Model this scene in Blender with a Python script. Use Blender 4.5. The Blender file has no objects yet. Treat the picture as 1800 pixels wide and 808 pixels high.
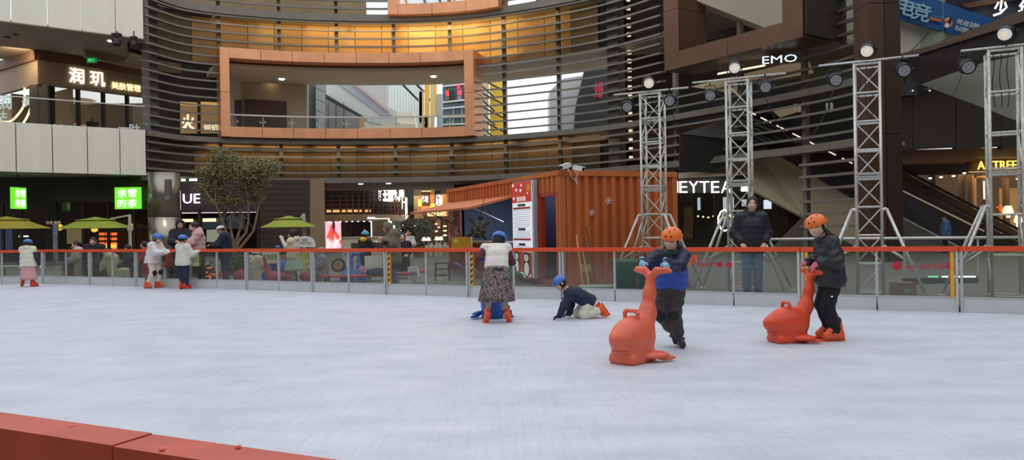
import bpy, math, random
import numpy as np
from mathutils import Vector, Matrix, noise as mnoise
random.seed(7)
S = bpy.context.scene
COL = S.collection
# ------------------------------------------------------------------ camera
cam_d = bpy.data.cameras.new('camera'); cam = bpy.data.objects.new('camera', cam_d); COL.objects.link(cam)
cam_d.sensor_width = 36; cam_d.lens = 26.0; cam_d.clip_end = 400; cam_d.clip_start = .05
cam.matrix_world = Matrix.Translation((0, 0, 1.4)) @ Matrix.Rotation(math.radians(90 - .176), 4, 'X') @ Matrix.Rotation(math.radians(-1.0), 4, 'Z')
S.camera = cam
# ------------------------------------------------------------------ exposure
S.view_settings.view_transform = 'Standard'; S.view_settings.look = 'None'
S.view_settings.gamma = 1; S.view_settings.use_curve_mapping = False
S.view_settings.exposure = -0.06
# ------------------------------------------------------------------ world: bright overcast sky
W = bpy.data.worlds.new('world'); S.world = W; W.use_nodes = True
nt = W.node_tree; nt.nodes.clear()
_o = nt.nodes.new('ShaderNodeOutputWorld'); _b = nt.nodes.new('ShaderNodeBackground')
_tc = nt.nodes.new('ShaderNodeTexCoord'); _n = nt.nodes.new('ShaderNodeTexNoise'); _r = nt.nodes.new('ShaderNodeValToRGB')
_n.inputs['Scale'].default_value = 2.2; _n.inputs['Detail'].default_value = 4
_r.color_ramp.elements[0].color = (.78, .86, .97, 1); _r.color_ramp.elements[0].position = .3
_r.color_ramp.elements[1].color = (.97, .98, 1, 1); _r.color_ramp.elements[1].position = .65
nt.links.new(_tc.outputs['Generated'], _n.inputs['Vector']); nt.links.new(_n.outputs['Fac'], _r.inputs['Fac'])
nt.links.new(_r.outputs['Color'], _b.inputs['Color']); _b.inputs['Strength'].default_value = 1.45
nt.links.new(_b.outputs[0], _o.inputs[0])

# ------------------------------------------------------------------ lamps of the place and added lights
def lamp(kind, loc, power, color, size=1.0, aim=None, name='scene_light', spot=1.2):
    d = bpy.data.lights.new(name, kind); d.energy = power; d.color = color
    if kind == 'AREA': d.size = size
    elif kind in ('POINT', 'SPOT'): d.shadow_soft_size = size
    if kind == 'SPOT': d.spot_size = spot; d.spot_blend = .6
    o = bpy.data.objects.new(name, d); COL.objects.link(o); o.location = loc
    if aim is not None:
        o.rotation_euler = (Vector(aim) - Vector(loc)).to_track_quat('-Z', 'Y').to_euler()
    return o

# ------------------------------------------------------------------ helpers
F = 1300.0
def P(px, py, d):
    """world point of a photo pixel at depth d (metres ahead of the camera)"""
    dx = px - 900; dy = 404 - py; c = math.cos(math.radians(1)); s = math.sin(math.radians(1))
    u = dx * c + dy * s; v = -dx * s + dy * c
    return Vector((u / F * d, d, 1.4 + (v - 4) / F * d))
def G(px, d, z=0.0):
    """point at height z, under photo column px, depth d"""
    y = 404
    for _ in range(4):
        p = P(px, y, d); y -= (z - p.z) * F / d
    p = P(px, y, d); return Vector((p.x, d, z))
MATS = {}
def mat(name, col, rough=.6, metal=0.0, var=.0, scale=6, bump=0.0, bscale=40, emit=None, estr=0, spec=.5, stretch=(1, 1, 1), col2=None, alpha=None):
    if name in MATS: return MATS[name]
    m = bpy.data.materials.new(name); m.use_nodes = True; n = m.node_tree; L = n.links
    b = n.nodes['Principled BSDF']
    b.inputs['Roughness'].default_value = rough; b.inputs['Metallic'].default_value = metal
    b.inputs['Specular IOR Level'].default_value = spec
    b.inputs['Base Color'].default_value = (*col, 1)
    tc = n.nodes.new('ShaderNodeTexCoord'); mp = n.nodes.new('ShaderNodeMapping'); mp.inputs['Scale'].default_value = stretch
    L.new(tc.outputs['Object'], mp.inputs['Vector'])
    if var or col2:
        nz = n.nodes.new('ShaderNodeTexNoise'); nz.inputs['Scale'].default_value = scale; nz.inputs['Detail'].default_value = 5
        L.new(mp.outputs[0], nz.inputs['Vector'])
        cr = n.nodes.new('ShaderNodeValToRGB'); L.new(nz.outputs['Fac'], cr.inputs['Fac'])
        c1 = tuple(max(0, x * (1 - var)) for x in col); c2 = col2 or tuple(min(1, x * (1 + var)) for x in col)
        cr.color_ramp.elements[0].position = .35; cr.color_ramp.elements[1].position = .68
        cr.color_ramp.elements[0].color = (*c1, 1); cr.color_ramp.elements[1].color = (*c2, 1)
        L.new(cr.outputs[0], b.inputs['Base Color'])
    if bump:
        nz = n.nodes.new('ShaderNodeTexNoise'); nz.inputs['Scale'].default_value = bscale; nz.inputs['Detail'].default_value = 3
        L.new(mp.outputs[0], nz.inputs['Vector'])
        bp = n.nodes.new('ShaderNodeBump'); bp.inputs['Strength'].default_value = bump; bp.inputs['Distance'].default_value = .02
        L.new(nz.outputs['Fac'], bp.inputs['Height']); L.new(bp.outputs[0], b.inputs['Normal'])
    if emit is not None:
        b.inputs['Emission Color'].default_value = (*emit, 1); b.inputs['Emission Strength'].default_value = estr
    MATS[name] = m
    return m
def glassmat(name, tint, refl=.12, rough=.02, haze=0.0, hazecol=(.6, .62, .6)):
    m = bpy.data.materials.new(name); m.use_nodes = True; n = m.node_tree; n.nodes.clear(); L = n.links
    o = n.nodes.new('ShaderNodeOutputMaterial'); t = n.nodes.new('ShaderNodeBsdfTransparent'); g = n.nodes.new('ShaderNodeBsdfGlossy')
    t.inputs[0].default_value = (*tint, 1); g.inputs['Roughness'].default_value = rough
    lw = n.nodes.new('ShaderNodeFresnel'); lw.inputs[0].default_value = 1.45
    ad = n.nodes.new('ShaderNodeMath'); ad.operation = 'MULTIPLY_ADD'; ad.inputs[1].default_value = .9; ad.inputs[2].default_value = refl - .04
    ge = n.nodes.new('ShaderNodeNewGeometry'); iv = n.nodes.new('ShaderNodeMath'); iv.operation = 'SUBTRACT'; iv.inputs[0].default_value = 1
    L.new(ge.outputs['Backfacing'], iv.inputs[1]); ml = n.nodes.new('ShaderNodeMath'); ml.operation = 'MULTIPLY'; L.new(lw.outputs[0], ml.inputs[0]); L.new(iv.outputs[0], ml.inputs[1])
    L.new(ml.outputs[0], ad.inputs[0])
    mx = n.nodes.new('ShaderNodeMixShader'); L.new(ad.outputs[0], mx.inputs[0]); L.new(t.outputs[0], mx.inputs[1]); L.new(g.outputs[0], mx.inputs[2])
    last = mx
    if haze:
        d = n.nodes.new('ShaderNodeBsdfDiffuse'); d.inputs[0].default_value = (*hazecol, 1)
        m2 = n.nodes.new('ShaderNodeMixShader'); m2.inputs[0].default_value = haze
        L.new(mx.outputs[0], m2.inputs[1]); L.new(d.outputs[0], m2.inputs[2]); last = m2
    L.new(last.outputs[0], o.inputs[0]); MATS[name] = m
    return m
def emat(name, col, s):
    return mat(name, tuple(min(1, c * .6) for c in col), .5, emit=col, estr=s)
def sc(r, g, b):
    f = lambda x: ((x / 255 + .055) / 1.055) ** 2.4 if x > 10 else x / 255 / 12.92
    return (f(r), f(g), f(b))

def origin(o):
    v = Vector((0, 0, 0))
    while o is not None:
        v += o.location; o = o.parent
    return v
def thing(name, label, cat, loc=(0, 0, 0), group=None, kind=None):
    o = bpy.data.objects.new(name, None); COL.objects.link(o); o.location = loc; o.empty_display_size = .1
    if kind: o['kind'] = kind
    if label: o['label'] = label
    if cat: o['category'] = cat
    if group: o['group'] = group
    return o
def tag(o, label=None, cat=None, group=None, kind=None):
    if label: o['label'] = label
    if cat: o['category'] = cat
    if group: o['group'] = group
    if kind: o['kind'] = kind
    return o
def mkobj(name, verts, faces, m, parent=None, smooth=False, uv=None):
    """verts in world space"""
    verts = np.asarray(verts, dtype=np.float64).reshape(-1, 3)
    if parent is None:
        c = (verts.min(0) + verts.max(0)) / 2; base = Vector((c[0], c[1], verts[:, 2].min()))
    else: base = origin(parent)
    me = bpy.data.meshes.new(name)
    me.from_pydata((verts - np.array(base)).tolist(), [], faces if isinstance(faces, list) else faces.tolist()); me.update()
    if isinstance(m, (list, tuple)):
        for k in m: me.materials.append(k)
    else: me.materials.append(m)
    if smooth: me.shade_smooth()
    o = bpy.data.objects.new(name, me); COL.objects.link(o)
    if parent is None: o.location = base
    else: o.parent = parent
    return o
class MB:
    def __init__(s): s.v = []; s.f = []
    def add(s, vs, fs):
        n = len(s.v); s.v += [tuple(v) for v in vs]; s.f += [tuple(i + n for i in f) for f in fs]; return s
    def box(s, c, size, rz=0, M=None):
        x, y, z = (k / 2 for k in size); cz, sz = math.cos(rz), math.sin(rz); vs = []
        for dz in (-z, z):
            for dx, dy in ((-x, -y), (x, -y), (x, y), (-x, y)):
                v = Vector((dx, dy, dz))
                if M is not None: v = M @ v
                else: v = Vector((dx * cz - dy * sz, dx * sz + dy * cz, dz))
                vs.append(Vector(c) + v)
        return s.add(vs, [(0, 3, 2, 1), (4, 5, 6, 7), (0, 1, 5, 4), (1, 2, 6, 5), (2, 3, 7, 6), (3, 0, 4, 7)])
    def beam(s, a, b, w, h, up=(0, 0, 1)):
        a = Vector(a); b = Vector(b); d = (b - a).normalized(); r = d.cross(Vector(up))
        if r.length < 1e-4: r = d.cross(Vector((0, 1, 0)))
        r.normalize(); u = r.cross(d); r *= w / 2; u *= h / 2
        return s.add([a - r - u, a + r - u, a + r + u, a - r + u, b - r - u, b + r - u, b + r + u, b - r + u],
                     [(0, 3, 2, 1), (4, 5, 6, 7), (0, 1, 5, 4), (1, 2, 6, 5), (2, 3, 7, 6), (3, 0, 4, 7)])
    def tube(s, pts, r, n=10, caps=True):
        pts = [Vector(p) for p in pts]; rs = r if isinstance(r, (list, tuple)) else [r] * len(pts)
        vs = []; fs = []; ref = None
        for i, p in enumerate(pts):
            d = (pts[min(i + 1, len(pts) - 1)] - pts[max(i - 1, 0)]).normalized()
            if ref is None: ref = d.orthogonal().normalized()
            a = (ref - d * ref.dot(d)).normalized(); ref = a; b = d.cross(a)
            for k in range(n):
                t = 2 * math.pi * k / n; vs.append(p + (a * math.cos(t) + b * math.sin(t)) * rs[i])
        for i in range(len(pts) - 1):
            for k in range(n):
                fs.append((i * n + k, i * n + (k + 1) % n, (i + 1) * n + (k + 1) % n, (i + 1) * n + k))
        if caps: fs.append(tuple(range(n - 1, -1, -1))); fs.append(tuple((len(pts) - 1) * n + k for k in range(n)))
        return s.add(vs, fs)
    def prism(s, poly, off):
        n = len(poly); off = Vector(off); vs = [Vector(p) for p in poly] + [Vector(p) + off for p in poly]
        fs = [tuple(range(n - 1, -1, -1)), tuple(range(n, 2 * n))] + [(i, (i + 1) % n, n + (i + 1) % n, n + i) for i in range(n)]
        return s.add(vs, fs)
    def lathe(s, c, prof, n=20, M=None):
        """prof: list of (r,z); axis z through c"""
        vs = []; fs = []
        for r, z in prof:
            for k in range(n):
                t = 2 * math.pi * k / n; v = Vector((r * math.cos(t), r * math.sin(t), z))
                if M is not None: v = M @ v
                vs.append(Vector(c) + v)
        for i in range(len(prof) - 1):
            for k in range(n): fs.append((i * n + k, i * n + (k + 1) % n, (i + 1) * n + (k + 1) % n, (i + 1) * n + k))
        fs.append(tuple(range(n - 1, -1, -1))); fs.append(tuple((len(prof) - 1) * n + k for k in range(n)))
        return s.add(vs, fs)
    def build(s, name, m, parent=None, smooth=False):
        return mkobj(name, s.v, s.f, m, parent, smooth)
def box(name, c, size, m, parent=None, rz=0): return MB().box(c, size, rz).build(name, m, parent)
def prism(name, poly, off, m, parent=None): return MB().prism(poly, off).build(name, m, parent)

def text(name, s, pos, size, m, parent, right=(1, 0, 0), up=(0, 0, 1), ext=.02, shear=0, bold=0.0, width=None, height=None, align='CENTER', spacing=1):
    cu = bpy.data.curves.new(name, 'FONT'); cu.body = s; cu.size = 1; cu.extrude = 0; cu.align_x = align; cu.align_y = 'CENTER'
    cu.shear = shear; cu.offset = bold; cu.resolution_u = 2; cu.space_character = spacing; cu.space_line = .95
    to = bpy.data.objects.new('t', cu); me = bpy.data.meshes.new_from_object(to)
    n = len(me.vertices); co = np.zeros(n * 3); me.vertices.foreach_get('co', co); co = co.reshape(-1, 3)
    fs = [tuple(p.vertices) for p in me.polygons]
    bpy.data.objects.remove(to); bpy.data.meshes.remove(me)
    if n == 0: return None
    lo, hi = co.min(0), co.max(0); co[:, 1] -= (lo[1] + hi[1]) / 2
    if align == 'CENTER': co[:, 0] -= (lo[0] + hi[0]) / 2
    sx = sy = size
    if width: sx = width / (hi[0] - lo[0]); sy = sx if not height else sy
    if height:
        sy = height / (hi[1] - lo[1])
        if not width: sx = sy
    R = Vector(right).normalized(); U = Vector(up).normalized(); N = R.cross(U)
    A = np.array(R)[None] * (co[:, 0:1] * sx) + np.array(U)[None] * (co[:, 1:2] * sy) + np.array(pos)[None]
    F0 = A + np.array(N)[None] * ext
    # front and back sheets, sides along the open edges
    cnt = {}
    for f in fs:
        for i in range(len(f)):
            e = (f[i], f[(i + 1) % len(f)]); cnt[e] = 1
    side = [(a, b, b + n, a + n) for (a, b) in cnt if (b, a) not in cnt]
    faces = [tuple(i + n for i in f) for f in fs] + side
    return mkobj(name, np.vstack([A, F0]), faces, m, parent)

# ------------------------------------------------------------------ smooth solid modelling (signed distance, surface nets)
def sdf(prims, res=.015, k=.03, wr=None, cut=None):
    """prims: ('c',a,b,ra,rb) tapered capsule | ('e',c,(rx,ry,rz),M) | ('b',c,half,round,M); optional leading '-' subtracts."""
    lo = np.full(3, 1e9); hi = np.full(3, -1e9); bb = []
    for p in prims:
        t = p[0].strip('-')
        if t == 'c': a, b = np.array(p[1], float), np.array(p[2], float); r = max(p[3], p[4]); l = np.minimum(a, b) - r; h = np.maximum(a, b) + r
        else:
            c = np.array(p[1], float); r = max(p[2]) * (1 if t == 'e' else 1.74) + (p[3] if t == 'b' else 0); l = c - r; h = c + r
        bb.append((l, h))
        if p[0][0] != '-': lo = np.minimum(lo, l); hi = np.maximum(hi, h)
    lo -= res * 3; hi += res * 3
    n = np.ceil((hi - lo) / res).astype(int) + 1
    ax = [lo[i] + res * np.arange(n[i]) for i in range(3)]
    V = np.full(n, 1.0, dtype=np.float32); mg = k + res * 2.5
    for p, (l, h) in zip(prims, bb):
        i0 = np.clip(np.floor((l - mg - lo) / res).astype(int), 0, n); i1 = np.clip(np.ceil((h + mg - lo) / res).astype(int) + 1, 0, n)
        if np.any(i1 <= i0): continue
        X, Y, Z = np.meshgrid(ax[0][i0[0]:i1[0]], ax[1][i0[1]:i1[1]], ax[2][i0[2]:i1[2]], indexing='ij')
        t = p[0].strip('-')
        if t == 'c':
            a, b = np.array(p[1], float), np.array(p[2], float); ab = b - a; L2 = max(ab @ ab, 1e-9)
            tt = np.clip(((X - a[0]) * ab[0] + (Y - a[1]) * ab[1] + (Z - a[2]) * ab[2]) / L2, 0, 1)
            d = np.sqrt((X - a[0] - tt * ab[0]) ** 2 + (Y - a[1] - tt * ab[1]) ** 2 + (Z - a[2] - tt * ab[2]) ** 2) - (p[3] + (p[4] - p[3]) * tt)
        else:
            c = p[1]; q = [X - c[0], Y - c[1], Z - c[2]]; M = p[-1] if (len(p) > (4 if t == 'b' else 3)) else None
            if M is not None:
                Mi = np.array(M.to_3x3().transposed()); q = [Mi[i][0] * q[0] + Mi[i][1] * q[1] + Mi[i][2] * q[2] for i in range(3)]
            if t == 'e':
                R = p[2]; k0 = np.sqrt((q[0] / R[0]) ** 2 + (q[1] / R[1]) ** 2 + (q[2] / R[2]) ** 2)
                k1 = np.sqrt((q[0] / R[0] ** 2) ** 2 + (q[1] / R[1] ** 2) ** 2 + (q[2] / R[2] ** 2) ** 2)
                d = k0 * (k0 - 1) / np.maximum(k1, 1e-6)
            else:
                hs = p[2]; r = p[3]; a = [np.abs(q[i]) - hs[i] + r for i in range(3)]
                d = np.sqrt(sum(np.maximum(x, 0) ** 2 for x in a)) + np.minimum(np.maximum(np.maximum(a[0], a[1]), a[2]), 0) - r
        sl = tuple(slice(i0[i], i1[i]) for i in range(3)); v = V[sl]
        if p[0][0] == '-':
            kk = k * .5; d = -d; hh = np.clip(.5 - .5 * (v - d) / kk, 0, 1); V[sl] = v * (1 - hh) + d * hh + kk * hh * (1 - hh)
        else:
            hh = np.clip(.5 + .5 * (v - d) / k, 0, 1); V[sl] = v * (1 - hh) + d * hh - k * hh * (1 - hh)
    if cut is not None:      # keep what lies on the positive side of planes (point, normal)
        X, Y, Z = np.meshgrid(*ax, indexing='ij')
        for (pt, nn) in cut:
            d = -((X - pt[0]) * nn[0] + (Y - pt[1]) * nn[1] + (Z - pt[2]) * nn[2]); V = np.maximum(V, d)
    V[0], V[-1], V[:, 0], V[:, -1], V[:, :, 0], V[:, :, -1] = 1, 1, 1, 1, 1, 1
    ins = V < 0
    N = np.array(V.shape) - 1
    acc = np.zeros((*N, 3)); cnt = np.zeros(N)
    def cor(A, i, j, kk): return A[i:i + N[0], j:j + N[1], kk:kk + N[2]]
    cs = [(i, j, kk) for i in (0, 1) for j in (0, 1) for kk in (0, 1)]
    for a in cs:
        for axn in range(3):
            if a[axn] == 1: continue
            b = list(a); b[axn] = 1
            va, vb = cor(V, *a), cor(V, *b); m = (va < 0) != (vb < 0)
            t = np.where(m, va / np.where(m, va - vb, 1), 0)
            for q in range(3):
                acc[..., q] += np.where(m, a[q] + (t if q == axn else 0), 0)
            cnt += m
    act = cnt > 0; idx = np.full(N, -1); idx[act] = np.arange(act.sum())
    ii = np.argwhere(act); vs = lo + res * (ii + acc[act] / cnt[act][:, None])
    fs = []
    for axn in range(3):
        u, w = (axn + 1) % 3, (axn + 2) % 3
        s0 = [slice(1, -1)] * 3; s0[axn] = slice(0, -1); s1 = [slice(1, -1)] * 3; s1[axn] = slice(1, None)
        A, B = ins[tuple(s0)], ins[tuple(s1)]
        e = np.argwhere(A != B); e[:, u] += 1; e[:, w] += 1
        if len(e) == 0: continue
        fl = ins[tuple(e.T)]
        def g(du, dw):
            q = e.copy(); q[:, u] -= du; q[:, w] -= dw; return idx[tuple(q.T)]
        quad = np.stack([g(1, 1), g(0, 1), g(0, 0), g(1, 0)], 1)
        quad[~fl] = quad[~fl][:, ::-1]; fs.append(quad)
    fs = np.vstack(fs)
    if wr:
        amp, freq = wr[0], wr[1]; st = wr[2] if len(wr) > 2 else (1, 1, 1)
        # vertex normals
        nr = np.zeros_like(vs); q = vs[fs]; fn = np.cross(q[:, 2] - q[:, 0], q[:, 3] - q[:, 1])
        for c in range(4): np.add.at(nr, fs[:, c], fn)
        nr /= np.maximum(np.linalg.norm(nr, axis=1, keepdims=True), 1e-9)
        x, y, z = (vs * np.array(st) * freq).T
        d = np.sin(x + 1.7 * np.sin(y * .9 + z)) * np.cos(z * 1.3 + 1.4 * np.sin(x * .8)) + .5 * np.sin(2.3 * z + 2.1 * y + np.sin(3 * x))
        if len(wr) > 3:   # quilting: bands of given height
            d = d * .4 + 1.6 * (np.abs(np.sin(vs[:, 2] * math.pi / wr[3])) ** .6 - .5)
        vs = vs + nr * (d * amp)[:, None]
    return vs, fs
def blob(name, prims, m, parent=None, res=.015, k=.03, wr=None, cut=None, T=None):
    vs, fs = sdf(prims, res, k, wr, cut)
    if T is not None:
        M = np.array(T); vs = vs @ M[:3, :3].T + M[:3, 3]
    return mkobj(name, vs, fs, m, parent, smooth=True)
def dup(root, loc, rotz=0, label=None, group=None, m=None, scale=1):
    r = root.copy(); COL.objects.link(r); r.location = loc; r.rotation_euler = (0, 0, rotz); r.scale = (scale,) * 3
    if label: r['label'] = label
    if group: r['group'] = group
    for ch in list(root.children):
        c = ch.copy(); COL.objects.link(c); c.parent = r
        for g in ch.children:
            d = g.copy(); COL.objects.link(d); d.parent = c
    return r
# ------------------------------------------------------------------ materials
M_slat = mat('slat_metal', sc(128, 122, 112), .45, .25, var=.12, scale=1.2)
M_band = mat('band_metal', sc(124, 118, 106), .5, .2, var=.1, scale=1.5)
M_col = mat('column_metal', sc(118, 118, 114), .4, .3, var=.08)
M_gold = mat('gold_panel', sc(206, 160, 100), .42, .25, var=.14, scale=.7, bump=.15, bscale=3)
M_olive = mat('olive_panel', sc(134, 116, 84), .5, .2, var=.15, scale=.8)
M_brownp = mat('brown_panel', sc(124, 90, 68), .5, .2, var=.15, scale=.8)
M_copper = mat('copper', sc(234, 164, 118), .36, .4, var=.1, scale=1.0, bump=.08, bscale=4)
M_copperd = mat('dark_copper', sc(104, 74, 54), .42, .5, var=.1, scale=1.0)
M_dark = mat('dark_wall', sc(50, 42, 36), .5, .0, var=.2, scale=1)
M_darkg = mat('dark_grey_wall', sc(48, 50, 48), .5, .0, var=.15, scale=1)
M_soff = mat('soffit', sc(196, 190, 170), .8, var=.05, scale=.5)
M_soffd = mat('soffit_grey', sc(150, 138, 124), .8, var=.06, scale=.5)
M_beige = mat('beige_cladding', sc(240, 236, 216), .45, .0, var=.035, scale=.6, stretch=(3, 3, .3), bump=.05, bscale=14)
M_beigew = mat('beige_wall', sc(190, 180, 156), .6, var=.05, scale=.8)
M_white = mat('white_paint', sc(232, 232, 228), .5)
M_steel = mat('brushed_steel', sc(150, 146, 132), .3, .85, var=.08, scale=3, stretch=(1, 1, .05))
M_alu = mat('aluminium', sc(214, 214, 210), .35, .4, var=.1, scale=20)
M_alud = mat('aluminium_weathered', sc(206, 206, 196), .42, .3, var=.18, scale=14)
M_black = mat('black_plastic', sc(26, 26, 28), .45)
M_lens = mat('lamp_lens', sc(205, 205, 205), .3, emit=(.8, .8, .8), estr=.25)
M_woodd = mat('dark_wood', sc(64, 44, 34), .5, var=.25, scale=3, stretch=(.3, .3, 6))
M_rail = mat('rail_orange', sc(232, 84, 44), .42, var=.06, scale=3)
M_kick = mat('kickboard', sc(205, 208, 208), .45, var=.04, scale=3)
M_post = mat('post_grey', sc(196, 198, 198), .4, .3)
M_yel = mat('post_yellow', sc(238, 170, 50), .5)
M_glass = glassmat('barrier_glass', (.80, .83, .80), .05, .03, .05, (.55, .55, .52))
M_shopg = glassmat('shop_glass', (.8, .79, .76), .045, .04)
M_clear = glassmat('clear_glass', (.93, .95, .94), .05, .02)
E_white = emat('lit_white', (1, 1, .97), 2.2)
E_warm = emat('lit_warm', (1, .72, .36), 2.2)
E_yellow = emat('lit_yellow', (1, .72, .1), 1.5)
E_green = emat('lit_green', (.16, .75, .03), 1.1)
E_orange = emat('lit_orange', (1, .2, .04), 1.2)
E_soft = emat('lit_soft', (1, .86, .62), 1.1)

# ------------------------------------------------------------------ ice
def icemat():
    m = bpy.data.materials.new('ice'); m.use_nodes = True; n = m.node_tree; L = n.links; b = n.nodes['Principled BSDF']
    tc = n.nodes.new('ShaderNodeTexCoord'); cols = []
    def nz(scale, st, rot=0, det=5):
        mp = n.nodes.new('ShaderNodeMapping'); mp.inputs['Scale'].default_value = st; mp.inputs['Rotation'].default_value = (0, 0, rot)
        L.new(tc.outputs['Object'], mp.inputs[0]); z = n.nodes.new('ShaderNodeTexNoise'); z.inputs['Scale'].default_value = scale; z.inputs['Detail'].default_value = det
        L.new(mp.outputs[0], z.inputs['Vector']); return z.outputs['Fac']
    a = nz(1.1, (1, 2.2, 1), .5); c = nz(9, (.35, 6, 1), -.35, 7); e = nz(7, (5, .3, 1), .9, 7)
    def mth(op, x, y):
        q = n.nodes.new('ShaderNodeMath'); q.operation = op
        for i, v in enumerate((x, y)):
            if isinstance(v, float): q.inputs[i].default_value = v
            else: L.new(v, q.inputs[i])
        return q.outputs[0]
    s = mth('ADD', mth('MULTIPLY', a, .5), mth('MULTIPLY', mth('ADD', c, e), .25))
    r = n.nodes.new('ShaderNodeValToRGB'); L.new(s, r.inputs[0])
    r.color_ramp.elements[0].position = .38; r.color_ramp.elements[0].color = (*sc(192, 199, 209), 1)
    r.color_ramp.elements[1].position = .62; r.color_ramp.elements[1].color = (*sc(216, 220, 229), 1)
    L.new(r.outputs[0], b.inputs['Base Color']); b.inputs['Roughness'].default_value = .42; b.inputs['Specular IOR Level'].default_value = .35
    bp = n.nodes.new('ShaderNodeBump'); bp.inputs['Strength'].default_value = .35; bp.inputs['Distance'].default_value = .01
    L.new(mth('ADD', c, e), bp.inputs['Height']); L.new(bp.outputs[0], b.inputs['Normal'])
    return m
M_ice = icemat()
BOARD = [(-18.6, 20.6), (-16.2, 21.7), (-13.8, 21.75), (-11.85, 20.75), (-10.1, 19.85), (-8.3, 18.95), (-6.5, 18.1), (-4.6, 17.05), (-2.75, 16.1), (-.9, 15.15), (.95, 14.25), (2.84, 13.2), (4.73, 12.15), (6.77, 11.22), (8.7, 10.2), (10.6, 9.2)]
NEAR = [(-5.6, 3.63), (-3.0, 2.46), (-1.18, 1.64), (-.316, 1.25), (1.5, .43), (3.3, -.38)]
pav = mat('paving', sc(118, 114, 106), .55, var=.1, scale=2)
tag(box('floor', (0, 25, -.15), (160, 150, .2), pav), kind='structure')
tag(prism('floor_ice', [(x, y, -.04) for x, y in BOARD] + [(x, y, -.04) for x, y in reversed(NEAR)], (0, 0, .04), M_ice), kind='structure')
fp = thing('floor_paving', None, None, (0, 20, 0), kind='structure')
prism('paving_bed', [(x, y + .05, -.04) for x, y in BOARD] + [(40, 9, -.04), (40, 90, -.04), (-60, 90, -.04), (-60, 20, -.04)], (0, 0, .13), pav, fp)
# tiles of the passage paving, near enough to be told apart
M_tile = [mat('tile_%s' % c, sc(*v), .4, var=.06) for c, v in (('a', (126, 122, 114)), ('b', (112, 110, 104)), ('c', (136, 130, 120)))]
tcache = {}
for i in range(12):
    for j in range(22):
        x = -3.4 - .17 * j * .6 + i * .62 - 1.0; y = 17.7 + j * .92
        if y - (15.15 - .5 * (x + .9)) < .5: continue
        if x > 1.0 - .342 * (y - 16) - .35: continue
        k = (i * 7 + j * 5) % 3
        if k not in tcache:
            o = box('tile', (x, y, .096), (.6, .9, .012), M_tile[k], fp); tcache[k] = o.data; cc = Vector((x, y, .096)); o.data.transform(Matrix.Translation(-(cc - origin(fp)))); o.location = cc - origin(fp)
        else:
            o = bpy.data.objects.new('tile', tcache[k]); COL.objects.link(o); o.parent = fp; o.location = Vector((x, y, .096)) - origin(fp)

# ------------------------------------------------------------------ curved louvre facade
FT = [(256, 38.5), (330, 41), (468, 43), (600, 44), (739, 44.3), (845, 43.7), (960, 42), (1067, 39.9), (1176, 36.8), (1300, 33.3), (1450, 29.5), (1530, 27.4)]
_w = [Vector(((t - 900) / F * d, d)) for t, d in FT]
def Wc(t):
    t = float(t)
    ts = [a for a, _ in FT]
    i = max(0, min(len(ts) - 2, next((k for k in range(len(ts) - 1) if t <= ts[k + 1]), len(ts) - 2)))
    u = (t - ts[i]) / (ts[i + 1] - ts[i]); p1, p2 = _w[i], _w[i + 1]
    p0 = _w[i - 1] if i > 0 else p1 * 2 - p2; p3 = _w[i + 2] if i + 2 < len(_w) else p2 * 2 - p1
    m1 = (p2 - p0) / (ts[i + 1] - (ts[i - 1] if i else ts[i] - 80)) * (ts[i + 1] - ts[i]); m2 = (p3 - p1) / ((ts[i + 2] if i + 2 < len(ts) else ts[i + 1] + 80) - ts[i]) * (ts[i + 1] - ts[i])
    return (2 * u ** 3 - 3 * u * u + 1) * p1 + (u ** 3 - 2 * u * u + u) * m1 + (-2 * u ** 3 + 3 * u * u) * p2 + (u ** 3 - u * u) * m2
def Wo(t, off, z=0.0):
    a, b = Wc(t - 3), Wc(t + 3); d = (b - a).normalized(); nn = Vector((-d.y, d.x)); c = Wc(t) + nn * off
    return Vector((c.x, c.y, z))
def arc(mb, t0, t1, o0, o1, z0, z1, step=18, z0b=None):
    """bent bar along the facade; o0..o1 offset outwards, z0..z1; back edge may sit lower by z0b"""
    n = max(1, int(round((t1 - t0) / step))); vs = []; fs = []; zb = z0b or 0
    for i in range(n + 1):
        t = t0 + (t1 - t0) * i / n
        vs += [Wo(t, o0, z0), Wo(t, o1, z0 + zb), Wo(t, o1, z1 + zb), Wo(t, o0, z1)]
    for i in range(n):
        for k in range(4): fs.append((i * 4 + k, i * 4 + (k + 1) % 4, i * 4 + 4 + (k + 1) % 4, i * 4 + 4 + k))
    fs += [(3, 2, 1, 0), tuple(n * 4 + k for k in range(4))]
    return mb.add(vs, fs)
wf = thing('wall_louvre', None, None, (0, 40, 4.3), kind='structure')
SLAT_Z = [4.82, 5.28, 5.74, 6.2] + [7.12 + .47 * i for i in range(15)] + [14.55 + .47 * i for i in range(5)]
for z in SLAT_Z:
    segs = [(256, 1522)]
    if 6.8 < z < 11.9: segs = [(256, 389), (844, 1522)]
    if z > 13.95: segs = [(256, 691), (890, 1522)]
    if z > 8.0:
        segs = segs[:-1] + [(segs[-1][0], 1172), (1425, 1522)]
    for a, b in segs: arc(MB(), a, b, -.28, .12, z - .05, z + .045, z0b=.07).build('slat', M_slat, wf)
for z in [.75 + .5 * i for i in range(7)]: arc(MB(), 1413, 1522, -.2, .15, z - .05, z + .05).build('slat', M_slat, wf)
for z0, z1 in ((4.22, 4.52), (6.5, 6.78), (13.78, 14.18)):
    for k, (a, b) in enumerate(((256, 1522),)): arc(MB(), a, b, -.35, .3, z0, z1).build('rim_band', M_band, wf)
def post(t, w, dep, off, z0, z1, m, name='mullion'):
    c = Wo(t, off); a, b = Wc(t - 3), Wc(t + 3); r = math.atan2((b - a).y, (b - a).x)
    return MB().box((c.x, c.y, (z0 + z1) / 2), (w, dep, z1 - z0), r).build(name, m, wf)
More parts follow.
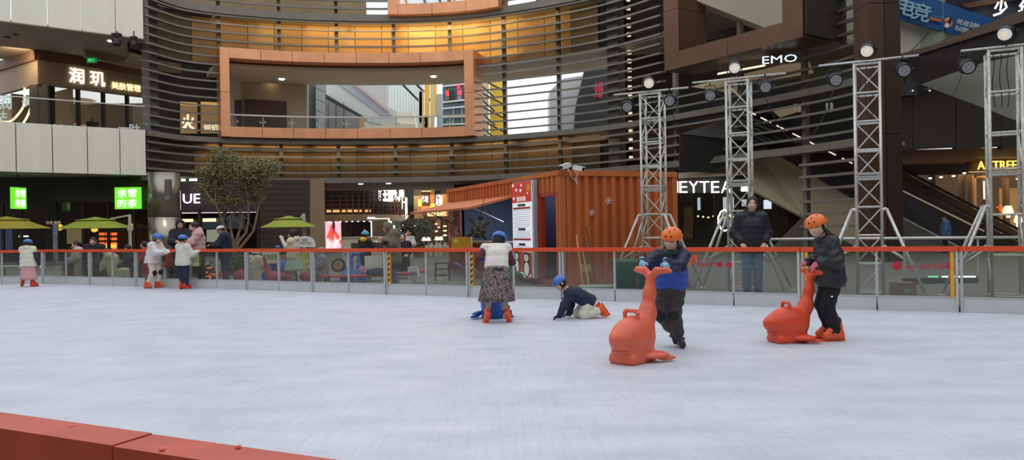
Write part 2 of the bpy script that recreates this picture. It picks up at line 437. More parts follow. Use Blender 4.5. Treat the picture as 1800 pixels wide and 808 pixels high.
for t in (391, 497, 597, 697, 795, 889, 984, 1186, 1300, 1413):
    zz = [(4.3, 17)] if not 390 < t < 843 else [(4.3, 6.75), (11.9, 17)]
    for z0, z1 in zz: post(t, .2, .22, .25, .1 if t == 1413 else z0, z1, M_slat)
post(281, .62, .5, .45, 4.3, 17, M_col, 'pilaster'); post(1079, .72, .6, .45, 4.3, 17, M_col, 'pilaster')
# cladding panels behind the slats
M_gold2 = mat('gold_panel_pale', sc(216, 178, 120), .42, .25, var=.12, scale=.7)
def panels(ts, z0, z1, off):
    for a, b in zip(ts[:-1], ts[1:]):
        m = M_olive if b < 395 else M_gold if b < 1000 else M_olive if b < 1080 else M_brownp
        if m is M_gold and (int(a) // 46) % 3 == 0: m = M_gold2
        arc(MB(), a + .5, b - .5, off, off + .08, z0, z1).build('cladding_panel', m, wf)
tsp = [258 + 46.2 * i for i in range(18)]
panels(tsp, 4.5, 6.5, .9); panels(tsp, 11.2, 12.48, .9); panels(tsp, 12.5, 13.78, .9)
panels([1089 + 50 * i for i in range(5)], 4.9, 6.5, 1.2); panels([1089 + 50 * i for i in range(3)], 11.2, 13.78, 1.2)
arc(MB(), 256, 1080, 1.02, 1.1, 4.45, 6.95, 30).build('band_backing', M_dark, wf); arc(MB(), 256, 1240, 1.02, 1.1, 11.0, 14.0, 30).build('band_backing', M_dark, wf)
# floor slabs (their undersides are the soffits)
sl = thing('ceiling', None, None, (0, 45, 4.3), kind='structure')
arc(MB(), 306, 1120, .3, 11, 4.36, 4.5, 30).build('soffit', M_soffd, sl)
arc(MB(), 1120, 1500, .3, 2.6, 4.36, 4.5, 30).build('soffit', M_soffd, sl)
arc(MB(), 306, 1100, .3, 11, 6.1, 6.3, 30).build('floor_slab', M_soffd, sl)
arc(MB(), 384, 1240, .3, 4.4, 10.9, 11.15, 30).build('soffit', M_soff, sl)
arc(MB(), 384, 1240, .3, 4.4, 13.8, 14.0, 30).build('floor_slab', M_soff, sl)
arc(MB(), 256, 640, 4.3, 4.5, 11.1, 17, 30).build('upper_wall', M_olive, sl)
arc(MB(), 900, 1240, 4.3, 4.5, 11.2, 17, 30).build('upper_wall', M_darkg, sl)
c = Wo(1099, .6); st = thing('light_strip', 'tall column of warm white lamps glowing behind the slats beside the right pilaster', 'light', (c.x, c.y, 4.6))
for z in np.arange(5.0, 15.4, .47): MB().box((c.x, c.y, float(z)), (.2, .08, .22)).build('lamp_segment', emat('lit_strip', (1, .87, .6), .85), st)

# ------------------------------------------------------------------ copper picture frames
def copper_frame(name, label, t0, t1, z0, z1, w, o0, o1, m, seg, ztop=True):
    r = thing(name, label, 'frame', Wo((t0 + t1) / 2, (o0 + o1) / 2, z0))
    dpx = w * F / _dep((t0 + t1) / 2)
    ts = list(np.arange(t0 + dpx, t1 - dpx, seg)); ts = ts + [t1 - dpx]
    if ts[-1] - ts[-2] < seg * .4: ts.pop(-2)
    for zz0, zz1, on in ((z0, z0 + w, True), (z1 - w, z1, ztop)):
        if not on: continue
        for a, b in zip(ts[:-1], ts[1:]): arc(MB(), a + .4, b - .4, o0, o1, zz0, zz1, 12).build('copper_panel', m, r)
    for a, b in ((t0, t0 + dpx), (t1 - dpx, t1)):
        zs = [z0, (z0 + z1) / 2, z1]
        for q0, q1 in zip(zs[:-1], zs[1:]): arc(MB(), a, b, o0, o1, q0 + .01, q1 - .01, 12).build('copper_panel', m, r)
    return r
def _dep(t): return Wc(t).y
f1 = copper_frame('picture_frame', 'long curved copper frame around the balcony opening in the slats', 389, 844, 6.8, 11.82, .58, -.7, .9, M_copper, 57)
f3 = copper_frame('picture_frame', 'orange copper frame cut off by the photo\'s top edge, glowing beside white windows', 691, 893, 14.05, 18.2, .62, -.8, .6, M_copper, 62)
# second frame: a copper box standing well forward of the slats
def fr2():
    r = thing('picture_frame', 'dark brown box frame jutting out above the two middle light towers', 'frame', P(1290, 110, 31))
    A = P(1168, 133, 33.0); B = P(1411, 69, 27.3)
    z0 = 8.25; A.z = z0; B.z = z0; d = (B - A).normalized(); n = Vector((d.y, -d.x, 0)) * -1; L = (B - A).length; w = .86
    if n.y < 0: n = -n
    def pan(s0, s1, za, zb, dep=1.8, o=0, nm='copper_panel', m=M_copperd):
        a = A + d * s0 + n * o; b = A + d * s1 + n * o; a.z = b.z = za
        return prism(nm, [a, b, b + n * dep, a + n * dep], (0, 0, zb - za), m, r)
    for s0, s1 in ((w, L * .5), (L * .5 + .02, L - w)): pan(s0, s1, z0, z0 + w * .85)
    for s in (0, L - w):
        pan(s, s + w, z0, z0 + 2.6); pan(s, s + w, z0 + 2.62, z0 + 8)
    pan(L + .02, L + .1, z0 + .1, z0 + 8, 2.6, .1, 'side_panel', M_dark)
    # deep reveal and the pale room behind
    a = A + d * (L - w) + n * 1.8; 
    pan(.4, L - .4, z0 + .3, z0 + .5, 7, 1.9, 'room_floor', M_soffd)
    q = A + n * 6.5; q2 = B + n * 6.5
    prism('room_wall', [Vector((q.x, q.y, z0)), Vector((q2.x + 2, q2.y, z0)), Vector((q2.x + 2, q2.y, z0 + 12)), Vector((q.x, q.y, z0 + 12))], n * .2, mat('room_paint', sc(150, 158, 136), .8), r)
    return r, A, B, d, n
f2, fA, fB, fd, fn = fr2()
# pale escalator underside and dark bay seen through that frame
prism('room_soffit', [P(1204, 0, 33), P(1230, -30, 33), P(1396, -60, 33), P(1395, 60, 33), P(1372, 60, 33), P(1225, 2, 33)], (0, .6, 0), mat('escalator_underside', sc(196, 188, 168), .7), f2)
prism('room_bay', [P(1204, 8, 34.5), P(1222, 3, 34.5), P(1345, 52, 34.5), P(1222, 76, 34.5), P(1204, 60, 34.5)], (0, .2, 0), mat('bay_dark', sc(104, 98, 84), .8), f2)
prism('room_beam', [P(1222, 62, 34.2), P(1330, 40, 34.2), P(1330, 52, 34.2), P(1222, 76, 34.2)], (0, .2, 0), M_dark, f2)

# ------------------------------------------------------------------ balcony balustrade behind the long frame
bal = thing('balustrade', 'glass balcony balustrade with steel rail inside the long copper frame', 'railing', Wo(620, 1.5, 6.4))
arc(MB(), 398, 835, 1.45, 1.47, 6.9, 8.45, 12).build('glass_pane', M_clear, bal)
arc(MB(), 398, 835, 1.38, 1.5, 8.32, 8.40, 12).build('handrail', M_alu, bal)
for t in (421, 468, 515, 562, 608, 653, 695, 738, 784, 825):
    c = Wo(t, 1.62); m = MB().box((c.x, c.y, 7.6), (.05, .05, 1.5)); m.box((c.x, c.y - .05, 7.95), (.34, .04, .05)); m.box((c.x - .15, c.y - .08, 8.0), (.07, .06, .1)); m.box((c.x + .15, c.y - .08, 8.0), (.07, .06, .1)); m.build('baluster', M_alu, bal)

# ------------------------------------------------------------------ left building: pale bands and recessed shops
LA = Vector((-23.95, 34.6)); LB = Wc(256) + Vector((.15, -.15)); ld = (LB - LA).normalized(); ln = Vector((-ld.y, ld.x))
def Lw(s, off, z): p = LA + ld * s + ln * off; return Vector((p.x, p.y, z))
LL = (LB - LA).length
def lbox(mb, s0, s1, o0, o1, z0, z1): return mb.prism([Lw(s0, o0, z0), Lw(s1, o0, z0), Lw(s1, o1, z0), Lw(s0, o1, z0)], (0, 0, z1 - z0))
wl = thing('wall_left', None, None, (LA.x, LA.y, 4.45), kind='structure')
def s_at(px):   # distance along the wall under a photo column
    best = min(range(-1500, 700), key=lambda k: abs((LA + ld * k / 100)[0] / (LA + ld * k / 100)[1] * F + 900 - px)); return best / 100
for z0, z1, seams in ((4.45, 6.78, [-4.7, -2.9, -1.1] + [s_at(x) for x in (31, 95, 156, 213)] + [LL]), (11.5, 17, [-4.8, -3, -1.2] + [s_at(x) for x in (27, 91, 151, 209)] + [LL])):
    for a, b in zip(seams[:-1], seams[1:]): lbox(MB(), a + .02, b - .02, -.1, .15, z0, z1).build('cladding_panel', M_beige, wl)
lbox(MB(), -9, LL + .2, .15, .3, 4.45, 6.7).build('band_core', M_dark, wl)
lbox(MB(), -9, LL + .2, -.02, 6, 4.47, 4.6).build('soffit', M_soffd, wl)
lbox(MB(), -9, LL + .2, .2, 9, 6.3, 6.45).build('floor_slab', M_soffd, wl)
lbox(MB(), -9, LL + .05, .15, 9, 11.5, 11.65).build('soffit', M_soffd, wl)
# level two glass balustrade
b2 = thing('balustrade', 'frameless glass balustrade on the pale band under the upper left shop sign', 'railing', Lw(3, .1, 6.78))
lbox(MB(), -6, LL, .08, .1, 6.78, 8.02).build('glass_pane', M_clear, b2)
lbox(MB(), -6, LL, .05, .13, 8.0, 8.05).build('handrail', M_alu, b2)
# recessed shop with the lit name
C0 = P(-90, 150, 47); C1 = P(67, 120, 40.2); C2 = P(285, 120, 45.5)
us = thing('upper_shop', 'upper left shop with a beige fascia, lit white name and curved warm wall lights', 'shop', Vector((C1.x, C1.y, 6.4)))
def uw(nm, a, b, z0, z1, off, th, m):
    a = Vector((a.x, a.y, z0)); b = Vector((b.x, b.y, z0)); d = (b - a).normalized(); n = Vector((-d.y, d.x, 0))
    return prism(nm, [a + n * off, b + n * off, b + n * (off + th), a + n * (off + th)], (0, 0, z1 - z0), m, us)
M_fascia = mat('fascia', sc(148, 130, 106), .6, var=.05)
M_cove = mat('cove_wood', sc(108, 78, 56), .6, var=.08)
for a, b in ((C0, C1), (C1, C2)):
    uw('fascia', a, b, 9.65, 10.95, 0, .3, M_fascia); uw('cove', a, b, 10.95, 11.5, -.15, .4, M_cove)
ud = (Vector((C2.x, C2.y, 0)) - Vector((C1.x, C1.y, 0))).normalized()
def US(px, z, off=-.05):
    # point on the fascia plane below photo column px
    a = Vector((C1.x, C1.y)); d = Vector((ud.x, ud.y)); k = (px - 900) / F
    s = (k * a.y - a.x) / (d.x - k * d.y); p = a + d * s; n = Vector((-ud.y, ud.x)); p += n * off
    return Vector((p.x, p.y, z))
t1 = text('shop_name', '润 玑', US(158, 10.38), 1.0, emat('lit_name', (1, .93, .78), 1.6), us, right=ud, ext=.06, width=(US(190, 0) - US(127, 0)).length, height=.88, bold=.012)
text('shop_name', '美肤管理', US(226, 10.12), 1.0, emat('lit_name2', (1, .85, .5), 1.3), us, right=ud, ext=.05, width=(US(251, 0) - US(200, 0)).length, height=.42, bold=.01)
uw('back_wall', C1, C2, 6.4, 9.65, 4.0, .2, mat('shop_back', sc(120, 104, 84), .8))
uw('back_wall', C0, C1, 6.4, 9.65, 1.6, .2, mat('shop_back2', sc(176, 146, 100), .6))
us_bk = G(-260, 56, 6.4); us_b2 = G(345, 58, 6.4); prism('rear_wall', [us_bk, us_b2, us_b2 + Vector((0, .3, 0)), us_bk + Vector((0, .3, 0))], (0, 0, 5.2), mat('shop_back', (0, 0, 0)), us)
uw('glass_front', C1, C2, 6.4, 9.65, .15, .02, M_shopg)
for px in (98, 143, 187, 229, 262):
    c = US(px, 0, .1); box('mullion', (c.x, c.y, 8.0), (.22, .12, 3.3), M_black, us)
c = US(84, 0, 0); box('pillar', (c.x - .3, c.y, 8.0), (1.0, .2, 3.3), mat('pillar_grey', sc(90, 84, 76), .5), us)
for k, (pa, ctrl) in enumerate(((44, 10), (58, 40), (74, 62))):   # three curved light lines
    pts = []
    for i in range(13):
        u = i / 12; x = pa - (pa - ctrl) * (u ** 2.6) ; y = 150 + 68 * u ** .9
        if k == 0: x = 44 - 44 * max(0, (u - .35) / .65) ** 1.6; y = 152 + 62 * min(1, u * 1.25) ** 1.0
        pts.append(P(x, y, 41.2 - .35 * k))
    MB().tube(pts, .055, 6).build('light_line', emat('lit_line', (1, .8, .45), 1.8), us)
# things inside the upper shop: sofa shapes, ceiling disc, lamps
for px, w, z, m in ((170, 1.9, 9.3, E_soft), (128, 1.2, 9.35, E_soft)):
    c = US(px, z, 2.2); MB().lathe(c, [(w * .5, 0), (w * .52, .05), (w * .5, .1)], 24).build('ceiling_disc', mat('disc_cream', sc(210, 190, 150), .6, emit=(1, .85, .6), estr=.25), us)
for px, z in ((170, 8.0), (200, 8.0), (172, 7.1), (203, 7.1)):
    c = US(px, z, 3.7); box('wall_shelf', c, (1.1, .3, .35), mat('shelf_lit', sc(190, 150, 90), .6, emit=(1, .7, .35), estr=.35), us)
random.seed(3)
for px, z, s in ((105, 7.2, '美'), (125, 6.95, '润'), (200, 7.2, '管'), (222, 7.4, '理'), (240, 7.6, '肤'), (10, 8.4, '润'), (2, 7.6, '肤'), (50, 8.5, '美')):
    p = US(px, z, -.02) if px > 80 else P(px, 403 - (z - 1.4) * F / 41, 41); text('window_sticker', s, p, .75, mat('sticker_white', sc(190, 205, 205), .5, emit=(.7, .85, .85), estr=.35), us, right=ud if px > 80 else (1, 0, 0), ext=.01, bold=.02)
for px, py, d in ((28, 48, 37), (14, 69, 37.5), (195, 92, 38.5)):
    p = P(px, py, d); tag(MB().lathe((p.x, p.y, 11.44), [(.14, 0), (.14, .05)], 14).build('downlight', E_white if px == 195 else M_black), 'bright round downlight in the soffit above the upper left shop' if px == 195 else ('small dark ceiling vent nearest the photo\'s left edge' if px == 14 else 'small dark ceiling vent below the leftmost pale panels'), 'light' if px == 195 else 'vent')
ex = thing('exit_sign', 'small green lit exit sign on the brown cove above the shop name', 'sign', P(162, 106, 40.5))
p = P(162, 106, 40.5); box('sign_case', p, (.55, .08, .28), mat('exit_dark', sc(20, 60, 30), .5, emit=(.02, .3, .08), estr=.4), ex)
text('pictogram', '出口', p + Vector((0, -.06, 0)), .2, emat('exit_green', (.1, .9, .3), 1.2), ex, ext=.01)
lamp('AREA', US(190, 9.4, 2.0), 70, (1, .8, .55), 1.5, US(190, 6, 2.5)); lamp('AREA', P(30, 100, 39.5), 60, (1, .75, .45), 1.2, P(30, 180, 43))

# the rest of the mall court, behind and beside the camera
M_court = mat('court_wall', sc(150, 142, 128), .7, var=.08, scale=.3); M_courtd = mat('court_dark', sc(70, 62, 56), .5, var=.2, scale=.2)
for nm, p, q, n_ in (('wall_behind', (-32, -17, 0), (25, -17, 0), (0, -.4, 0)), ('wall_west', (-32, -17, 0), (-32, 31, 0), (-.4, 0, 0)), ('wall_east', (25, -17, 0), (25, 36, 0), (.4, 0, 0))):
    w_ = thing(nm, None, None, p, kind='structure')
    for z0, z1, m in ((-.05, 4.45, M_courtd), (4.45, 6.8, M_court), (6.8, 11.5, M_courtd), (11.5, 20, M_court)): prism('storey_band', [Vector((p[0], p[1], z0)), Vector((q[0], q[1], z0)), Vector((q[0], q[1], z0)) + Vector(n_), Vector((p[0], p[1], z0)) + Vector(n_)], (0, 0, z1 - z0), m, w_)
# ------------------------------------------------------------------ ground floor under the left building
def wallpx(nm, pa, pb, z0, z1, m, parent, th=.2, front=0):
    """upright slab between two photo columns given as (px, depth)"""
    a = G(pa[0], pa[1], z0); b = G(pb[0], pb[1], z0); d = (b - a).normalized(); n = Vector((-d.y, d.x, 0))
    return prism(nm, [a - n * front, b - n * front, b + n * th, a + n * th], (0, 0, z1 - z0), m, parent)
def quadpx(nm, pts, m, parent, th=.15):
    return prism(nm, [P(*p) for p in pts], (0, th, 0), m, parent)
M_mull = mat('mullion_dark', sc(34, 30, 28), .5)
M_inside = mat('shop_interior', sc(60, 46, 38), .7, var=.25, scale=.8)
cafe = thing('tea_cafe', 'dark glazed tea shop front behind the lime parasols, left of the round column', 'shop', G(120, 38.5, .1))
wallpx('back_wall', (-120, 42.5), (268, 43.5), .1, 4.5, M_inside, cafe)
wallpx('side_wall', (268, 39.2), (275, 43.5), .1, 4.5, M_dark, cafe)
wallpx('fascia', (-120, 38.2), (268, 39.3), 3.15, 4.46, M_dark, cafe, .3)
wallpx('glass_front', (-120, 38.4), (268, 39.5), .1, 3.15, M_shopg, cafe, .02)
wallpx('sill', (-120, 38.2), (268, 39.3), .1, .5, M_dark, cafe, .25)
for px in (-60, 7, 39, 84, 101, 148, 192, 238):
    c = G(px, 38.45 + (px + 120) / 388 * 1.1); box('mullion', (c.x, c.y - .02, 1.62), (.13, .12, 3.1), M_mull, cafe)
wallpx('door_panel', (84, 38.9), (101, 38.95), .1, 3.1, M_mull, cafe, .06)
c = P(3, 420, 40); box('screen', c, (1.1, .1, 2.2), mat('screen_blue', sc(40, 52, 84), .5, emit=(.08, .12, .25), estr=.5), cafe)
for r in range(4):
    for q in range(3):
        if r == 3 and q == 1: continue
        c = P(179 + q * 11, 411 + r * 8.5, 42.2); box('lit_shelf', c, (.26, .12, .16), E_orange, cafe)
for q in (0, 1, 2): c = P(178 + q * 11, 432, 42.1); box('lit_shelf', c, (.28, .12, .2), E_yellow, cafe)
for px, py, r in ((92, 399, .17), (104, 399, .17), (188, 390, .0), (231, 398, .17), (166, 402, .16)):
    p = P(px, py, 40.6)
    if r: MB().lathe((p.x, p.y, p.z - .1), [(.05, -.08), (r, -.02), (r * 1.05, .16), (.1, .26)], 16).build('pendant_lamp', E_yellow, cafe, True)
    else: box('pendant_lamp', p, (.44, .3, .26), E_yellow, cafe)
for px in (38, 45): p = P(px, 415, 41); box('ceiling_lamp', p, (.2, .2, .08), E_white, cafe)
for px, w in ((126, .5), (140, .5)): p = P(px, 415, 42); box('lit_window', p, (w, .1, .85), mat('window_dim', sc(110, 100, 70), .6, emit=(.5, .42, .22), estr=.35), cafe)
text('menu_line', '奈雪 咖啡', P(94, 391, 38.1), .18, mat('dim_sign', sc(150, 140, 110), emit=(.6, .5, .3), estr=.5), cafe, ext=.01)
lamp('AREA', P(190, 395, 41), 25, (1, .6, .35), 1.5, P(190, 460, 41))
for i, (xa, xb, d, lab) in enumerate(((202, 246, 38.4, 'square lime green lit sign with white characters, the one nearer the round column'), (25, 47, 36.2, 'narrow lime green lit sign with white characters near the photo\'s left edge'))):
    a = P(xa, 366.5, d); b = P(xb, 366.5 if i == 0 else 367, d + (0 if i == 0 else .8)); top = P(xa, 328.5, d); h = top.z - a.z
    a.z = b.z = min(a.z, b.z); s = thing('hanging_sign', lab, 'sign', a); rt = (b - a).normalized(); nn = Vector((-rt.y, rt.x, 0))
    prism('sign_box', [a, b, b + nn * .2, a + nn * .2], (0, 0, h), E_green, s)
    mid = (a + b) / 2 - nn * .01
    for j, w in enumerate(('奈雪', '的茶')):
        text('lettering', w, mid + Vector((0, 0, h * (.73 - .47 * j))), 1, emat('lit_letter', (1, 1, 1), 1.6), s, right=rt, ext=.015, width=(b - a).length * .78, height=h * .38, bold=.004)
    prism('bracket', [a + nn * .1 + rt * ((b - a).length * .5 - .03) + Vector((0, 0, h)), a + nn * .1 + rt * ((b - a).length * .5 + .03) + Vector((0, 0, h)), a + nn * .14 + rt * ((b - a).length * .5 + .03) + Vector((0, 0, h)), a + nn * .14 + rt * ((b - a).length * .5 - .03) + Vector((0, 0, h))], (0, 0, 4.47 - a.z - h), M_black, s)
# round column with its box lamp
cc = G(291, 35.6, .09)
rc = thing('round_column', 'thick brushed steel round column under the left end of the slats', 'column', cc)
MB().lathe(cc, [(.70, 0), (.70, 2.1)], 40).build('column_sleeve', M_steel, rc, True)
MB().lathe(cc + Vector((0, 0, 2.13)), [(.70, 0), (.70, 2.1)], 40).build('column_sleeve', M_steel, rc, True)
MB().lathe(cc, [(.68, 0), (.68, 4.25)], 32).build('column_core', M_black, rc, True)
p = P(296, 333, 34.8); box('lamp_box', p, (.24, .24, .95), M_col, rc)
lamp('SPOT', P(288, 318, 34.3), 45, (1, .85, .55), .05, P(288, 440, 34.9), spot=.7)
# dark shop right of the column with "UE"
ue = thing('ue_shop', 'dark brown shop front with white lit letters behind the bare-stemmed tree', 'shop', G(380, 41, .1))
wallpx('fascia', (318, 40.4), (456, 41.6), 2.55, 4.4, mat('brown_violet', sc(48, 36, 38), .5), ue, .3)
wallpx('back_wall', (300, 44.5), (470, 45), .1, 2.6, M_inside, ue)
wallpx('glass_front', (318, 40.6), (456, 41.8), .1, 2.55, M_shopg, ue, .02)
text('lettering', 'UE', P(337, 349, 40.2), 1, emat('lit_letter_v', (.95, .9, 1), 1.8), ue, width=.92, height=.52, bold=.0, ext=.05)
text('lettering', '–  ––', P(333, 316, 40.2), 1, E_white, ue, width=.85, height=.12, ext=.03)
for px in (318, 352, 396, 455): c = G(px, 40.5); box('mullion', (c.x, c.y, 1.4), (.14, .14, 2.6), M_mull, ue)
for xa, xb, y0, y1 in ((321, 339, 384.5, 390), (357, 379, 383.5, 389.5)):
    a = P(xa, y1, 40); b = P(xb, y0, 40); box('lit_sign', (a + b) / 2, (abs(b.x - a.x), .1, abs(b.z - a.z)), emat('lit_peach', (1, .72, .38), 1.5), ue)
    text('lettering', '–– –', (a + b) / 2 + Vector((0, -.06, 0)), .1, mat('letter_brown', sc(150, 90, 40)), ue, ext=.005)
for xa, xb, y0, y1 in ((356, 394, 382, 402), (398, 430, 378, 402)): 
    a = P(xa, y1, 42); b = P(xb, y0, 42); box('window', (a + b) / 2, (b.x - a.x, .1, b.z - a.z), mat('window_blue', sc(54, 62, 76), .2, emit=(.1, .14, .2), estr=.3), ue)
for xa, xb, y0, y1 in ((364, 384, 403, 425), (386, 396, 404, 420)):
    a = P(xa, y1, 41.5); b = P(xb, y0, 41.5); box('window', (a + b) / 2, (b.x - a.x, .1, b.z - a.z), mat('window_bright', sc(170, 180, 168), .3, emit=(.6, .68, .62), estr=.5), ue)
# plank wall and pale pillar
pw = thing('wall_plank', None, None, G(500, 42, .1), kind='structure')
zs = .1; k = 0
while zs < 4.3:
    wallpx('plank', (456, 41.6), (545, 42.4), zs, min(zs + .29, 4.35), M_woodd, pw, .1); zs += .31; k += 1
wallpx('plank_backing', (456, 41.75), (545, 42.55), .1, 4.35, M_dark, pw, .1)
tag(wallpx('wall_pillar', (545, 42.4), (572, 42.6), .1, 4.36, mat('pillar_beige', sc(146, 120, 92), .5, var=.08), None, 1.4), kind='structure')

# ------------------------------------------------------------------ passage: restaurant with the curved lattice
rs = thing('restaurant', 'restaurant with curved lattice band, white lit characters and dark panelled front in the passage', 'shop', G(640, 56, .1))
def RW(px, off=0, z=0):      # curved front, convex to the passage
    u = (px - 566) / (720 - 566); d = 55 + 1.0 * u + 5.5 * u ** 3
    p = G(px, d + off, z); return p
def rarc(mb, a, b, o0, o1, z0, z1, n=14):
    vs = []; fs = []
    for i in range(n + 1):
        t = a + (b - a) * i / n; vs += [RW(t, o0, z0), RW(t, o1, z0), RW(t, o1, z1), RW(t, o0, z1)]
    for i in range(n):
        for k in range(4): fs.append((i * 4 + k, i * 4 + (k + 1) % 4, i * 4 + 4 + (k + 1) % 4, i * 4 + 4 + k))
    fs += [(3, 2, 1, 0), tuple(n * 4 + k for k in range(4))]; return mb.add(vs, fs)
M_latt = mat('lattice_brown', sc(84, 56, 40), .5); M_lattb = mat('lattice_back', sc(150, 104, 60), .5, emit=(1, .5, .18), estr=.12)
rarc(MB(), 566, 714, 1.0, 1.1, 2.6, 5.4).build('lattice_backing', mat('lattice_dark', sc(52, 40, 34), .6), rs)
for i in range(8): rarc(MB(), 568, 713, .0, .5, 2.72 + .3 * i, 2.78 + .3 * i).build('lattice_slat', M_latt, rs)
for px in [569, 583, 598, 609, 620, 630, 640, 648, 656, 664, 672, 679, 686, 693, 699, 705, 710]:
    c = RW(px, -.03, 3.8); box('lattice_post', c, (.1, .1, 2.5), M_latt, rs)
for px0, px1 in ((574, 597), (601, 619), (622, 636), (641, 652)): rarc(MB(), px0, px1, .7, .8, 2.76, 2.98, 3).build('warm_strip', emat('lit_lattice', (1, .55, .2), .9), rs)
rarc(MB(), 566, 720, -.5, 1.2, 2.1, 2.6).build('canopy_edge', mat('canopy_taupe', sc(140, 122, 100), .5), rs)
for i in range(13): c = RW(578 + i * 10.3, -.45, 2.04); MB().lathe(c, [(.07, 0), (.07, .05)], 8).build('spotlight', E_white, rs)
rarc(MB(), 570, 715, 1.3, 1.5, .1, 2.15).build('panelled_front', mat('panel_aubergine', sc(70, 54, 54), .6, var=.1), rs)
for i in range(22): c = RW(606 + i * 3.2, 1.25, 1.1); box('panel_batten', c, (.05, .06, 2.0), mat('batten', sc(84, 66, 62), .5), rs)
wallpx('display_screen', (572, 54.6), (600, 54.8), .1, 2.75 - .5, mat('screen_pink', sc(225, 170, 190), .4, emit=(.9, .62, .72), estr=.8), rs, .12)
p = P(584, 410, 54.5)
for (dx, dz, rx, rz, a, m) in ((-.25, -.25, .15, .75, .3, 'r'), (.0, -.1, .14, .8, -.1, 'r'), (.35, -.2, .13, .7, -.5, 'r'), (.1, .45, .12, .55, .05, 'd'), (-.35, -.75, .13, .45, .1, 'w'), (.15, -.75, .2, .35, 0, 'w'), (.4, -.6, .1, .3, .6, 'w')):
    mm = {'r': emat('scr_red', (.95, .12, .08), .9), 'd': mat('scr_dark', sc(70, 20, 50), emit=(.15, .03, .1), estr=.5), 'w': emat('scr_white', (1, .9, .85), 1)}[m]
    poly = [p + Vector((dx, 0, dz)) + Matrix.Rotation(a, 3, 'Y') @ Vector((rx * math.cos(t) * (1.0), 0, rz * math.sin(t))) for t in (0, .9, math.pi / 2, 2.2, math.pi, 4.2, 4.71, 5.3)]
    prism('screen_shape', poly, (0, .03, 0), mm, rs)
text('lettering', '海王堂餐屋', (RW(684, -.35, 4.15) + Vector((.1, 0, 0))), 1, emat('lit_big', (1, 1, 1), 2.4), rs, right=(1, .35, 0), width=2.15, height=1.2, ext=.1, bold=.05)
text('lettering', '海王堂餐', P(653, 383, 55.8), 1, E_white, rs, width=.6, height=.16, ext=.02, bold=.03)
a = P(653, 440, 56.0); b = P(684, 383, 56.0)
for q, sz in (((P(653, 412, 56.2) + P(653, 412, 56.2)) / 2, (.08, .1, 2.4)), (P(684, 412, 56.2), (.09, .1, 2.4)), (P(668.5, 384, 56.2), (1.4, .1, .08))): box('lit_door_frame', q, sz, emat('lit_frame', (1, .95, .85), .9), rs)
box('door_leaf', P(668.5, 410, 56.3), (1.3, .05, 2.1), mat('door_taupe', sc(112, 100, 90), .5), rs)
for q in (P(686, 402, 56), P(692.5, 404, 57)): box('lit_card', q, (.22 if q.y < 56.5 else .14, .08, 1.2 if q.y < 56.5 else .7), E_white, rs)
wallpx('side_front', (684, 57.0), (712, 59), .1, 2.1, mat('teal_grey', sc(74, 84, 82), .4), rs)
# white lit outline and neighbours further back
box('light_outline', P(714.3, 366, 60), (.14, .14, 1.75), E_white, rs); box('light_outline', P(706, 354, 60), (.12, .12, 1.2), E_white, rs); box('light_outline', P(710, 355, 60), (.4, .12, .1), E_white, rs)
ps = thing('passage_shops', 'warm orange framed shop row with white signs seen left of the orange container', 'shop', G(760, 62, .1))
def bpx(nm, x0, y0, x1, y1, d, m, th=.2, par=None): a = P(x0, y1, d); b = P(x1, y0, d); return box(nm, (a + b) / 2 + Vector((0, th / 2, 0)), (abs(b.x - a.x), th, abs(b.z - a.z)), m, par or ps)
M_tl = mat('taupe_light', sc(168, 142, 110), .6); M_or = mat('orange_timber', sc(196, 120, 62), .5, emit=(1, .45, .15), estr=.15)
bpx('far_wall', 700, 322, 800, 470, 72, mat('far_dim', sc(92, 76, 62), .7))
bpx('dark_louvre', 714, 322, 732, 384, 64, mat('louvre_grey', sc(80, 88, 92), .5)); 
for k in range(8): bpx('louvre_blade', 714, 358 + k * 3.2, 732, 359.2 + k * 3.2, 63.7, M_dark)
bpx('pillar', 728, 330, 743, 384, 62, M_tl); bpx('pillar', 741, 330, 752, 380, 61, mat('taupe_dark', sc(128, 110, 88), .6))
bpx('sign_board', 742, 336, 757, 364, 60.5, mat('board_brown', sc(80, 58, 44), .6))
text('lettering', '餐吧', P(747, 350, 60.2), 1, E_white, ps, width=.5, height=.55, bold=.03); bpx('lit_strip', 741, 335, 757, 336.2, 60.3, E_warm)
bpx('orange_post', 757, 332, 763, 384, 60.4, M_or); bpx('yellow_box', 757, 358, 766, 371, 60.2, E_yellow); bpx('yellow_box', 735, 350, 741, 362, 60.2, E_yellow); bpx('orange_shelf', 741, 362, 757, 371, 60.3, mat('shelf_orange', sc(220, 130, 50), emit=(1, .4, .1), estr=.4))
bpx('sign_board', 765, 334, 776, 372, 60, M_darkg); text('lettering', '小酒馆', P(770.5, 353, 59.8), 1, E_white, ps, width=.42, height=1.1, bold=.02)
bpx('lit_strip', 775.5, 344, 777, 372, 59.6, E_soft); bpx('orange_post', 777, 340, 785, 384, 59.9, M_or); bpx('orange_post', 786, 325, 792, 384, 59.9, M_or)
text('lettering', 'RESTAURANTS', P(768, 376, 58.6), 1, emat('lit_rest', (1, .85, .45), 1.4), ps, width=1.5, height=.34, bold=.03)
bpx('beam', 748, 379.5, 800, 384, 59, mat('beam_brown', sc(90, 72, 56), .6))
for x in (749, 761, 775, 786): bpx('door_post', x, 384, x + 3, 452, 59.4, mat('post_brown', sc(110, 76, 52), .6))
for x, y in ((764, 392), (769, 398), (779, 396), (779, 404), (779, 412), (763, 405)): bpx('lit_shelf', x, y, x + 6, y + 2.5, 61, E_warm)
for x in (772, 768): bpx('rafter', x, 386, x + 1.5, 400, 60, M_or)
for x0, y0, x1 in ((770, 324, 782), (795, 322, 805), (742, 326, 752)): bpx('lit_ceiling', x0, y0, x1, y0 + 5, 66, E_soft)
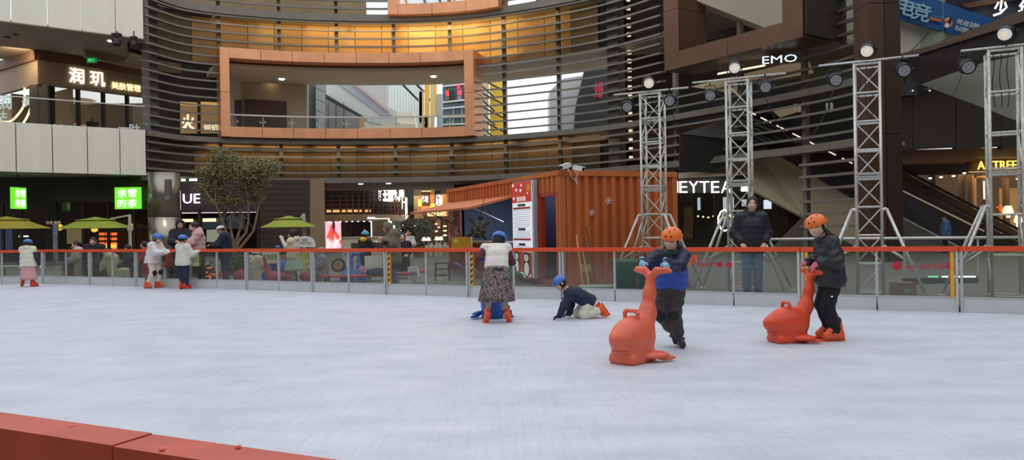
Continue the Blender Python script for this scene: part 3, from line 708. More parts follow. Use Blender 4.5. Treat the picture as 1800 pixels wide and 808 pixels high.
lamp('AREA', G(740, 60, 4.2), 160, (1, .72, .45), 4, G(740, 60, 0)); lamp('AREA', G(620, 52.5, 4.2), 110, (1, .82, .6), 4, G(620, 53, 0))
for t, px, py in ((0, 634, 321.5), (1, 683, 317)):
    p = P(px, py, 47); tag(MB().lathe((p.x, p.y, 4.32), [(.16, 0), (.16, .05)], 14).build('downlight', E_white), 'bright round downlight in the soffit above the curved lattice restaurant' if t == 0 else 'small downlight in the soffit over the restaurant\'s big lit characters', 'light')
# rest of the passage: side walls and rear
tag(wallpx('wall_passage', (572, 44.5), (562, 55), .1, 4.36, M_dark, None, .2), kind='structure')
tag(wallpx('wall_rear', (540, 76), (840, 76), .1, 6, M_dark, None, .2), kind='structure')
tag(wallpx('wall_inner', (800, 50), (1190, 44), .1, 4.36, M_dark, None, .2), kind='structure')

# ------------------------------------------------------------------ seen through the long frame: walls of the level and the plaza beyond
lv = thing('balcony_room', 'beige walled balcony room with dark doorway inside the long frame\'s left end', 'room', G(470, 49, 6.3))
quadpx('side_wall', [(400, 120, 45.5), (424, 134, 47.3), (424, 232, 47.3), (400, 236, 45.5)], M_beigew, lv, .1)
quadpx('end_wall', [(424, 134, 47.4), (540, 142, 48), (540, 232, 48), (424, 232, 47.4)], M_beigew, lv, .3)
quadpx('cornice', [(424, 127, 47.2), (545, 134, 47.6), (545, 143, 47.6), (424, 138, 47.2)], M_woodd, lv, .3)
quadpx('doorway', [(430, 174, 47.2), (503, 178, 47.6), (503, 230, 47.6), (430, 230, 47.2)], mat('doorway_brown', sc(92, 70, 62), .6), lv, .1)
quadpx('doorway', [(407, 175, 46.2), (425, 176, 46.9), (425, 230, 46.9), (407, 232, 46.2)], mat('doorway_dark', sc(58, 50, 48), .6), lv, .1)
quadpx('beam', [(640, 118, 46), (648, 118, 46), (654, 142, 49), (646, 142, 49)], M_darkg, lv, .05)
quadpx('beam', [(716, 122, 46), (722, 122, 46), (730, 141, 49), (722, 141, 49)], M_darkg, lv, .05)
for px, py in ((495, 121), (762, 127)):
    p = P(px, py, 46); tag(MB().lathe((p.x, p.y, 10.84), [(.17, 0), (.17, .05)], 14).build('downlight', emat('lit_down', (1, .97, .9), 4)), 'bright round downlight in the balcony ceiling, %s' % ('left part of the long frame' if px < 600 else 'right part of the long frame'), 'light')
lamp('AREA', P(495, 124, 46), 50, (1, .85, .6), .6, P(480, 230, 46.5)); lamp('AREA', P(470, 142, 46.9), 30, (1, .7, .35), .8, P(470, 230, 47.3))
tw = thing('tiled_tower', 'grey tiled wall with dark joints right of the beige balcony room', 'building', G(555, 60, 0))
M_gt = mat('grey_stone', sc(146, 150, 150), .6, var=.07, scale=.5)
for i in range(6):
    for j, (xa, xb) in enumerate(((541, 555), (555, 569))):
        y0 = 130 + i * 19 + (0 if j == 0 else 6); quadpx('stone_panel', [(xa + .4, y0 + .4, 55), (xb - .4, y0 + 6.4, 56), (xb - .4, y0 + 24.4, 56), (xa + .4, y0 + 18.4, 55)], M_gt, tw, .5)
quadpx('tower_core', [(541, 100, 56.6), (570, 100, 56.6), (570, 260, 56.6), (541, 260, 56.6)], M_darkg, tw, .5)
es = thing('far_escalator', 'long grey covered escalator slanting down beyond the long frame', 'escalator', G(660, 66, 0))
quadpx('side_panel', [(568, 143, 66), (612, 143, 66), (768, 240, 66), (640, 212, 66), (568, 166, 66)], mat('pale_grey_panel', sc(208, 212, 206), .6, var=.05, scale=.3), es, 1)
quadpx('glass_side', [(590, 143, 65.8), (616, 143, 65.8), (690, 203, 65.8), (672, 203, 65.8)], mat('blue_grey_panel', sc(176, 184, 194), .4), es, .1)
quadpx('underside', [(568, 163, 65.5), (640, 205, 65.5), (628, 210, 65.5), (568, 175, 65.5)], M_darkg, es, 1)
quadpx('pink_rail', [(616, 143, 65.4), (622, 143, 65.4), (682, 190, 65.4), (682, 196, 65.4)], mat('pink_beige', sc(210, 180, 168), .6), es, .3)
quadpx('wall_behind', [(568, 100, 80), (680, 100, 80), (680, 260, 80), (568, 260, 80)], mat('mid_grey', sc(196, 194, 190), .6), es, 1)
quadpx('dark_wall', [(568, 172, 64.5), (632, 206, 64.5), (640, 250, 64.5), (568, 250, 64.5)], mat('slate', sc(136, 136, 134), .6, var=.1, scale=.6), es, .3)
for x in (576, 590, 604): quadpx('wall_joint', [(x, 180, 64.3), (x + .8, 180, 64.3), (x + .8, 240, 64.3), (x, 240, 64.3)], M_dark, es, .1)
quadpx('gold_bit', [(630, 143, 64), (638, 143, 64), (638, 152, 64), (630, 149, 64)], M_gold, es, .2); quadpx('gold_bit', [(632, 206, 64), (640, 206, 64), (640, 226, 64), (632, 226, 64)], M_gold, es, .2)
t8 = thing('ribbed_tower', 'pale green ribbed tower standing behind the far escalator', 'building', G(705, 90, 0))
for i in range(13):
    xa = 679 + i * 5.0; quadpx('rib_panel', [(xa, 146 + (i % 3), 92), (xa + 4.6, 146 + (i % 3), 92), (xa + 4.6, 300, 92), (xa, 300, 92)], mat('tower_pale', sc(226, 236, 230), .5, var=.04, scale=.2), t8, 1)
for pa, pb in (((702, 143), (742, 183)), ((680, 191), (700, 207)), ((726, 143), (746, 162)), ((748, 168), (800, 220))): MB().beam(P(*pa, 88), P(*pb, 88), .25, .25).build('diagonal_brace', M_darkg, t8)
ys = thing('yellow_mast', 'yellow and cream panelled mast beyond the long frame', 'building', G(750, 84, 0))
for x0, x1, y0, y1, c in ((736, 744, 160, 228, 'c'), (746, 754, 144, 228, 'y'), (756, 763, 143, 228, 'c'), (737, 742, 161, 176, 'y'), (763, 767, 143, 164, 'y'), (745, 752, 204, 228, 'y'), (768, 777, 165, 228, 'p')):
    quadpx('mast_panel', [(x0, y0, 84), (x1, y0, 84), (x1, y1 + 40, 84), (x0, y1 + 40, 84)], {'y': mat('mast_yellow', sc(250, 196, 60), .5), 'c': mat('mast_cream', sc(226, 204, 160), .5), 'p': mat('mast_pale', sc(176, 184, 186), .5)}[c], ys, .6)
rb = thing('glass_block', 'dark glazed block with white balcony edges and red characters inside the long frame\'s right end', 'building', G(810, 76, 0))
quadpx('glazed_wall', [(778, 100, 76), (843, 96, 76), (843, 300, 76), (778, 300, 76)], mat('teal_glass', sc(78, 98, 104), .15, var=.2, scale=.4), rb, 1)
for y0, y1 in ((152, 146), (180, 174), (191, 186), (206, 204), (219, 217)): MB().beam(P(778, y0, 75.6), P(835, y1, 75.6), .2, .14).build('balcony_edge', M_white, rb)
for x in (797, 812, 826): MB().beam(P(x, 186, 75.7), P(x, 240, 75.7), .12, .12).build('mullion', mat('steel_pale', sc(150, 160, 160)), rb)
for x, y, s, w in ((786, 164, '福', .9), (808, 153, '新', 1.3), (808, 163, '年', 1.2), (820, 153, '快', 1.3), (820, 163, '乐', 1.2)): text('lettering', s, P(x, y, 75.3), 1, emat('lit_red', (.9, .06, .12), .8), rb, width=w * .45, height=.55, ext=.05, bold=.04)
for k, (x, c) in enumerate(((787, 'g'), (794, 'd'), (808, 'w'), (820, 'r'), (829, 'g'))): quadpx('window_pane', [(x - 4, 158, 75.6), (x + 4, 157.5, 75.6), (x + 4, 175, 75.6), (x - 4, 176, 75.6)], {'g': mat('pane_olive', sc(130, 124, 84)), 'd': mat('pane_dark', sc(50, 60, 60)), 'w': mat('pane_grey', sc(150, 160, 160)), 'r': mat('pane_rust', sc(120, 74, 66))}[c], rb, .1)
rf = thing('tent_roof', 'cream fabric tent roof peeking over the balcony floor inside the long frame', 'tent', G(700, 58, 6))
quadpx('roof_sheet', [(560, 228, 58), (620, 227, 58), (650, 222, 58), (676, 219, 58), (688, 216, 58), (730, 218, 58), (735, 240, 58), (560, 240, 58)], mat('tent_cream', sc(250, 240, 214), .7), rf, 2)
quadpx('roof_box', [(698, 197, 58.5), (726, 197, 58.5), (732, 228, 58.5), (698, 228, 58.5)], mat('tent_white', sc(246, 240, 222), .7), rf, 1.5)
# right of the frame: grey stair block partly behind the bright gap
gs = thing('stair_block', 'grey stepped block seen through the slats right of the bright opening', 'building', G(1010, 60, 4))
quadpx('grey_wall', [(990, 138, 60), (1028, 132, 60), (1012, 190, 60), (1010, 240, 60), (966, 240, 60), (966, 160, 60)], mat('pale_block', sc(206, 210, 212), .5, var=.05), gs, 3)
quadpx('dark_wall', [(1028, 120, 58), (1090, 110, 58), (1090, 260, 58), (1008, 260, 58), (1012, 190, 58)], M_darkg, gs, 1)
text('lettering', '火锅', P(1052, 158, 57.6), 1, emat('lit_red2', (.6, .03, .06), .5), gs, width=.7, height=1.3, bold=.03)
ym = thing('yellow_scaffold', 'bright yellow lattice structure seen through the slats beside the long frame', 'building', G(870, 70, 4))
quadpx('yellow_panel', [(861, 120, 70), (889, 120, 70), (889, 260, 70), (861, 260, 70)], mat('scaf_yellow', sc(250, 205, 70), .5), ym, .5)
quadpx('cream_panel', [(846, 120, 70), (859, 120, 70), (859, 260, 70), (846, 260, 70)], mat('scaf_cream', sc(230, 214, 176), .5), ym, .5)
for i in range(9): MB().beam(P(848, 140 + i * 12, 69.5), P(870 if i % 2 else 886, 160 + i * 12, 69.5), .14, .14).build('brace', M_darkg, ym)
# level-two shop seen behind the slats left of the frame
ls = thing('slat_shop', 'small warm lit shop window behind the slats left of the long frame', 'shop', G(345, 44, 6.4))
quadpx('back_wall', [(258, 60, 44.5), (396, 90, 45.5), (396, 245, 45.5), (258, 245, 44.5)], M_dark, ls, .2)
for x0, x1 in ((317, 346), (353, 390)):
    quadpx('lit_window', [(x0, 178, 44), (x1, 180, 44), (x1, 234, 44), (x0, 234, 44)], mat('window_amber', sc(110, 78, 44), .4, emit=(.5, .3, .12), estr=.35), ls, .1)
    quadpx('lit_strip', [(x0, 179, 43.8), (x1, 181, 43.8), (x1, 186, 43.8), (x0, 184, 43.8)], mat('strip_amber', sc(180, 120, 60), emit=(1, .55, .2), estr=.5), ls, .1)
text('lettering', '火', P(331, 215, 43.7), 1, E_soft, ls, width=.8, height=.95, bold=.03); text('lettering', '润玑', P(371, 225, 43.7), 1, E_soft, ls, width=.9, height=.4, bold=.01)
quadpx('pale_strip', [(300, 50, 43.5), (378, 62, 44), (378, 72, 44), (300, 60, 43.5)], M_beigew, ls, .1)
# far windows inside the top frame
tf = thing('lit_windows', 'bright white windows with slanting blue struts inside the topmost copper frame', 'window', P(790, 5, 49))
quadpx('window_pane', [(706, -60, 50), (880, -60, 50), (880, 8, 50), (706, 8, 50)], mat('pane_white', sc(222, 232, 236), .4, emit=(.8, .88, .92), estr=.35), tf, .1)
for x, m in ((715, 'y'), (748, 'd'), (775, 'd'), (800, 'y'), (830, 'd'), (858, 'd')): MB().beam(P(x, 8, 49.8), P(x - 14, -50, 49.8), .16, .16).build('strut', M_gold if m == 'y' else mat('strut_blue', sc(90, 110, 130)), tf)
# bases that carry the far buildings down to the ground
for nm, x0, x1, dd, th in (('tw', 541, 570, 56.6, 3), ('t8', 679, 744, 92, 2), ('ys', 736, 777, 84.2, .5), ('rb', 778, 843, 76, 2), ('gs', 966, 1012, 60.2, 2), ('ym', 846, 889, 70, .5), ('es', 600, 680, 80, 1)):
    o_ = dict(tw=tw, t8=t8, ys=ys, rb=rb, gs=gs, ym=ym, es=es)[nm]; p0, p1 = G(x0, dd, -.05), G(x1, dd, -.05); prism('base_block', [p0, p1, p1 + Vector((0, th, 0)), p0 + Vector((0, th, 0))], (0, 0, 6.5), M_darkg, o_)
# added unseen warm lights above and below the gold panels, imitating golden reflections
for t, pw in ((420, 8), (500, 20), (580, 40), (660, 54), (740, 74), (810, 92), (880, 40), (950, 9), (1010, 5)):
    lamp('AREA', Wo(t, .3, 13.65), pw, (1, .7, .28), 2.4, Wo(t, 1.0, 12.2)); lamp('AREA', Wo(t, .3, 11.95), pw * .5, (1, .7, .28), 2.4, Wo(t, 1.0, 13.0))
for t in (410, 500, 590, 680, 770, 860, 950, 1030): lamp('AREA', Wo(t, .3, 6.4), 16, (1, .72, .4), 2.4, Wo(t, 1.0, 5.2))
# ------------------------------------------------------------------ right side of the atrium
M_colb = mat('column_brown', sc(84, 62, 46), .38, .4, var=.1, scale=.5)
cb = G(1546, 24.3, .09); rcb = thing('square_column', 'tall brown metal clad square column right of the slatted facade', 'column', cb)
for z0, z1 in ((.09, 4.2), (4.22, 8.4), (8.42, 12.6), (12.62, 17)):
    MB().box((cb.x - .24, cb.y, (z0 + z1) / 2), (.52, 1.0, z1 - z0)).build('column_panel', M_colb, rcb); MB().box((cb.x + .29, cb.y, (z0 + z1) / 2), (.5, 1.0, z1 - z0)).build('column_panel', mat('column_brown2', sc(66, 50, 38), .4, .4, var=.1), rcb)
ht = thing('tea_shop', 'dark tea shop front with white double line letters, right of the orange container', 'shop', G(1260, 37, .1))
M_int2 = mat('tea_interior', sc(70, 58, 46), .7, var=.3, scale=.9)
wallpx('sign_band', (1120, 36.9), (1345, 35.6), 2.95, 3.95, mat('sign_dark', sc(46, 44, 42), .6), ht, .3)
wallpx('glass_front', (1120, 37.0), (1345, 35.7), .1, 2.95, M_shopg, ht, .02)
wallpx('back_wall', (1120, 41), (1500, 38.5), .1, 4.3, M_int2, ht)
wallpx('sill', (1120, 36.9), (1500, 35.3), .1, .45, M_dark, ht, .3)
for px in (1222, 1258, 1300, 1340): c = G(px, 36.5); box('mullion', (c.x, c.y, 1.6), (.12, .14, 2.9), M_mull, ht)
a = P(1236, 328, 36.1)
for ch, px, w in (('H', 1184, 15), ('E', 1201, 14), ('Y', 1219, 17), ('T', 1238, 17), ('E', 1257, 14), ('A', 1276, 17)):
    d_ = 36.6 - (px - 1120) / 225 * 1.2
    g = text('lettering', ch, P(px, 328.5, d_), 1, E_white, ht, width=w / F * d_, height=.56, ext=.05, bold=-.004)
text('lettering', '喜', P(1309, 331, 35.8), 1, E_white, ht, width=.4, height=.3, ext=.03, bold=.04)
E_screen = emat('lit_screen', (.75, .85, 1), .9)
for x0, x1, y0, y1 in ((1272, 1290, 346, 370), (1305, 1325, 350, 362), (1340, 1356, 351, 367), (1227, 1231, 347, 369)): bpx('menu_screen', x0, y0, x1, y1, 37.6, E_screen, .1, ht)
for i in range(9): p = P(1227 + i * 9, 380 + (i % 3), 38); MB().lathe(p, [(.03, -.04), (.06, 0), (.03, .05)], 8).build('pendant_bulb', E_warm, ht)
for x, w, h, c in ((1212, .5, 1.6, (150, 110, 70)), (1232, .9, .7, (60, 60, 50)), (1286, .5, 1.2, (70, 60, 50)), (1370, .8, 1.0, (84, 64, 48))): p = G(x, 38.2, .1 + h / 2 + .6); box('display_block', p, (w, .3, h), mat('disp_%d' % x, sc(*c), .6, var=.3, scale=5), ht)
# cloud-shaped lit outline sign on the glass
pts = []
cc_ = P(1274, 387, 35.9)
for i in range(49):
    t = 2 * math.pi * i / 48; r = 1 + .1 * abs(math.sin(5 * t)); pts.append(cc_ + Vector((.26 * r * math.cos(t) * (1 + .15 * abs(math.cos(t))), 0, .47 * r * math.sin(t))))
cs = thing('outline_sign', 'white scalloped outline sign glowing on the tea shop glass behind the second tower', 'sign', cc_)
MB().tube(pts, .035, 6).build('light_tube', E_white, cs)
for r_ in range(3): text('lettering', ('茶', '鲜', '果')[r_], cc_ + Vector((0, 0, .22 - .22 * r_)), 1, mat('letter_grey', sc(120, 130, 110), emit=(.4, .5, .35), estr=.3), cs, width=.2, height=.17)
# escalator soffit / pale side above the tea shop
ea = thing('escalator', 'pale sided escalator slanting down behind the slats, above the tea shop', 'escalator', G(1380, 33, .1))
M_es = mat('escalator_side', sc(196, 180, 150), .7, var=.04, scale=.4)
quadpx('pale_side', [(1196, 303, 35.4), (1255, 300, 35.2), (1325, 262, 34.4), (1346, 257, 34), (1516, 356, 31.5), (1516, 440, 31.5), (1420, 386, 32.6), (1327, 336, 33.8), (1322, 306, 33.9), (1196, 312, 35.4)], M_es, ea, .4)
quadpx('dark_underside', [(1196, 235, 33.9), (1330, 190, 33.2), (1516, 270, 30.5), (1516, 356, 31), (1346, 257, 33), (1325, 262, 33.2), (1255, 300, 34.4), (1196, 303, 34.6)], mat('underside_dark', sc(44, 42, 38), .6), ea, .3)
for x in (1310, 1337, 1365, 1393, 1422, 1451, 1480): MB().beam(P(x, 200 + (x - 1324) * .5, 32.0 - (x - 1324) * .011), P(x + 18, 209 + (x - 1324) * .5, 31.8 - (x - 1324) * .011), .06, .05).build('light_dash', E_soft, ea)
for k in range(5): MB().beam(P(1290 + 8 * k, 200 + 9 * k, 32.4), P(1500, 262 + 17 * k, 30.2), .12, .1).build('truss_bar', M_mull, ea)
quadpx('stair_wall', [(1412, 384, 32.4), (1516, 440, 31.3), (1516, 520, 31.3), (1327, 520, 33.6), (1327, 470, 33.6)], mat('stair_grey', sc(92, 86, 76), .7), ea, .3)
wu = thing('wall_right', None, None, G(1400, 36, 4.5), kind='structure')
quadpx('dark_wall', [(1090, 215, 41.5), (1340, 150, 39), (1560, 100, 37), (1560, 480, 37), (1340, 330, 39), (1090, 310, 41.5)], M_darkg, wu, .3)
quadpx('dark_wall', [(1090, -60, 41.6), (1340, -60, 39.2), (1340, 160, 39.2), (1090, 216, 41.6)], mat('brown_grey', sc(70, 62, 52), .7), wu, .3)
quadpx('pale_wall', [(1340, -60, 36), (1640, -60, 34), (1640, 100, 34), (1500, 112, 34.8), (1340, 140, 36)], mat('grey_beige', sc(208, 203, 184), .7, var=.03), wu, .3)
quadpx('lit_ceiling', [(1215, 152, 35), (1420, 103, 33), (1430, 128, 33), (1300, 150, 34), (1300, 165, 34)], mat('lit_cream', sc(176, 160, 124), .7, emit=(1, .8, .5), estr=.12), wu, .1)
quadpx('lit_ceiling', [(1360, 195, 34), (1404, 184, 33.5), (1404, 196, 33.5), (1372, 206, 34)], mat('lit_cream', (0, 0, 0)), wu, .1)
for x in (1396, 1404, 1415, 1452, 1460): quadpx('lit_slot', [(x, 183 - (x - 1396) * .05, 33.2), (x + 4, 182, 33.2), (x + 4, 196, 33.2), (x, 197, 33.2)], mat('slot_cream', sc(150, 145, 125), emit=(.9, .85, .7), estr=.15), wu, .05)
text('lettering', 'EMO', P(1370, 104, 29.4), 1, emat('lit_blue_white', (.75, .9, 1), 1.3), ea, right=(1, -.3, 0), width=1.3, height=.3, ext=.03)
quadpx('ceiling_strip', [(1262, 128, 32), (1345, 113, 31), (1345, 116, 31), (1262, 131, 32)], E_soft, wu, .1)
# banner, beams, dark cladding at the upper right
M_gb = mat('grey_beige', (0, 0, 0))
bn = thing('banner', 'long blue esports banner with white characters slanting behind the brown column', 'banner', P(1660, 40, 31))
quadpx('banner_sheet', [(1500, -45, 31), (1640, -2, 31), (1765, 40, 31), (1690, 65, 31), (1500, 11, 31)], mat('banner_blue', sc(30, 86, 150), .5, var=.15, scale=.6), bn, .1)
BR = (P(1685, 63, 31) - P(1575, 33, 31)).normalized(); BU = Vector((0, -1, 0)).cross(BR) * -1
if BU.z < 0: BU = -BU
for s, x, y, w, h in (('电', 1592, 12, .78, .72), ('竞', 1619, 22, .78, .74), ('电', 1567, 4, .6, .62)): text('lettering', s, P(x, y, 30.85), 1, mat('letter_sky', sc(150, 190, 215), .6), bn, right=BR, up=BU, width=w, height=h, ext=.02, bold=.015)
text('lettering', 'WE ARE SUPER\nPLAYERS', P(1698, 48, 30.85), 1, mat('letter_cream', sc(200, 205, 200), .6), bn, right=BR, up=BU, width=.95, height=.5, ext=.02, bold=.02, shear=.2, align='LEFT').location -= BR * .45
text('lettering', '·Core助', P(1647, 29, 30.85), 1, mat('letter_blue', sc(80, 130, 170), .6), bn, right=BR, up=BU, width=.45, height=.13, ext=.02)
MB().lathe(P(1644, 34, 30.9), [(.02, 0), (.02, .01)], 6).build('orange_pill', mat('pill', sc(190, 110, 60)), bn)
prism('orange_pill', [P(1634, 30, 30.85), P(1654, 34, 30.85), P(1655, 39, 30.85), P(1634, 35, 30.85)], (0, .02, 0), mat('pill', (0, 0, 0)), bn)
for (x, y, rx, rz, c, t) in ((1667, 39, .15, .2, (226, 176, 80), -.4), (1666, 41, .13, .12, (190, 40, 50), 0), (1664, 45, .1, .1, (235, 225, 215), 0), (1670, 36, .06, .1, (40, 30, 30), .4)):
    q = P(x, y, 30.8 - .03 * (c[0] == 190) - .05 * (c[0] == 235) - .06 * (c[0] == 40)); prism('badge', [q + Matrix.Rotation(t, 3, 'Y') @ Vector((rx * math.cos(k * math.pi / 8), 0, rz * math.sin(k * math.pi / 8))) for k in range(16)], (0, .02, 0), mat('badge_%d' % c[0], sc(*c)), bn)
ub = thing('wall_upper', None, None, P(1700, 100, 30), kind='structure')
quadpx('pale_wall', [(1560, 8, 31.6), (1800, 70, 31.6), (1800, 150, 31.6), (1560, 150, 31.6)], M_gb, ub, .3)
MB().beam(P(1632, 58, 31.3), P(1595, 96, 31.3), .03, .03).build('wall_joint', M_dark, ub)
quadpx('dark_fascia', [(1575, 97, 29), (1640, 77, 28.6), (1840, 2, 27), (1840, 25, 27), (1575, 108, 29)], mat('fascia_brown', sc(88, 68, 50), .5), ub, .4)
quadpx('dark_beam', [(1560, 106, 29.2), (1840, 20, 27.2), (1840, 84, 27.2), (1739, 106, 28), (1619, 148, 29), (1560, 160, 29.2)], mat('beam_black', sc(46, 38, 34), .5), ub, .5)
quadpx('pale_triangle', [(1600, 142, 30.5), (1850, 60, 30.5), (1850, 240, 30.5), (1741, 194, 30.5), (1611, 146, 30.5)], mat('triangle_grey', sc(160, 160, 146), .7), ub, .3)
for x0, x1 in ((1560, 1604), (1605, 1680), (1681, 1760), (1761, 1860)): quadpx('brown_panel', [(x0, 130, 30), (x1, 130 + (0 if x1 < 1610 else (x1 - 1605) * .38), 30), (x1, 262, 30), (x0, 264, 30)] if x0 < 1605 else [(x0, 144 + (x0 - 1605) * .375, 30), (x1 - .5, 144 + (x1 - 1605) * .375, 30), (x1 - .5, 260 - (x1 - 1605) * .02, 30), (x0, 262, 30)], mat('panel_umber', sc(64, 56, 48), .5), ub, .3)
quadpx('dark_sign_wall', [(1690, -60, 33), (1860, -60, 33), (1860, 60, 33), (1790, 52, 33), (1630, -3, 33)], mat('night_blue', sc(30, 36, 54), .5), ub, .2)
quadpx('brown_beam', [(1740, -3, 32.7), (1820, -16, 32.7), (1860, -14, 32.7), (1702, 14, 32.7), (1690, 8, 32.7)], mat('beam_rust', sc(104, 70, 48), .6), ub, .2)
sg = thing('lit_sign', 'white lit brushstroke characters on dark blue in the upper right corner', 'sign', P(1770, 14, 32))
for s, x in (('少', 1757), ('年', 1801)): text('lettering', s, P(x, 14, 32.3), 1, E_white, sg, width=.62, height=.75, ext=.04, bold=.015, shear=.2)
sd = thing('spot_cabinet', 'small dark grey box with tiny lamps hanging under the black beam', 'box', P(1600, 156, 28.5))
bpx('cabinet', 1578, 146, 1612, 168, 28.6, M_darkg, .4, sd); MB().lathe(P(1604, 160, 28.5), [(.03, 0), (.03, .03)], 8).build('lamp', E_white, sd); MB().lathe(P(1634, 160, 28.5), [(.03, 0), (.03, .03)], 8).build('lamp', E_white, sd)
bpx('hanger', 1590, 120, 1592, 147, 28.7, M_black, .06, sd); bpx('lamp_bar', 1604, 161, 1636, 162, 28.7, M_black, .05, sd)
# clothes shop and escalator at the lower right
ac = thing('clothes_shop', 'amber lit clothes shop with yellow neon name behind the rightmost tower', 'shop', G(1700, 38, .1))
bpx('back_wall', 1560, 262, 1900, 470, 44, mat('shop_umber', sc(104, 76, 46), .7, var=.2, scale=.5), .3, ac)
quadpx('soffit', [(1560, 264, 30.3), (1900, 256, 30.3), (1900, 285, 41), (1560, 290, 41)], mat('soffit_amber', sc(120, 78, 44), .6), ac, .2)
bpx('bulkhead', 1560, 284, 1705, 308, 41, mat('bulkhead_brown', sc(62, 48, 38), .6), .4, ac); bpx('sign_board', 1703, 281, 1860, 301, 37, mat('board_umber', sc(84, 60, 38), .6), .3, ac)
text('lettering', 'ACTREE', P(1752, 290, 36.8), 1, emat('neon_yellow', (1, .78, .15), 1.7), ac, width=1.95, height=.42, ext=.05, bold=.0)
bpx('lit_strip', 1703, 299.5, 1860, 302, 36.9, E_warm, .1, ac)
for x, y in ((1635, 314), (1654, 312), (1676, 310), (1695, 305), (1740, 306), (1775, 303), (1789, 315)): p = P(x, y, 38.5); MB().lathe(p, [(.04, -.02), (.08, 0), (.08, .06)], 10).build('spotlight', emat('lit_amber', (1, .78, .45), 2.5), ac)
for x in (1640, 1692, 1708, 1735, 1770): bpx('pilaster', x, 306, x + 4, 450, 39, mat('pilaster_brown', sc(74, 54, 36), .6), .3, ac)
bpx('door_frame', 1713, 309, 1739, 312, 38.6, M_gold, .1, ac); bpx('door_frame', 1713, 309, 1716, 440, 38.6, M_gold, .1, ac); bpx('door_frame', 1736, 309, 1739, 440, 38.6, M_gold, .1, ac)
bpx('door_handle', 1729.5, 318, 1731, 350, 38.4, E_soft, .05, ac); bpx('warm_niche', 1762, 330, 1790, 420, 40, mat('niche_amber', sc(150, 104, 50), .6, emit=(1, .6, .2), estr=.12), .2, ac)
for x, y, r in ((1772, 372, .25), (1790, 388, .2)): p = P(x, y, 37.5); MB().lathe((p.x, p.y, p.z - .3), [(.08, 0), (.1, .2), (r, .25), (r * .6, .6)], 14).build('table_lamp', E_warm, ac)
p = P(1757, 371, 37.8); blob('flower_bunch', [('e', p + Vector((x, 0, z)), (.1, .1, .1)) for x, z in ((0, 0), (.12, .1), (-.1, .12), (.03, .22))], mat('flower_orange', sc(220, 120, 50), .6), ac, .04)
lamp('AREA', P(1690, 308, 40), 120, (1, .62, .28), 3, P(1690, 450, 40)); lamp('AREA', P(1780, 306, 38), 70, (1, .66, .3), 1.5, P(1770, 450, 38))
e2 = thing('escalator', 'dark escalator with two rails descending in front of the amber clothes shop', 'escalator', G(1680, 33, .1))
quadpx('balustrade_panel', [(1550, 283, 35), (1850, 438, 33), (1850, 452, 33), (1550, 304, 35)], mat('balustrade_amber_lit', sc(124, 88, 54), .4), e2, .05)  # orange shop light is put into this panel's colour
MB().beam(P(1550, 279, 35), P(1850, 434, 33), .12, .1).build('handrail', M_black, e2)
quadpx('balustrade_panel', [(1550, 303, 33), (1850, 456, 31), (1850, 480, 31), (1550, 322, 33)], mat('balustrade_dark', sc(58, 44, 34), .35), e2, .05)
MB().beam(P(1550, 297, 33), P(1850, 452, 31), .12, .1).build('handrail', M_black, e2)
MB().beam(P(1550, 317, 32.6), P(1730, 406, 31.2), .06, .06).build('lit_edge', mat('edge_alu', sc(200, 180, 150), .3, .6, emit=(1, .8, .6), estr=.15), e2)
quadpx('skirt_panel', [(1550, 320, 32.4), (1850, 478, 31), (1850, 510, 31), (1700, 462, 31.5), (1550, 366, 32.4)], mat('skirt_dark', sc(44, 38, 34), .45), e2, .4)
quadpx('concrete_side', [(1550, 366, 32.2), (1700, 441, 31.4), (1760, 470, 31), (1850, 515, 30.8), (1850, 560, 30.8), (1550, 560, 32.2)], mat('concrete_grey', sc(112, 108, 98), .7, var=.08, scale=.4), e2, .4)
MB().beam(P(1578, 378, 31.6), P(1700, 441, 31.0), .05, .05).build('side_trim', M_alu, e2)
# steel hand railing along the promenade and the low dark wall with a light strip
hr = thing('steel_railing', 'long horizontal steel handrail behind the towers at the right', 'railing', G(1560, 18.5, .09))
MB().tube([G(1330, 20, .97), G(1580, 18.4, .97), G(1840, 17, .97)], .035, 10).build('handrail', M_alu, hr, True)
for px in (1345, 1455, 1590, 1720, 1830): c = G(px, 20 - (px - 1330) * .006, 0); MB().tube([(c.x, c.y, .09), (c.x, c.y, .96)], .025, 8).build('railing_post', M_alud, hr)
lw = thing('low_wall', 'low dark glazed wall with a dotted light strip behind the rightmost barrier panels', 'wall', G(1640, 20, .09))
for i in range(26): c = G(1633 + i * 3.0 + (6 if i > 5 else 0), 19.4, .0); p = P(1633 + i * 3.0 + (6 if i > 5 else 0), 486, 15.2); box('light_dot', p, (.022, .02, .03), E_white if i > 5 else emat('lit_mint', (.3, 1, .6), 1), lw)
bpx('glazed_panel', 1590, 487, 1720, 505, 15.3, mat('glazed_slate', sc(70, 80, 84), .3), .1, lw)

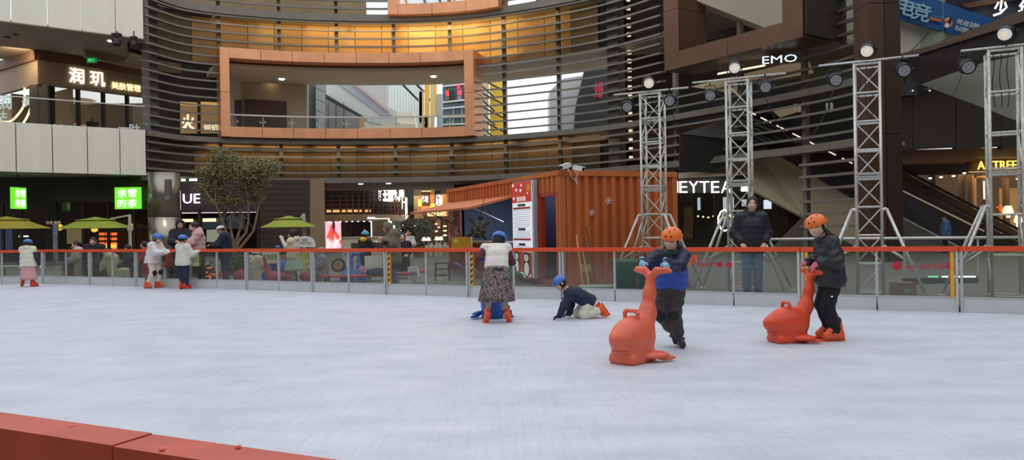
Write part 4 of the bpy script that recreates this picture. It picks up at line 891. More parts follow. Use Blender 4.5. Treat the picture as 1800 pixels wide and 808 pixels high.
# ------------------------------------------------------------------ rink barrier
def seg_pts(a, b, n): return [Vector((a[0] + (b[0] - a[0]) * i / n, a[1] + (b[1] - a[1]) * i / n, 0)) for i in range(n + 1)]
rb_ = thing('rink_barrier', 'long orange railed glass rink barrier along the far side of the ice', 'barrier', (.95, 14.25, 0))
M_railp = mat('rail_join', sc(236, 120, 84), .45)
RB = BOARD
def strip_box(mb, a, b, w, z0, z1, o=0):
    d = (b - a).normalized(); n = Vector((-d.y, d.x, 0)) * w / 2; oo = Vector((-d.y, d.x, 0)) * o
    return mb.prism([a - n + oo + Vector((0, 0, z0)), b - n + oo + Vector((0, 0, z0)), b + n + oo + Vector((0, 0, z0)), a + n + oo + Vector((0, 0, z0))], (0, 0, z1 - z0))
for i, (a, b) in enumerate(zip(RB[:-1], RB[1:])):
    A = Vector((*a, 0)); B = Vector((*b, 0)); d = (B - A).normalized(); Mm = (A + B) / 2; nn = Vector((-d.y, d.x, 0))
    for p, q in ((A, Mm), (Mm, B)):
        strip_box(MB(), p + d * .012, q - d * .012, .035, -.0, .215).build('kickboard', M_kick, rb_)
        strip_box(MB(), p + d * .03, q - d * .03, .012, .215, .94, .01).build('glass_pane', M_glass, rb_)
    strip_box(MB(), A + d * .006, B - d * .006, .09, .925, 1.0).build('rail', M_rail, rb_)
    strip_box(MB(), A + d * .03, B - d * .03, .045, .21, .235).build('sill_strip', M_post, rb_)
    for s, p in ((1, A), (-1, B)): box('post', p + d * s * .032 + Vector((0, 0, .47)), (.035, .07, .94), M_post if s > 0 else M_alu, rb_, math.atan2(d.y, d.x))
    box('mid_post', Mm + Vector((0, 0, .575)), (.035, .05, .72), M_post, rb_, math.atan2(d.y, d.x))
def stripepost(i, side, striped):
    a, b = (RB[i], RB[i + 1]); A = Vector((*a, 0)); B = Vector((*b, 0)); d = (B - A).normalized(); rz = math.atan2(d.y, d.x)
    c = A + d * (.09 * side); o = box('marker_post', c + Vector((0, 0, .57)), (.05, .075, .7), M_yel, rb_, rz)
    if striped:
        for k in range(6):
            mb = MB(); z = .27 + k * .115; e = d * .0265; nf = Vector((d.y, -d.x, 0)) * .0385
            q = c + nf; mb.prism([q - e + Vector((0, 0, z)), q + e + Vector((0, 0, z + .045)), q + e + Vector((0, 0, z + .09)), q - e + Vector((0, 0, z + .045))], nf * .03)
            mb.build('black_stripe', M_black, o)
stripepost(8, 1, True); stripepost(9, 1, True); stripepost(12, 1, False); stripepost(13, -1, False)
for i, px0 in ((12, 0),): pass
# red lettering on the glass
def decal(px, z, s, w, h, m):
    # find segment under px
    for a, b in zip(RB[:-1], RB[1:]):
        A = Vector((*a, 0)); B = Vector((*b, 0)); k = (px - 900) / F - 0
        d = B - A; den = d.x - k * d.y
        if abs(den) < 1e-6: continue
        t = (k * A.y - A.x) / den
        if 0 <= t <= 1:
            p = A + d * t; n = Vector((d.y, -d.x, 0)).normalized(); return text('glass_lettering', s, p + n * .02 + Vector((0, 0, z)), 1, m, rb_, right=d.normalized(), width=w, height=h, ext=.002, bold=.01)
M_red = mat('sticker_red', sc(196, 40, 66), .5)
decal(1636, .69, '滑冰方曲', .34, .085, M_red); decal(1660, .745, 'HUABINGFANG', .2, .018, M_red); decal(1576, .70, '●', .14, .14, M_red); decal(1600, .68, '滑冰', .13, .06, M_red); decal(1668, .70, '♞', .12, .12, M_red)
decal(1246, .70, '滑冰方曲', .42, .085, M_red); decal(1235, .79, 'HUABINGFANG', .22, .02, M_red); decal(1217, .78, '♫', .16, .2, mat('sticker_orange', sc(240, 110, 60))); decal(1282, .7, '♞', .14, .12, M_red)
decal(1265, .705, '●', .09, .09, M_red)
# near barrier
nb = thing('rink_barrier', 'near red rink barrier rail crossing the lower left corner', 'barrier', (-.3, 1.29, 0))
for i, (a, b) in enumerate(zip(NEAR[:-1], NEAR[1:])):
    A = Vector((*a, 0)); B = Vector((*b, 0)); d = (B - A).normalized()
    n_ = 2 if i else 1; 
    for j in range(n_):
        p = A.lerp(B, j / n_); q = A.lerp(B, (j + 1) / n_)
        strip_box(MB(), p + d * .0015, q - d * .0015, .09, .93, 1.0 - .002 * ((i + j) % 2)).build('rail', mat('rail_near', sc(196, 76, 52), .38, var=.1, scale=8, bump=.05, bscale=30), nb)
    strip_box(MB(), A + d * .03, B - d * .03, .012, .2, .94).build('glass_pane', M_clear, nb)
    strip_box(MB(), A + d * .012, B - d * .012, .035, 0, .215).build('kickboard', M_kick, nb)
    box('post', A + Vector((0, 0, .47)), (.06, .04, .94), M_post, nb, math.atan2(d.y, d.x))
for s, dx in ((.28, .02), (.62, -.03), (.75, .035)):
    A = Vector((*NEAR[2], 0)); B = Vector((*NEAR[3], 0)); p = A.lerp(B, s) + Vector((dx * .4, dx * .9, 1.0)); MB().lathe(p, [(.006, 0), (.0045, .003), (.001, .004)], 10).build('rivet', M_railp, nb)

# ------------------------------------------------------------------ light towers
def par_lamp(label, p, hang, aim, lit=False, size=.115, group=None):
    """a stage lamp; p is the centre of the housing; hang = +1 hanging below its bar, -1 standing on it"""
    r = thing('stage_lamp', label, 'lamp', p, group); d = (Vector(aim) - Vector(p)).normalized()
    q = d.to_track_quat('Z', 'Y').to_matrix()
    prof = [(size * .55, -.2), (size * .8, -.17), (size * .92, -.1), (size, -.02), (size * 1.02, .09), (size * .94, .1), (size * .92, .06)]
    MB().lathe(p, prof, 20, q).build('housing', M_black, r, True)
    for k in range(3): MB().lathe(Vector(p) + d * (-.14 + .05 * k), [(size * (.93 + .06 * k), -.008), (size * (.98 + .06 * k), 0), (size * (.93 + .06 * k), .008)], 20, q).build('cooling_fin', M_black, r)
    MB().lathe(Vector(p) + d * .055, [(size * .9, 0), (size * .86, .02), (.001, .024)], 20, q).build('lens', emat('lens_lit', (1, .97, .88), .4) if lit else mat('lens_dark', sc(70, 70, 74), .3), r)
    if lit: MB().lathe(Vector(p) + d * .082, [(size * .35, 0), (size * .3, .01)], 14, q).build('lit_core', emat('core_warm', (1, .9, .62), .5), r)
    if not lit:
        mb = MB(); side = q @ Vector((1, 0, 0)); up = q @ Vector((0, 1, 0))
        for ring, cnt in ((0, 1), (.28, 6), (.55, 12), (.8, 18)):
            for k in range(cnt): t = 2 * math.pi * k / cnt; c = Vector(p) + d * .083 + (side * math.cos(t) + up * math.sin(t)) * size * .9 * ring; mb.box(c, (.015, .015, .006), M=q)
        mb.build('led_array', mat('led_white', sc(200, 200, 205), .4, emit=(.9, .9, 1), estr=.15), r)['kind'] = 'stuff'
    s = q @ Vector((1, 0, 0)); z = Vector((0, 0, 1)) * hang
    w = s * (size + .02); pv = Vector(p) - d * .04
    MB().tube([pv - w, pv - w + z * .1, pv - w * .6 + z * (size + .06), pv + w * .6 + z * (size + .06), pv + w + z * .1, pv + w], .009, 6).build('yoke', M_black, r)
    MB().tube([pv + z * (size + .05), pv + z * (size + .12)], .012, 6).build('clamp', M_black, r)
    MB().tube([pv + w, pv + w * 1.3], .02, 8).build('knob', M_black, r)
    return r
TR = Vector((.894, -.447, 0)); TB = Vector((.447, .894, 0))
def tower(label, px, d, ztop, m, rungs, ladder=False, w=.4, bar=(-.55, 1.0)):
    o = G(px, d, .09); r = thing('light_tower', label, 'tower', o + TR * w / 2 + TB * w / 2)
    c = {(i, j): o + TR * w * i + TB * w * j for i in (0, 1) for j in (0, 1)}
    up = lambda v, z: Vector((v.x, v.y, z))
    for k in c: MB().tube([c[k], up(c[k], ztop)], .024, 10).build('upright', m, r, True)
    zs = [.16 + (ztop - .18) * i / rungs for i in range(rungs + 1)]
    faces = [((0, 0), (1, 0)), ((1, 0), (1, 1)), ((1, 1), (0, 1)), ((0, 1), (0, 0))]
    for fi, (a, b) in enumerate(faces):
        for i, z in enumerate(zs):
            MB().tube([up(c[a], z), up(c[b], z)], .017, 6).build('rung', m, r)
            if i < rungs and not (ladder and fi in (0, 2)):
                s, e = (c[a], c[b]) if (i + fi) % 2 == 0 else (c[b], c[a])
                MB().tube([up(s, z + .02), up(e, zs[i + 1] - .02)], .012, 6).build('diagonal', m, r)
    for zj in (ztop * .5 + .1, ztop * .5 + .16): 
        for a, b in faces: MB().beam(up(c[a], zj), up(c[b], zj), .05, .02).build('joint_plate', m, r)
    for (i, j), v in c.items():
        s = TR * (1 if i else -1); bb = TB * (.32 if j else -.32)
        top = up(v, 1.62) + s * .07; foot = up(v, .1) + s * .66 + bb; mid = top.lerp(foot, .62)
        MB().tube([up(v, 1.6), top], .026, 8).build('clamp', m, r)
        MB().tube([top, foot], .026, 8).build('outrigger', m, r, True); MB().tube([mid, up(v, .98)], .022, 8).build('brace', m, r, True)
        MB().box(mid, (.07, .07, .05)).build('coupler', m, r); MB().lathe((foot.x, foot.y, .09), [(.07, 0), (.07, .015), (.02, .03)], 12).build('foot_plate', m, r)
    bc = c[(0, 0)] + TR * w / 2 + TB * .05
    b0 = up(bc + TR * bar[0], ztop + .04); b1 = up(bc + TR * bar[1], ztop + .04)
    MB().tube([b0, b1], .02, 8).build('lamp_bar', m, r, True)
    # cables
    for k in range(3):
        x = TR * (.08 + .1 * k); s0 = up(c[(0, 0)] + x + TB * .2, ztop); pts = [s0 + Vector((.02 * math.sin(i * 1.3 + k), 0, -(ztop * .22) * i / 6)) for i in range(7)]
        MB().tube(pts, .007, 5).build('cable', M_black, r)
    return c, bc, ztop
AIM = (2, 6, 0)
tA = tower('light tower standing before the orange container, lit by three stage lamps', 1131, 15.2, 4.1, M_alud, 8, bar=(-.78, .78))
tB = tower('light tower between the container and the woman in black', 1282, 14.2, 4.14, M_alud, 8, bar=(-.85, .88))
tC = tower('light tower in front of the brown square column', 1508, 13.0, 4.17, M_alu, 8, bar=(-.78, .8))
tD = tower('ladder-like light tower nearest the photo\'s right edge', 1745, 11.9, 4.12, M_alud, 6, ladder=True, w=.44, bar=(-.6, .9))
for (px, py, d, hang, lit, lab) in ((1140, 145, 15.15, -1, True, 'lit stage lamp standing on the tower before the orange container'),
    (1103, 187, 15.5, 1, False, 'leftmost dark stage lamp hanging from the tower before the container'),
    (1177, 176, 14.9, 1, False, 'dark stage lamp hanging right of the tower before the container'),
    (1291, 118, 14.2, -1, True, 'lit stage lamp standing on the tower behind the woman in black'),
    (1248, 167, 14.6, 1, False, 'dark stage lamp hanging left of the second tower from the container'),
    (1345, 152, 13.8, 1, False, 'dark stage lamp hanging right of the second tower, under the brown box frame'),
    (1524, 88, 12.95, -1, True, 'lit stage lamp on top of the tower before the brown column'),
    (1468, 140, 13.3, 1, False, 'dark stage lamp hanging left of the tower before the brown column'),
    (1587, 123, 12.6, 1, False, 'dark stage lamp hanging right of the tower before the brown column'),
    (1767, 58, 11.8, -1, True, 'lit stage lamp on the ladder-like tower at the right edge'),
    (1699, 117, 12.1, 1, False, 'dark stage lamp hanging from the left end of the rightmost tower\'s bar')):
    par_lamp(lab, P(px, py, d), hang, Vector(AIM) if lit else P(px, py, d) + Vector((-.25, -1, -.35)), lit)
for (x0, y0, x1, y1, sag, d, lab) in ((1180, 195, 1197, 218, 10, 15, 'black cable dangling below the lamp right of the first tower'), (1345, 170, 1468, 150, 90, 13.6, 'long black cable sagging from the lamp before the slats to the next tower'), (1600, 130, 1640, 150, 16, 12.7, 'short black cable looping from the lamp right of the brown column'), (1690, 130, 1672, 168, 6, 12.2, 'black cable hanging under the rightmost hanging lamp')):
    a = P(x0, y0, d); b = P(x1, y1, d); pts = [a.lerp(b, t / 12) - Vector((0, 0, 4 * sag * d / F * (t / 12) * (1 - t / 12))) for t in range(13)]
    tag(MB().tube(pts, .007, 5).build('cable', M_black), lab, 'cable')

# ------------------------------------------------------------------ orange container kiosk
TH = math.radians(23); KE = Vector((math.cos(TH), math.sin(TH), 0)); KL = Vector((-math.sin(TH), math.cos(TH), 0)); KA = Vector((1.05, 16.0, 0)); KW, KLn, KZ = 3.05, 7.8, 2.63
M_cont = mat('container_orange', sc(206, 114, 60), .5, .1, var=.12, scale=2, stretch=(1, 1, .25), bump=.05, bscale=20)
M_contd = mat('container_rust', sc(168, 88, 58), .5, .1, var=.1, scale=2)
def K(e, l, z=0): p = KA + KE * e + KL * l; return Vector((p.x, p.y, z))
def kbox(nm, e0, e1, l0, l1, z0, z1, m, par=None): return prism(nm, [K(e0, l0, z0), K(e1, l0, z0), K(e1, l1, z0), K(e0, l1, z0)], (0, 0, z1 - z0), m, par or ks)
ks = thing('container_kiosk', 'orange corrugated container kiosk with raised awning and open door', 'kiosk', K(KW / 2, KLn / 2, .09))
def corr(nm, p0, p1, z0, z1, inward, m, pitch=.235, dep=.085):
    d = (p1 - p0); L = d.length; d.normalize(); n = max(1, round(L / pitch)); pt = L / n; prof = []
    for i in range(n): prof += [(i * pt, 0), (i * pt + pt * .4, 0), (i * pt + pt * .52, dep), (i * pt + pt * .88, dep)]
    prof.append((L, 0)); vs = []; fs = []
    for s, o in prof:
        for oo in (o, dep + .04): v = p0 + d * s + inward * oo; vs += [Vector((v.x, v.y, z0)), Vector((v.x, v.y, z1))]
    for i in range(len(prof) - 1):
        a = i * 4; b = a + 4; fs += [(a, b, b + 1, a + 1), (a + 2, a + 3, b + 3, b + 2), (a + 1, b + 1, b + 3, a + 3), (a, a + 2, b + 2, b)]
    e = (len(prof) - 1) * 4; fs += [(0, 1, 3, 2), (e, e + 2, e + 3, e + 1)]
    return mkobj(nm, np.array([tuple(v) for v in vs]), fs, m, ks)
corr('end_wall', K(.16, 0), K(KW - .16, 0), .25, KZ - .12, KL, M_cont)
corr('side_wall', K(0, .12), K(0, KLn - .1), 2.16, KZ - .1, KE, M_cont)
corr('side_wall', K(0, 2.4), K(0, KLn - .1), .22, 1.02, KE, M_contd)
for (e, l) in ((0, 0), (KW - .14, 0), (0, KLn - .14), (KW - .14, KLn - .14)): kbox('corner_post', e, e + .14, l, l + .14, .09, KZ, M_cont)
kbox('top_rail', 0, KW, -.02, .1, KZ - .12, KZ, M_cont); kbox('top_rail', -.02, .1, 0, KLn, KZ - .1, KZ, M_cont); kbox('bottom_rail', 0, KW, -.01, .1, .09, .25, M_cont); kbox('bottom_rail', 0, .1, 0, KLn, .09, .22, M_contd)
kbox('roof_sheet', .05, KW - .05, .05, KLn - .05, KZ - .06, KZ - .03, M_cont); kbox('floor_sheet', .05, KW, .1, KLn, .2, .26, M_dark)
kbox('far_wall', KW - .1, KW - .04, .1, KLn, .2, KZ - .05, M_contd); kbox('rear_wall', .1, KW, KLn - .1, KLn - .02, .2, KZ - .05, M_contd)
kbox('column_panel', 0, .08, 6.7, KLn - .1, .2, 2.2, M_contd); kbox('column_panel', 0, .06, 1.2, 2.2, .2, 2.2, M_contd)
kbox('door_frame', -.02, .1, .96, 1.08, .2, 2.16, mat('frame_red', sc(170, 58, 40), .5)); kbox('door_frame', -.02, .1, .10, .17, .2, 2.16, M_cont); kbox('door_head', -.02, .1, .12, 1.08, 2.08, 2.16, mat('frame_red', (0, 0, 0)))
kbox('hatch_frame', -.02, .1, 2.32, 2.42, 1.0, 2.2, M_contd)
M_navy = mat('interior_navy', sc(62, 76, 116), .6, var=.12, scale=1.2)
kbox('interior_wall', 2.2, 2.26, .2, KLn - .15, .26, 2.5, M_navy); kbox('interior_wall', .12, 2.2, 6.6, 6.66, .26, 2.5, mat('interior_slate', sc(70, 84, 96), .6)); kbox('interior_partition', .1, 2.2, 1.9, 1.96, .26, 2.5, M_navy)
kbox('counter', -.12, .4, 2.45, 6.7, .98, 1.04, mat('counter_grey', sc(150, 140, 130), .5))
prism('awning', [K(-.0, 2.35, 2.16), K(-.0, 7.7, 2.16), K(-1.25, 7.7, 1.86), K(-1.25, 2.35, 1.86)], (0, 0, .05), M_cont, ks)
prism('awning_lining', [K(-.05, 2.45, 2.135), K(-.05, 5.6, 2.135), K(-1.15, 5.6, 1.87), K(-1.15, 2.45, 1.87)], (0, 0, .012), mat('lining_grey', sc(190, 190, 190), .5), ks)
for l in (3.2, 7.2): MB().tube([K(-.02, l, 1.55), K(-.9, l, 1.95)], .015, 6).build('gas_strut', M_black if l > 5 else M_alu, ks)
for z in (1.2, 1.5, 1.8): kbox('shelf', 1.75, 2.2, .35, 1.8, z, z + .03, M_contd)
for i in range(8): kbox('stored_item', 1.8, 2.1, .42 + (i % 4) * .34, .66 + (i % 4) * .34, 1.23 + (i // 4) * .3, 1.38 + (i // 4) * .3, mat('stored_%d' % (i % 3), sc(*((150, 60, 50), (60, 60, 70), (120, 90, 80))[i % 3]), .6))
for i, (l, z) in enumerate(((6.0, 1.75), (4.6, 1.78))): text('wall_notice', '冰场售票' if i else '规则', K(2.15, l, z), 1, mat('notice_blue', sc(110, 140, 190), .6), ks, right=KL * -1, width=.5 if i else .35, height=.14, ext=.01)
lamp('AREA', K(1.2, 3.6, 2.45), 130, (.65, .75, 1), 1.0, K(1.2, 3.6, 0)); lamp('POINT', K(1.1, .9, 2.3), 16, (.8, .85, 1), .1)
# sign board with menu
pb = thing('menu_board', 'tall white lit price board with a red snowy header and two penguins at its foot', 'sign', K(-.1, 2.4, .2))
L0, L1 = 1.07, 2.32
kbox('board_case', -.12, -.04, L0, L1, .22, 2.5, mat('case_grey', sc(170, 170, 172), .4), pb)
kbox('board_face', -.135, -.12, L0 + .12, L1, .24, 2.48, mat('board_white', sc(240, 242, 248), .5, emit=(.9, .93, 1), estr=.45), pb)
kbox('red_header', -.145, -.135, L0 + .12, L1, 2.0, 2.48, mat('header_red', sc(205, 60, 46), .5, emit=(.8, .1, .06), estr=.2), pb); kbox('red_footer', -.145, -.135, L0 + .12, L1, .24, .82, mat('header_red', (0, 0, 0)), pb)
BRt = KL * -1
def bt(s, l, z, w, h, m, nm='lettering'): return text(nm, s, K(-.15, l, z), 1, m, pb, right=BRt, width=w, height=h, ext=.004, bold=.01)
M_bk = mat('print_black', sc(40, 40, 44)); M_gr = mat('print_grey', sc(160, 165, 172)); M_wh = mat('print_white', sc(250, 250, 250), emit=(1, 1, 1), estr=.3)
LM = (L0 + L1) / 2 + .06
bt('滑冰场', LM, 2.08, .52, .12, M_wh)
for l, z, w in ((LM, 1.93, .42), (LM, 1.36, .4), (LM, .98 + .02, .36)): kbox('title_bar', -.148, -.136, l - w / 2, l + w / 2, z - .028, z + .028, mat('bar_dark', sc(60, 80, 70)), pb)
for l, z, w in ((LM, 1.86, 1.0), (LM, 1.12, 1.0)): kbox('title_bar', -.148, -.136, l - w / 2, l + w / 2, z - .022, z + .022, mat('bar_red', sc(190, 60, 70)), pb)
for i in range(9): kbox('text_line', -.139, -.136, LM - .48 + .04 * (i % 3), LM + .48 - .1 * (i % 2), 1.80 - i * .048, 1.808 - i * .048, M_gr, pb)
for i in range(5): kbox('text_line', -.139, -.136, LM - .45, LM + .42 - .12 * (i % 2), 1.30 - i * .035, 1.307 - i * .035, M_gr, pb)
for i in range(4): kbox('text_line', -.139, -.136, LM - .4, LM + .45 - .12 * (i % 2), .95 - i * .035, .957 - i * .035, M_gr, pb)
def kdisc(nm, l, z, rl, rz, m, o=-.15, par=None, n=14): return prism(nm, [K(o, l + rl * math.cos(2 * math.pi * k / n), z + rz * math.sin(2 * math.pi * k / n)) for k in range(n)], KE * .006, m, par or pb)
for l, z, r in ((2.24, 2.42, .05), (2.04, 2.3, .045), (1.74, 2.4, .04), (2.19, 2.1, .05), (1.79, 2.28, .05), (1.39, 2.2, .03), (2.04, .78, .04), (1.64, .74, .04)): kdisc('snow_dot', l, z, r, r * .8, M_wh)
kdisc('bell_print', 1.34, 2.33, .12, .09, mat('print_gold', sc(240, 170, 60)))
for l, zc, s in ((2.06, .5, 1.1), (1.49, .46, 1.2)):
    kdisc('penguin_body', l, zc, .17 * s, .2 * s, M_bk, -.152); kdisc('penguin_belly', l, zc - .03, .11 * s, .14 * s, M_wh, -.158); kdisc('penguin_head', l, zc + .2 * s, .14 * s, .1 * s, M_bk, -.158); kdisc('penguin_face', l, zc + .19 * s, .1 * s, .07 * s, M_wh, -.164); kdisc('penguin_beak', l, zc + .18 * s, .025, .015, mat('print_gold', (0, 0, 0)), -.17)
    for q in (-1, 1): kdisc('penguin_eye', l + q * .045, zc + .215 * s, .012, .012, M_bk, -.17); kdisc('penguin_foot', l + q * .07, zc - .2 * s, .05, .02, mat('print_gold', (0, 0, 0)), -.158)
kdisc('snow_ground', 1.74, .28, .5, .06, M_wh, -.149)
# snowflakes
def flake(lab, c, R, U, s, fc):
    m = MB()
    for k in range(6):
        t = math.pi / 3 * k + .2; d = R * math.cos(t) + U * math.sin(t); m.beam(c, c + d * s, s * .13, .012, up=fc)
        for q in (-.7, .7): dd = R * math.cos(t + q) + U * math.sin(t + q); m.beam(c + d * s * .55, c + d * s * .55 + dd * s * .35, s * .1, .012, up=fc)
    o = m.build('snowflake', M_white); return tag(o, lab, 'decoration')
def Kend(px, z): k = (px - 900) / F; t = (k * KA.y - KA.x) / (KE.x - k * KE.y); p = KA + KE * t - KL * .012; return Vector((p.x, p.y, z))
def Kside(px, z): k = (px - 900) / F; t = (k * KA.y - KA.x) / (KL.x - k * KL.y); p = KA + KL * t - KE * .03; return Vector((p.x, p.y, z))
UZ = Vector((0, 0, 1))
flake('larger white snowflake high on the container\'s corrugated end wall', Kend(1070, 1.96), KE, UZ, .085, KL); flake('smaller white snowflake lower on the container\'s end wall', Kend(1040, 1.7), KE, UZ, .07, KL)
flake('small white snowflake above the awning\'s hinge on the container pillar', Kside(793, 2.1), KL, UZ, .14, KE); flake('largest white snowflake on the pillar at the kiosk\'s far end', Kside(797, 1.75), KL, UZ, .24, KE); flake('white snowflake below the largest one on the kiosk pillar', Kside(804, 1.28), KL, UZ, .2, KE); flake('lowest small snowflake on the kiosk pillar', Kside(792, 1.15), KL, UZ, .12, KE)
# cameras on the corner
for px, py, s, lab in ((994, 292, -1, 'white security camera at the container corner, the left one'), (1017, 296, -1, 'white security camera on the container roof edge, the right one')):
    p = P(px, py, 15.9); r = thing('security_camera', lab, 'camera', p); d = Vector((-.75, -.6, -.28)).normalized()
    if px > 1000: d = Vector((.7, -.6, -.2)).normalized()
    MB().beam(p - d * .13, p + d * .12, .09, .085).build('camera_body', M_white, r); MB().beam(p - d * .1 + Vector((0, 0, .05)), p + d * .16 + Vector((0, 0, .05)), .11, .012).build('sun_shield', M_white, r)
    MB().lathe(p + d * .12, [(.036, 0), (.036, .01)], 14, d.to_track_quat('Z', 'Y').to_matrix()).build('camera_lens', M_black, r); MB().tube([p - d * .05, p - d * .08 + Vector((0, 0, -.1)), Vector((p.x - d.x * .08, p.y, KZ - .02))], .016, 8).build('bracket', M_white, r)
w0 = P(1001, 300, 15.85); tag(MB().tube([w0, w0 + Vector((.05, 0, -.14)), w0 + Vector((.12, 0, -.2)), w0 + Vector((.17, 0, -.3)), w0 + Vector((.13, 0, -.16)), w0 + Vector((.2, .02, 0))], .006, 5).build('cable', M_white), 'white loose cable hanging under the two security cameras', 'cable')

# ------------------------------------------------------------------ things around the container
def leaning(nm, lab, pxb, d, zb, pxt, pyt, r, m, cat='tool', head=None):
    a = G(pxb, d, zb); b = P(pxt, pyt, d + .35); t = thing(nm, lab, cat, a); MB().tube([a, b], r, 6).build('pole', m, t)
    if head: head(t, a, b)
    return t
M_pole = mat('pole_wood', sc(214, 180, 120), .6); M_polen = mat('pole_green', sc(70, 70, 54), .6)
def scoop(t, a, b): q = a.lerp(b, .55); MB().box(q, (.22, .03, .16)).build('scoop', mat('plate_tan', sc(206, 160, 100), .6), t)
leaning('broom', 'pale wooden pole leaning on the container left of the other tools', 1026, 15.2, .1, 1013, 412, .014, M_pole, head=lambda t, a, b: MB().box(a + Vector((0, 0, .03)), (.26, .06, .05)).build('broom_head', M_woodd, t))
leaning('snow_scoop', 'tan snow scoop with orange plate leaning on the container wall', 1037, 15.2, .1, 1024, 440, .014, M_pole, head=scoop)
leaning('broom', 'dark thin pole leaning furthest right on the container wall', 1047, 15.2, .1, 1030, 398, .012, M_polen, head=lambda t, a, b: MB().box(a + Vector((0, 0, .03)), (.2, .05, .05)).build('broom_head', M_black, t))
leaning('squeegee', 'dark pole with a short head leaning between the wooden poles', 1040, 15.4, .1, 1028, 420, .012, M_polen, head=lambda t, a, b: MB().box(a + Vector((0, 0, .03)), (.3, .04, .04)).build('squeegee_head', M_black, t))
a = G(1050, 14.9, .16); b = P(1083, 472, 15.0); tag(MB().tube([a, b], .014, 6).build('stick', mat('stick_brown', sc(160, 110, 84))), 'brown stick slanting over the pale tray beside the container', 'stick')
tr = thing('tray', 'pale green plastic tray lying at the container\'s foot', 'tray', G(1055, 14.6, .09))
c = G(1056, 14.7, .09); mtr = mat('tray_mint', sc(186, 206, 190), .5)
MB().prism([c + Vector((x, y, 0)) for x, y in ((-.38, -.12), (.4, -.18), (.42, .15), (-.36, .18))], (0, 0, .1)).build('tray_base', mtr, tr); MB().tube([c + Vector((x, y, .11)) for x, y in ((-.42, -.14), (.44, -.2), (.46, .17), (-.4, .2), (-.42, -.14))], .03, 6).build('tray_rim', mtr, tr)
MB().tube([c + Vector((-.15, -.1, .16)), c + Vector((.05, -.12, .12)), c + Vector((.1, -.16, .02))], .012, 5).build('tray_cord', M_white, tr)
def wheelie(lab, px, d, w, h, m):
    c = G(px, d, .09); r = thing('wheelie_bin', lab, 'bin', c); b = w / 2; vs = [c + Vector((x * k, y * k, z)) for z, k in ((.06, .8), (h * .9, 1.0)) for x, y in ((-b, -b), (b, -b), (b, b), (-b, b))]
    mkobj('bin_body', np.array([tuple(v) for v in vs]), [(0, 3, 2, 1), (4, 5, 6, 7), (0, 1, 5, 4), (1, 2, 6, 5), (2, 3, 7, 6), (3, 0, 4, 7)], m, r)
    MB().box(c + Vector((0, 0, h * .92)), (w * 1.1, w * 1.1, .05)).build('bin_rim', m, r); MB().prism([c + Vector((-b * 1.05, -b, h * .95)), c + Vector((b * 1.05, -b, h * .95)), c + Vector((b * 1.05, b * 1.1, h * 1.02)), c + Vector((-b * 1.05, b * 1.1, h * 1.02))], (0, 0, .03)).build('bin_lid', m, r)
    for s in (-1, 1): MB().tube([c + Vector((s * b * .8, b * .7, .07)), c + Vector((s * b * .95, b * .7, .07))], .07, 12).build('wheel', M_black, r)
M_bin = mat('bin_green', sc(40, 104, 72), .5)
wheelie('dark green wheelie bin behind the barrier, right of the pale tray', 1100, 14.4, .46, .62, M_bin); wheelie('dark green bin half hidden behind the boy in orange helmet', 1142, 14.2, .42, .58, mat('bin_green2', sc(34, 92, 66), .5))
cx = thing('cardboard_box', 'brown cardboard box with green label on the ground behind the barrier', 'box', G(1588, 12.9, .09)); c = G(1588, 12.9, .09)
MB().box(c + Vector((0, 0, .12)), (.34, .25, .24)).build('carton', mat('cardboard', sc(150, 124, 98), .8), cx); MB().box(c + Vector((0, -.128, .1)), (.1, .004, .07)).build('green_label', mat('label_green', sc(110, 200, 150), .6), cx); MB().box(c + Vector((0, -.127, .215)), (.34, .003, .008)).build('tape_line', M_woodd, cx)
ch = thing('chair', 'red orange plastic chair seen through the kiosk doorway', 'chair', K(.7, 1.0, .26))
mch = mat('chair_red', sc(200, 84, 58), .5); c = K(.7, .9, .26)
blob('chair_back', [('b', c + Vector((0, .12, .62)), (.22, .03, .12), .03)], mch, ch, .02); MB().box(c + Vector((0, 0, .4)), (.42, .4, .04)).build('seat', mat('seat_cream', sc(210, 180, 150), .5), ch); MB().tube([c + Vector((0, .14, .4)), c + Vector((0, .13, .55))], .03, 8).build('back_stem', mch, ch)
for sx in (-1, 1):
    for sy in (-1, 1): MB().tube([c + Vector((sx * .17, sy * .15, .38)), c + Vector((sx * .2, sy * .18, 0))], .014, 6).build('leg', M_alu, ch)
def turtle(lab, c, s, m1, m2, tilt=0.0):
    r = thing('turtle_cushion', lab, 'cushion', c); c = Vector(c); M = Matrix.Rotation(tilt, 3, 'Y')
    v = lambda x, y, z: c + M @ Vector((x * s, y * s, z * s))
    blob('shell', [('e', v(0, 0, 0), (.2 * s, .1 * s, .24 * s), M)], m1, r, .02 * s * 1.5)
    for (x, z) in ((-.18, .16), (.18, .16), (-.18, -.16), (.18, -.16)): blob('flipper', [('c', v(x * .7, 0, z * .8), v(x * 1.3, .02, z * 1.35), .06 * s, .04 * s)], m1, r, .02 * s * 1.5)
    blob('head', [('e', v(0, .02, .3), (.08 * s, .07 * s, .09 * s))], m1, r, .02 * s * 1.5)
    for k in range(6):
        t = k * math.pi / 3; a = v(.09 * math.cos(t), -.09, .1 * math.sin(t)); b = v(.09 * math.cos(t + math.pi / 3), -.09, .1 * math.sin(t + math.pi / 3)); e = v(.19 * math.cos(t), -.05, .22 * math.sin(t))
        MB().beam(a, b, .012 * s, .012 * s).build('shell_line', m2, r); MB().beam(a, e, .012 * s, .012 * s).build('shell_line', m2, r)
    MB().tube([v(0, 0, .36), v(0, 0, .75)], .008, 5).build('strap', M_black, r)
turtle('black turtle cushion with lime shell lines hanging in the kiosk hatch', P(841, 402, 17.7), .98, mat('turtle_dark', sc(40, 46, 34), .7), mat('turtle_lime', sc(130, 140, 84), .6), .2)
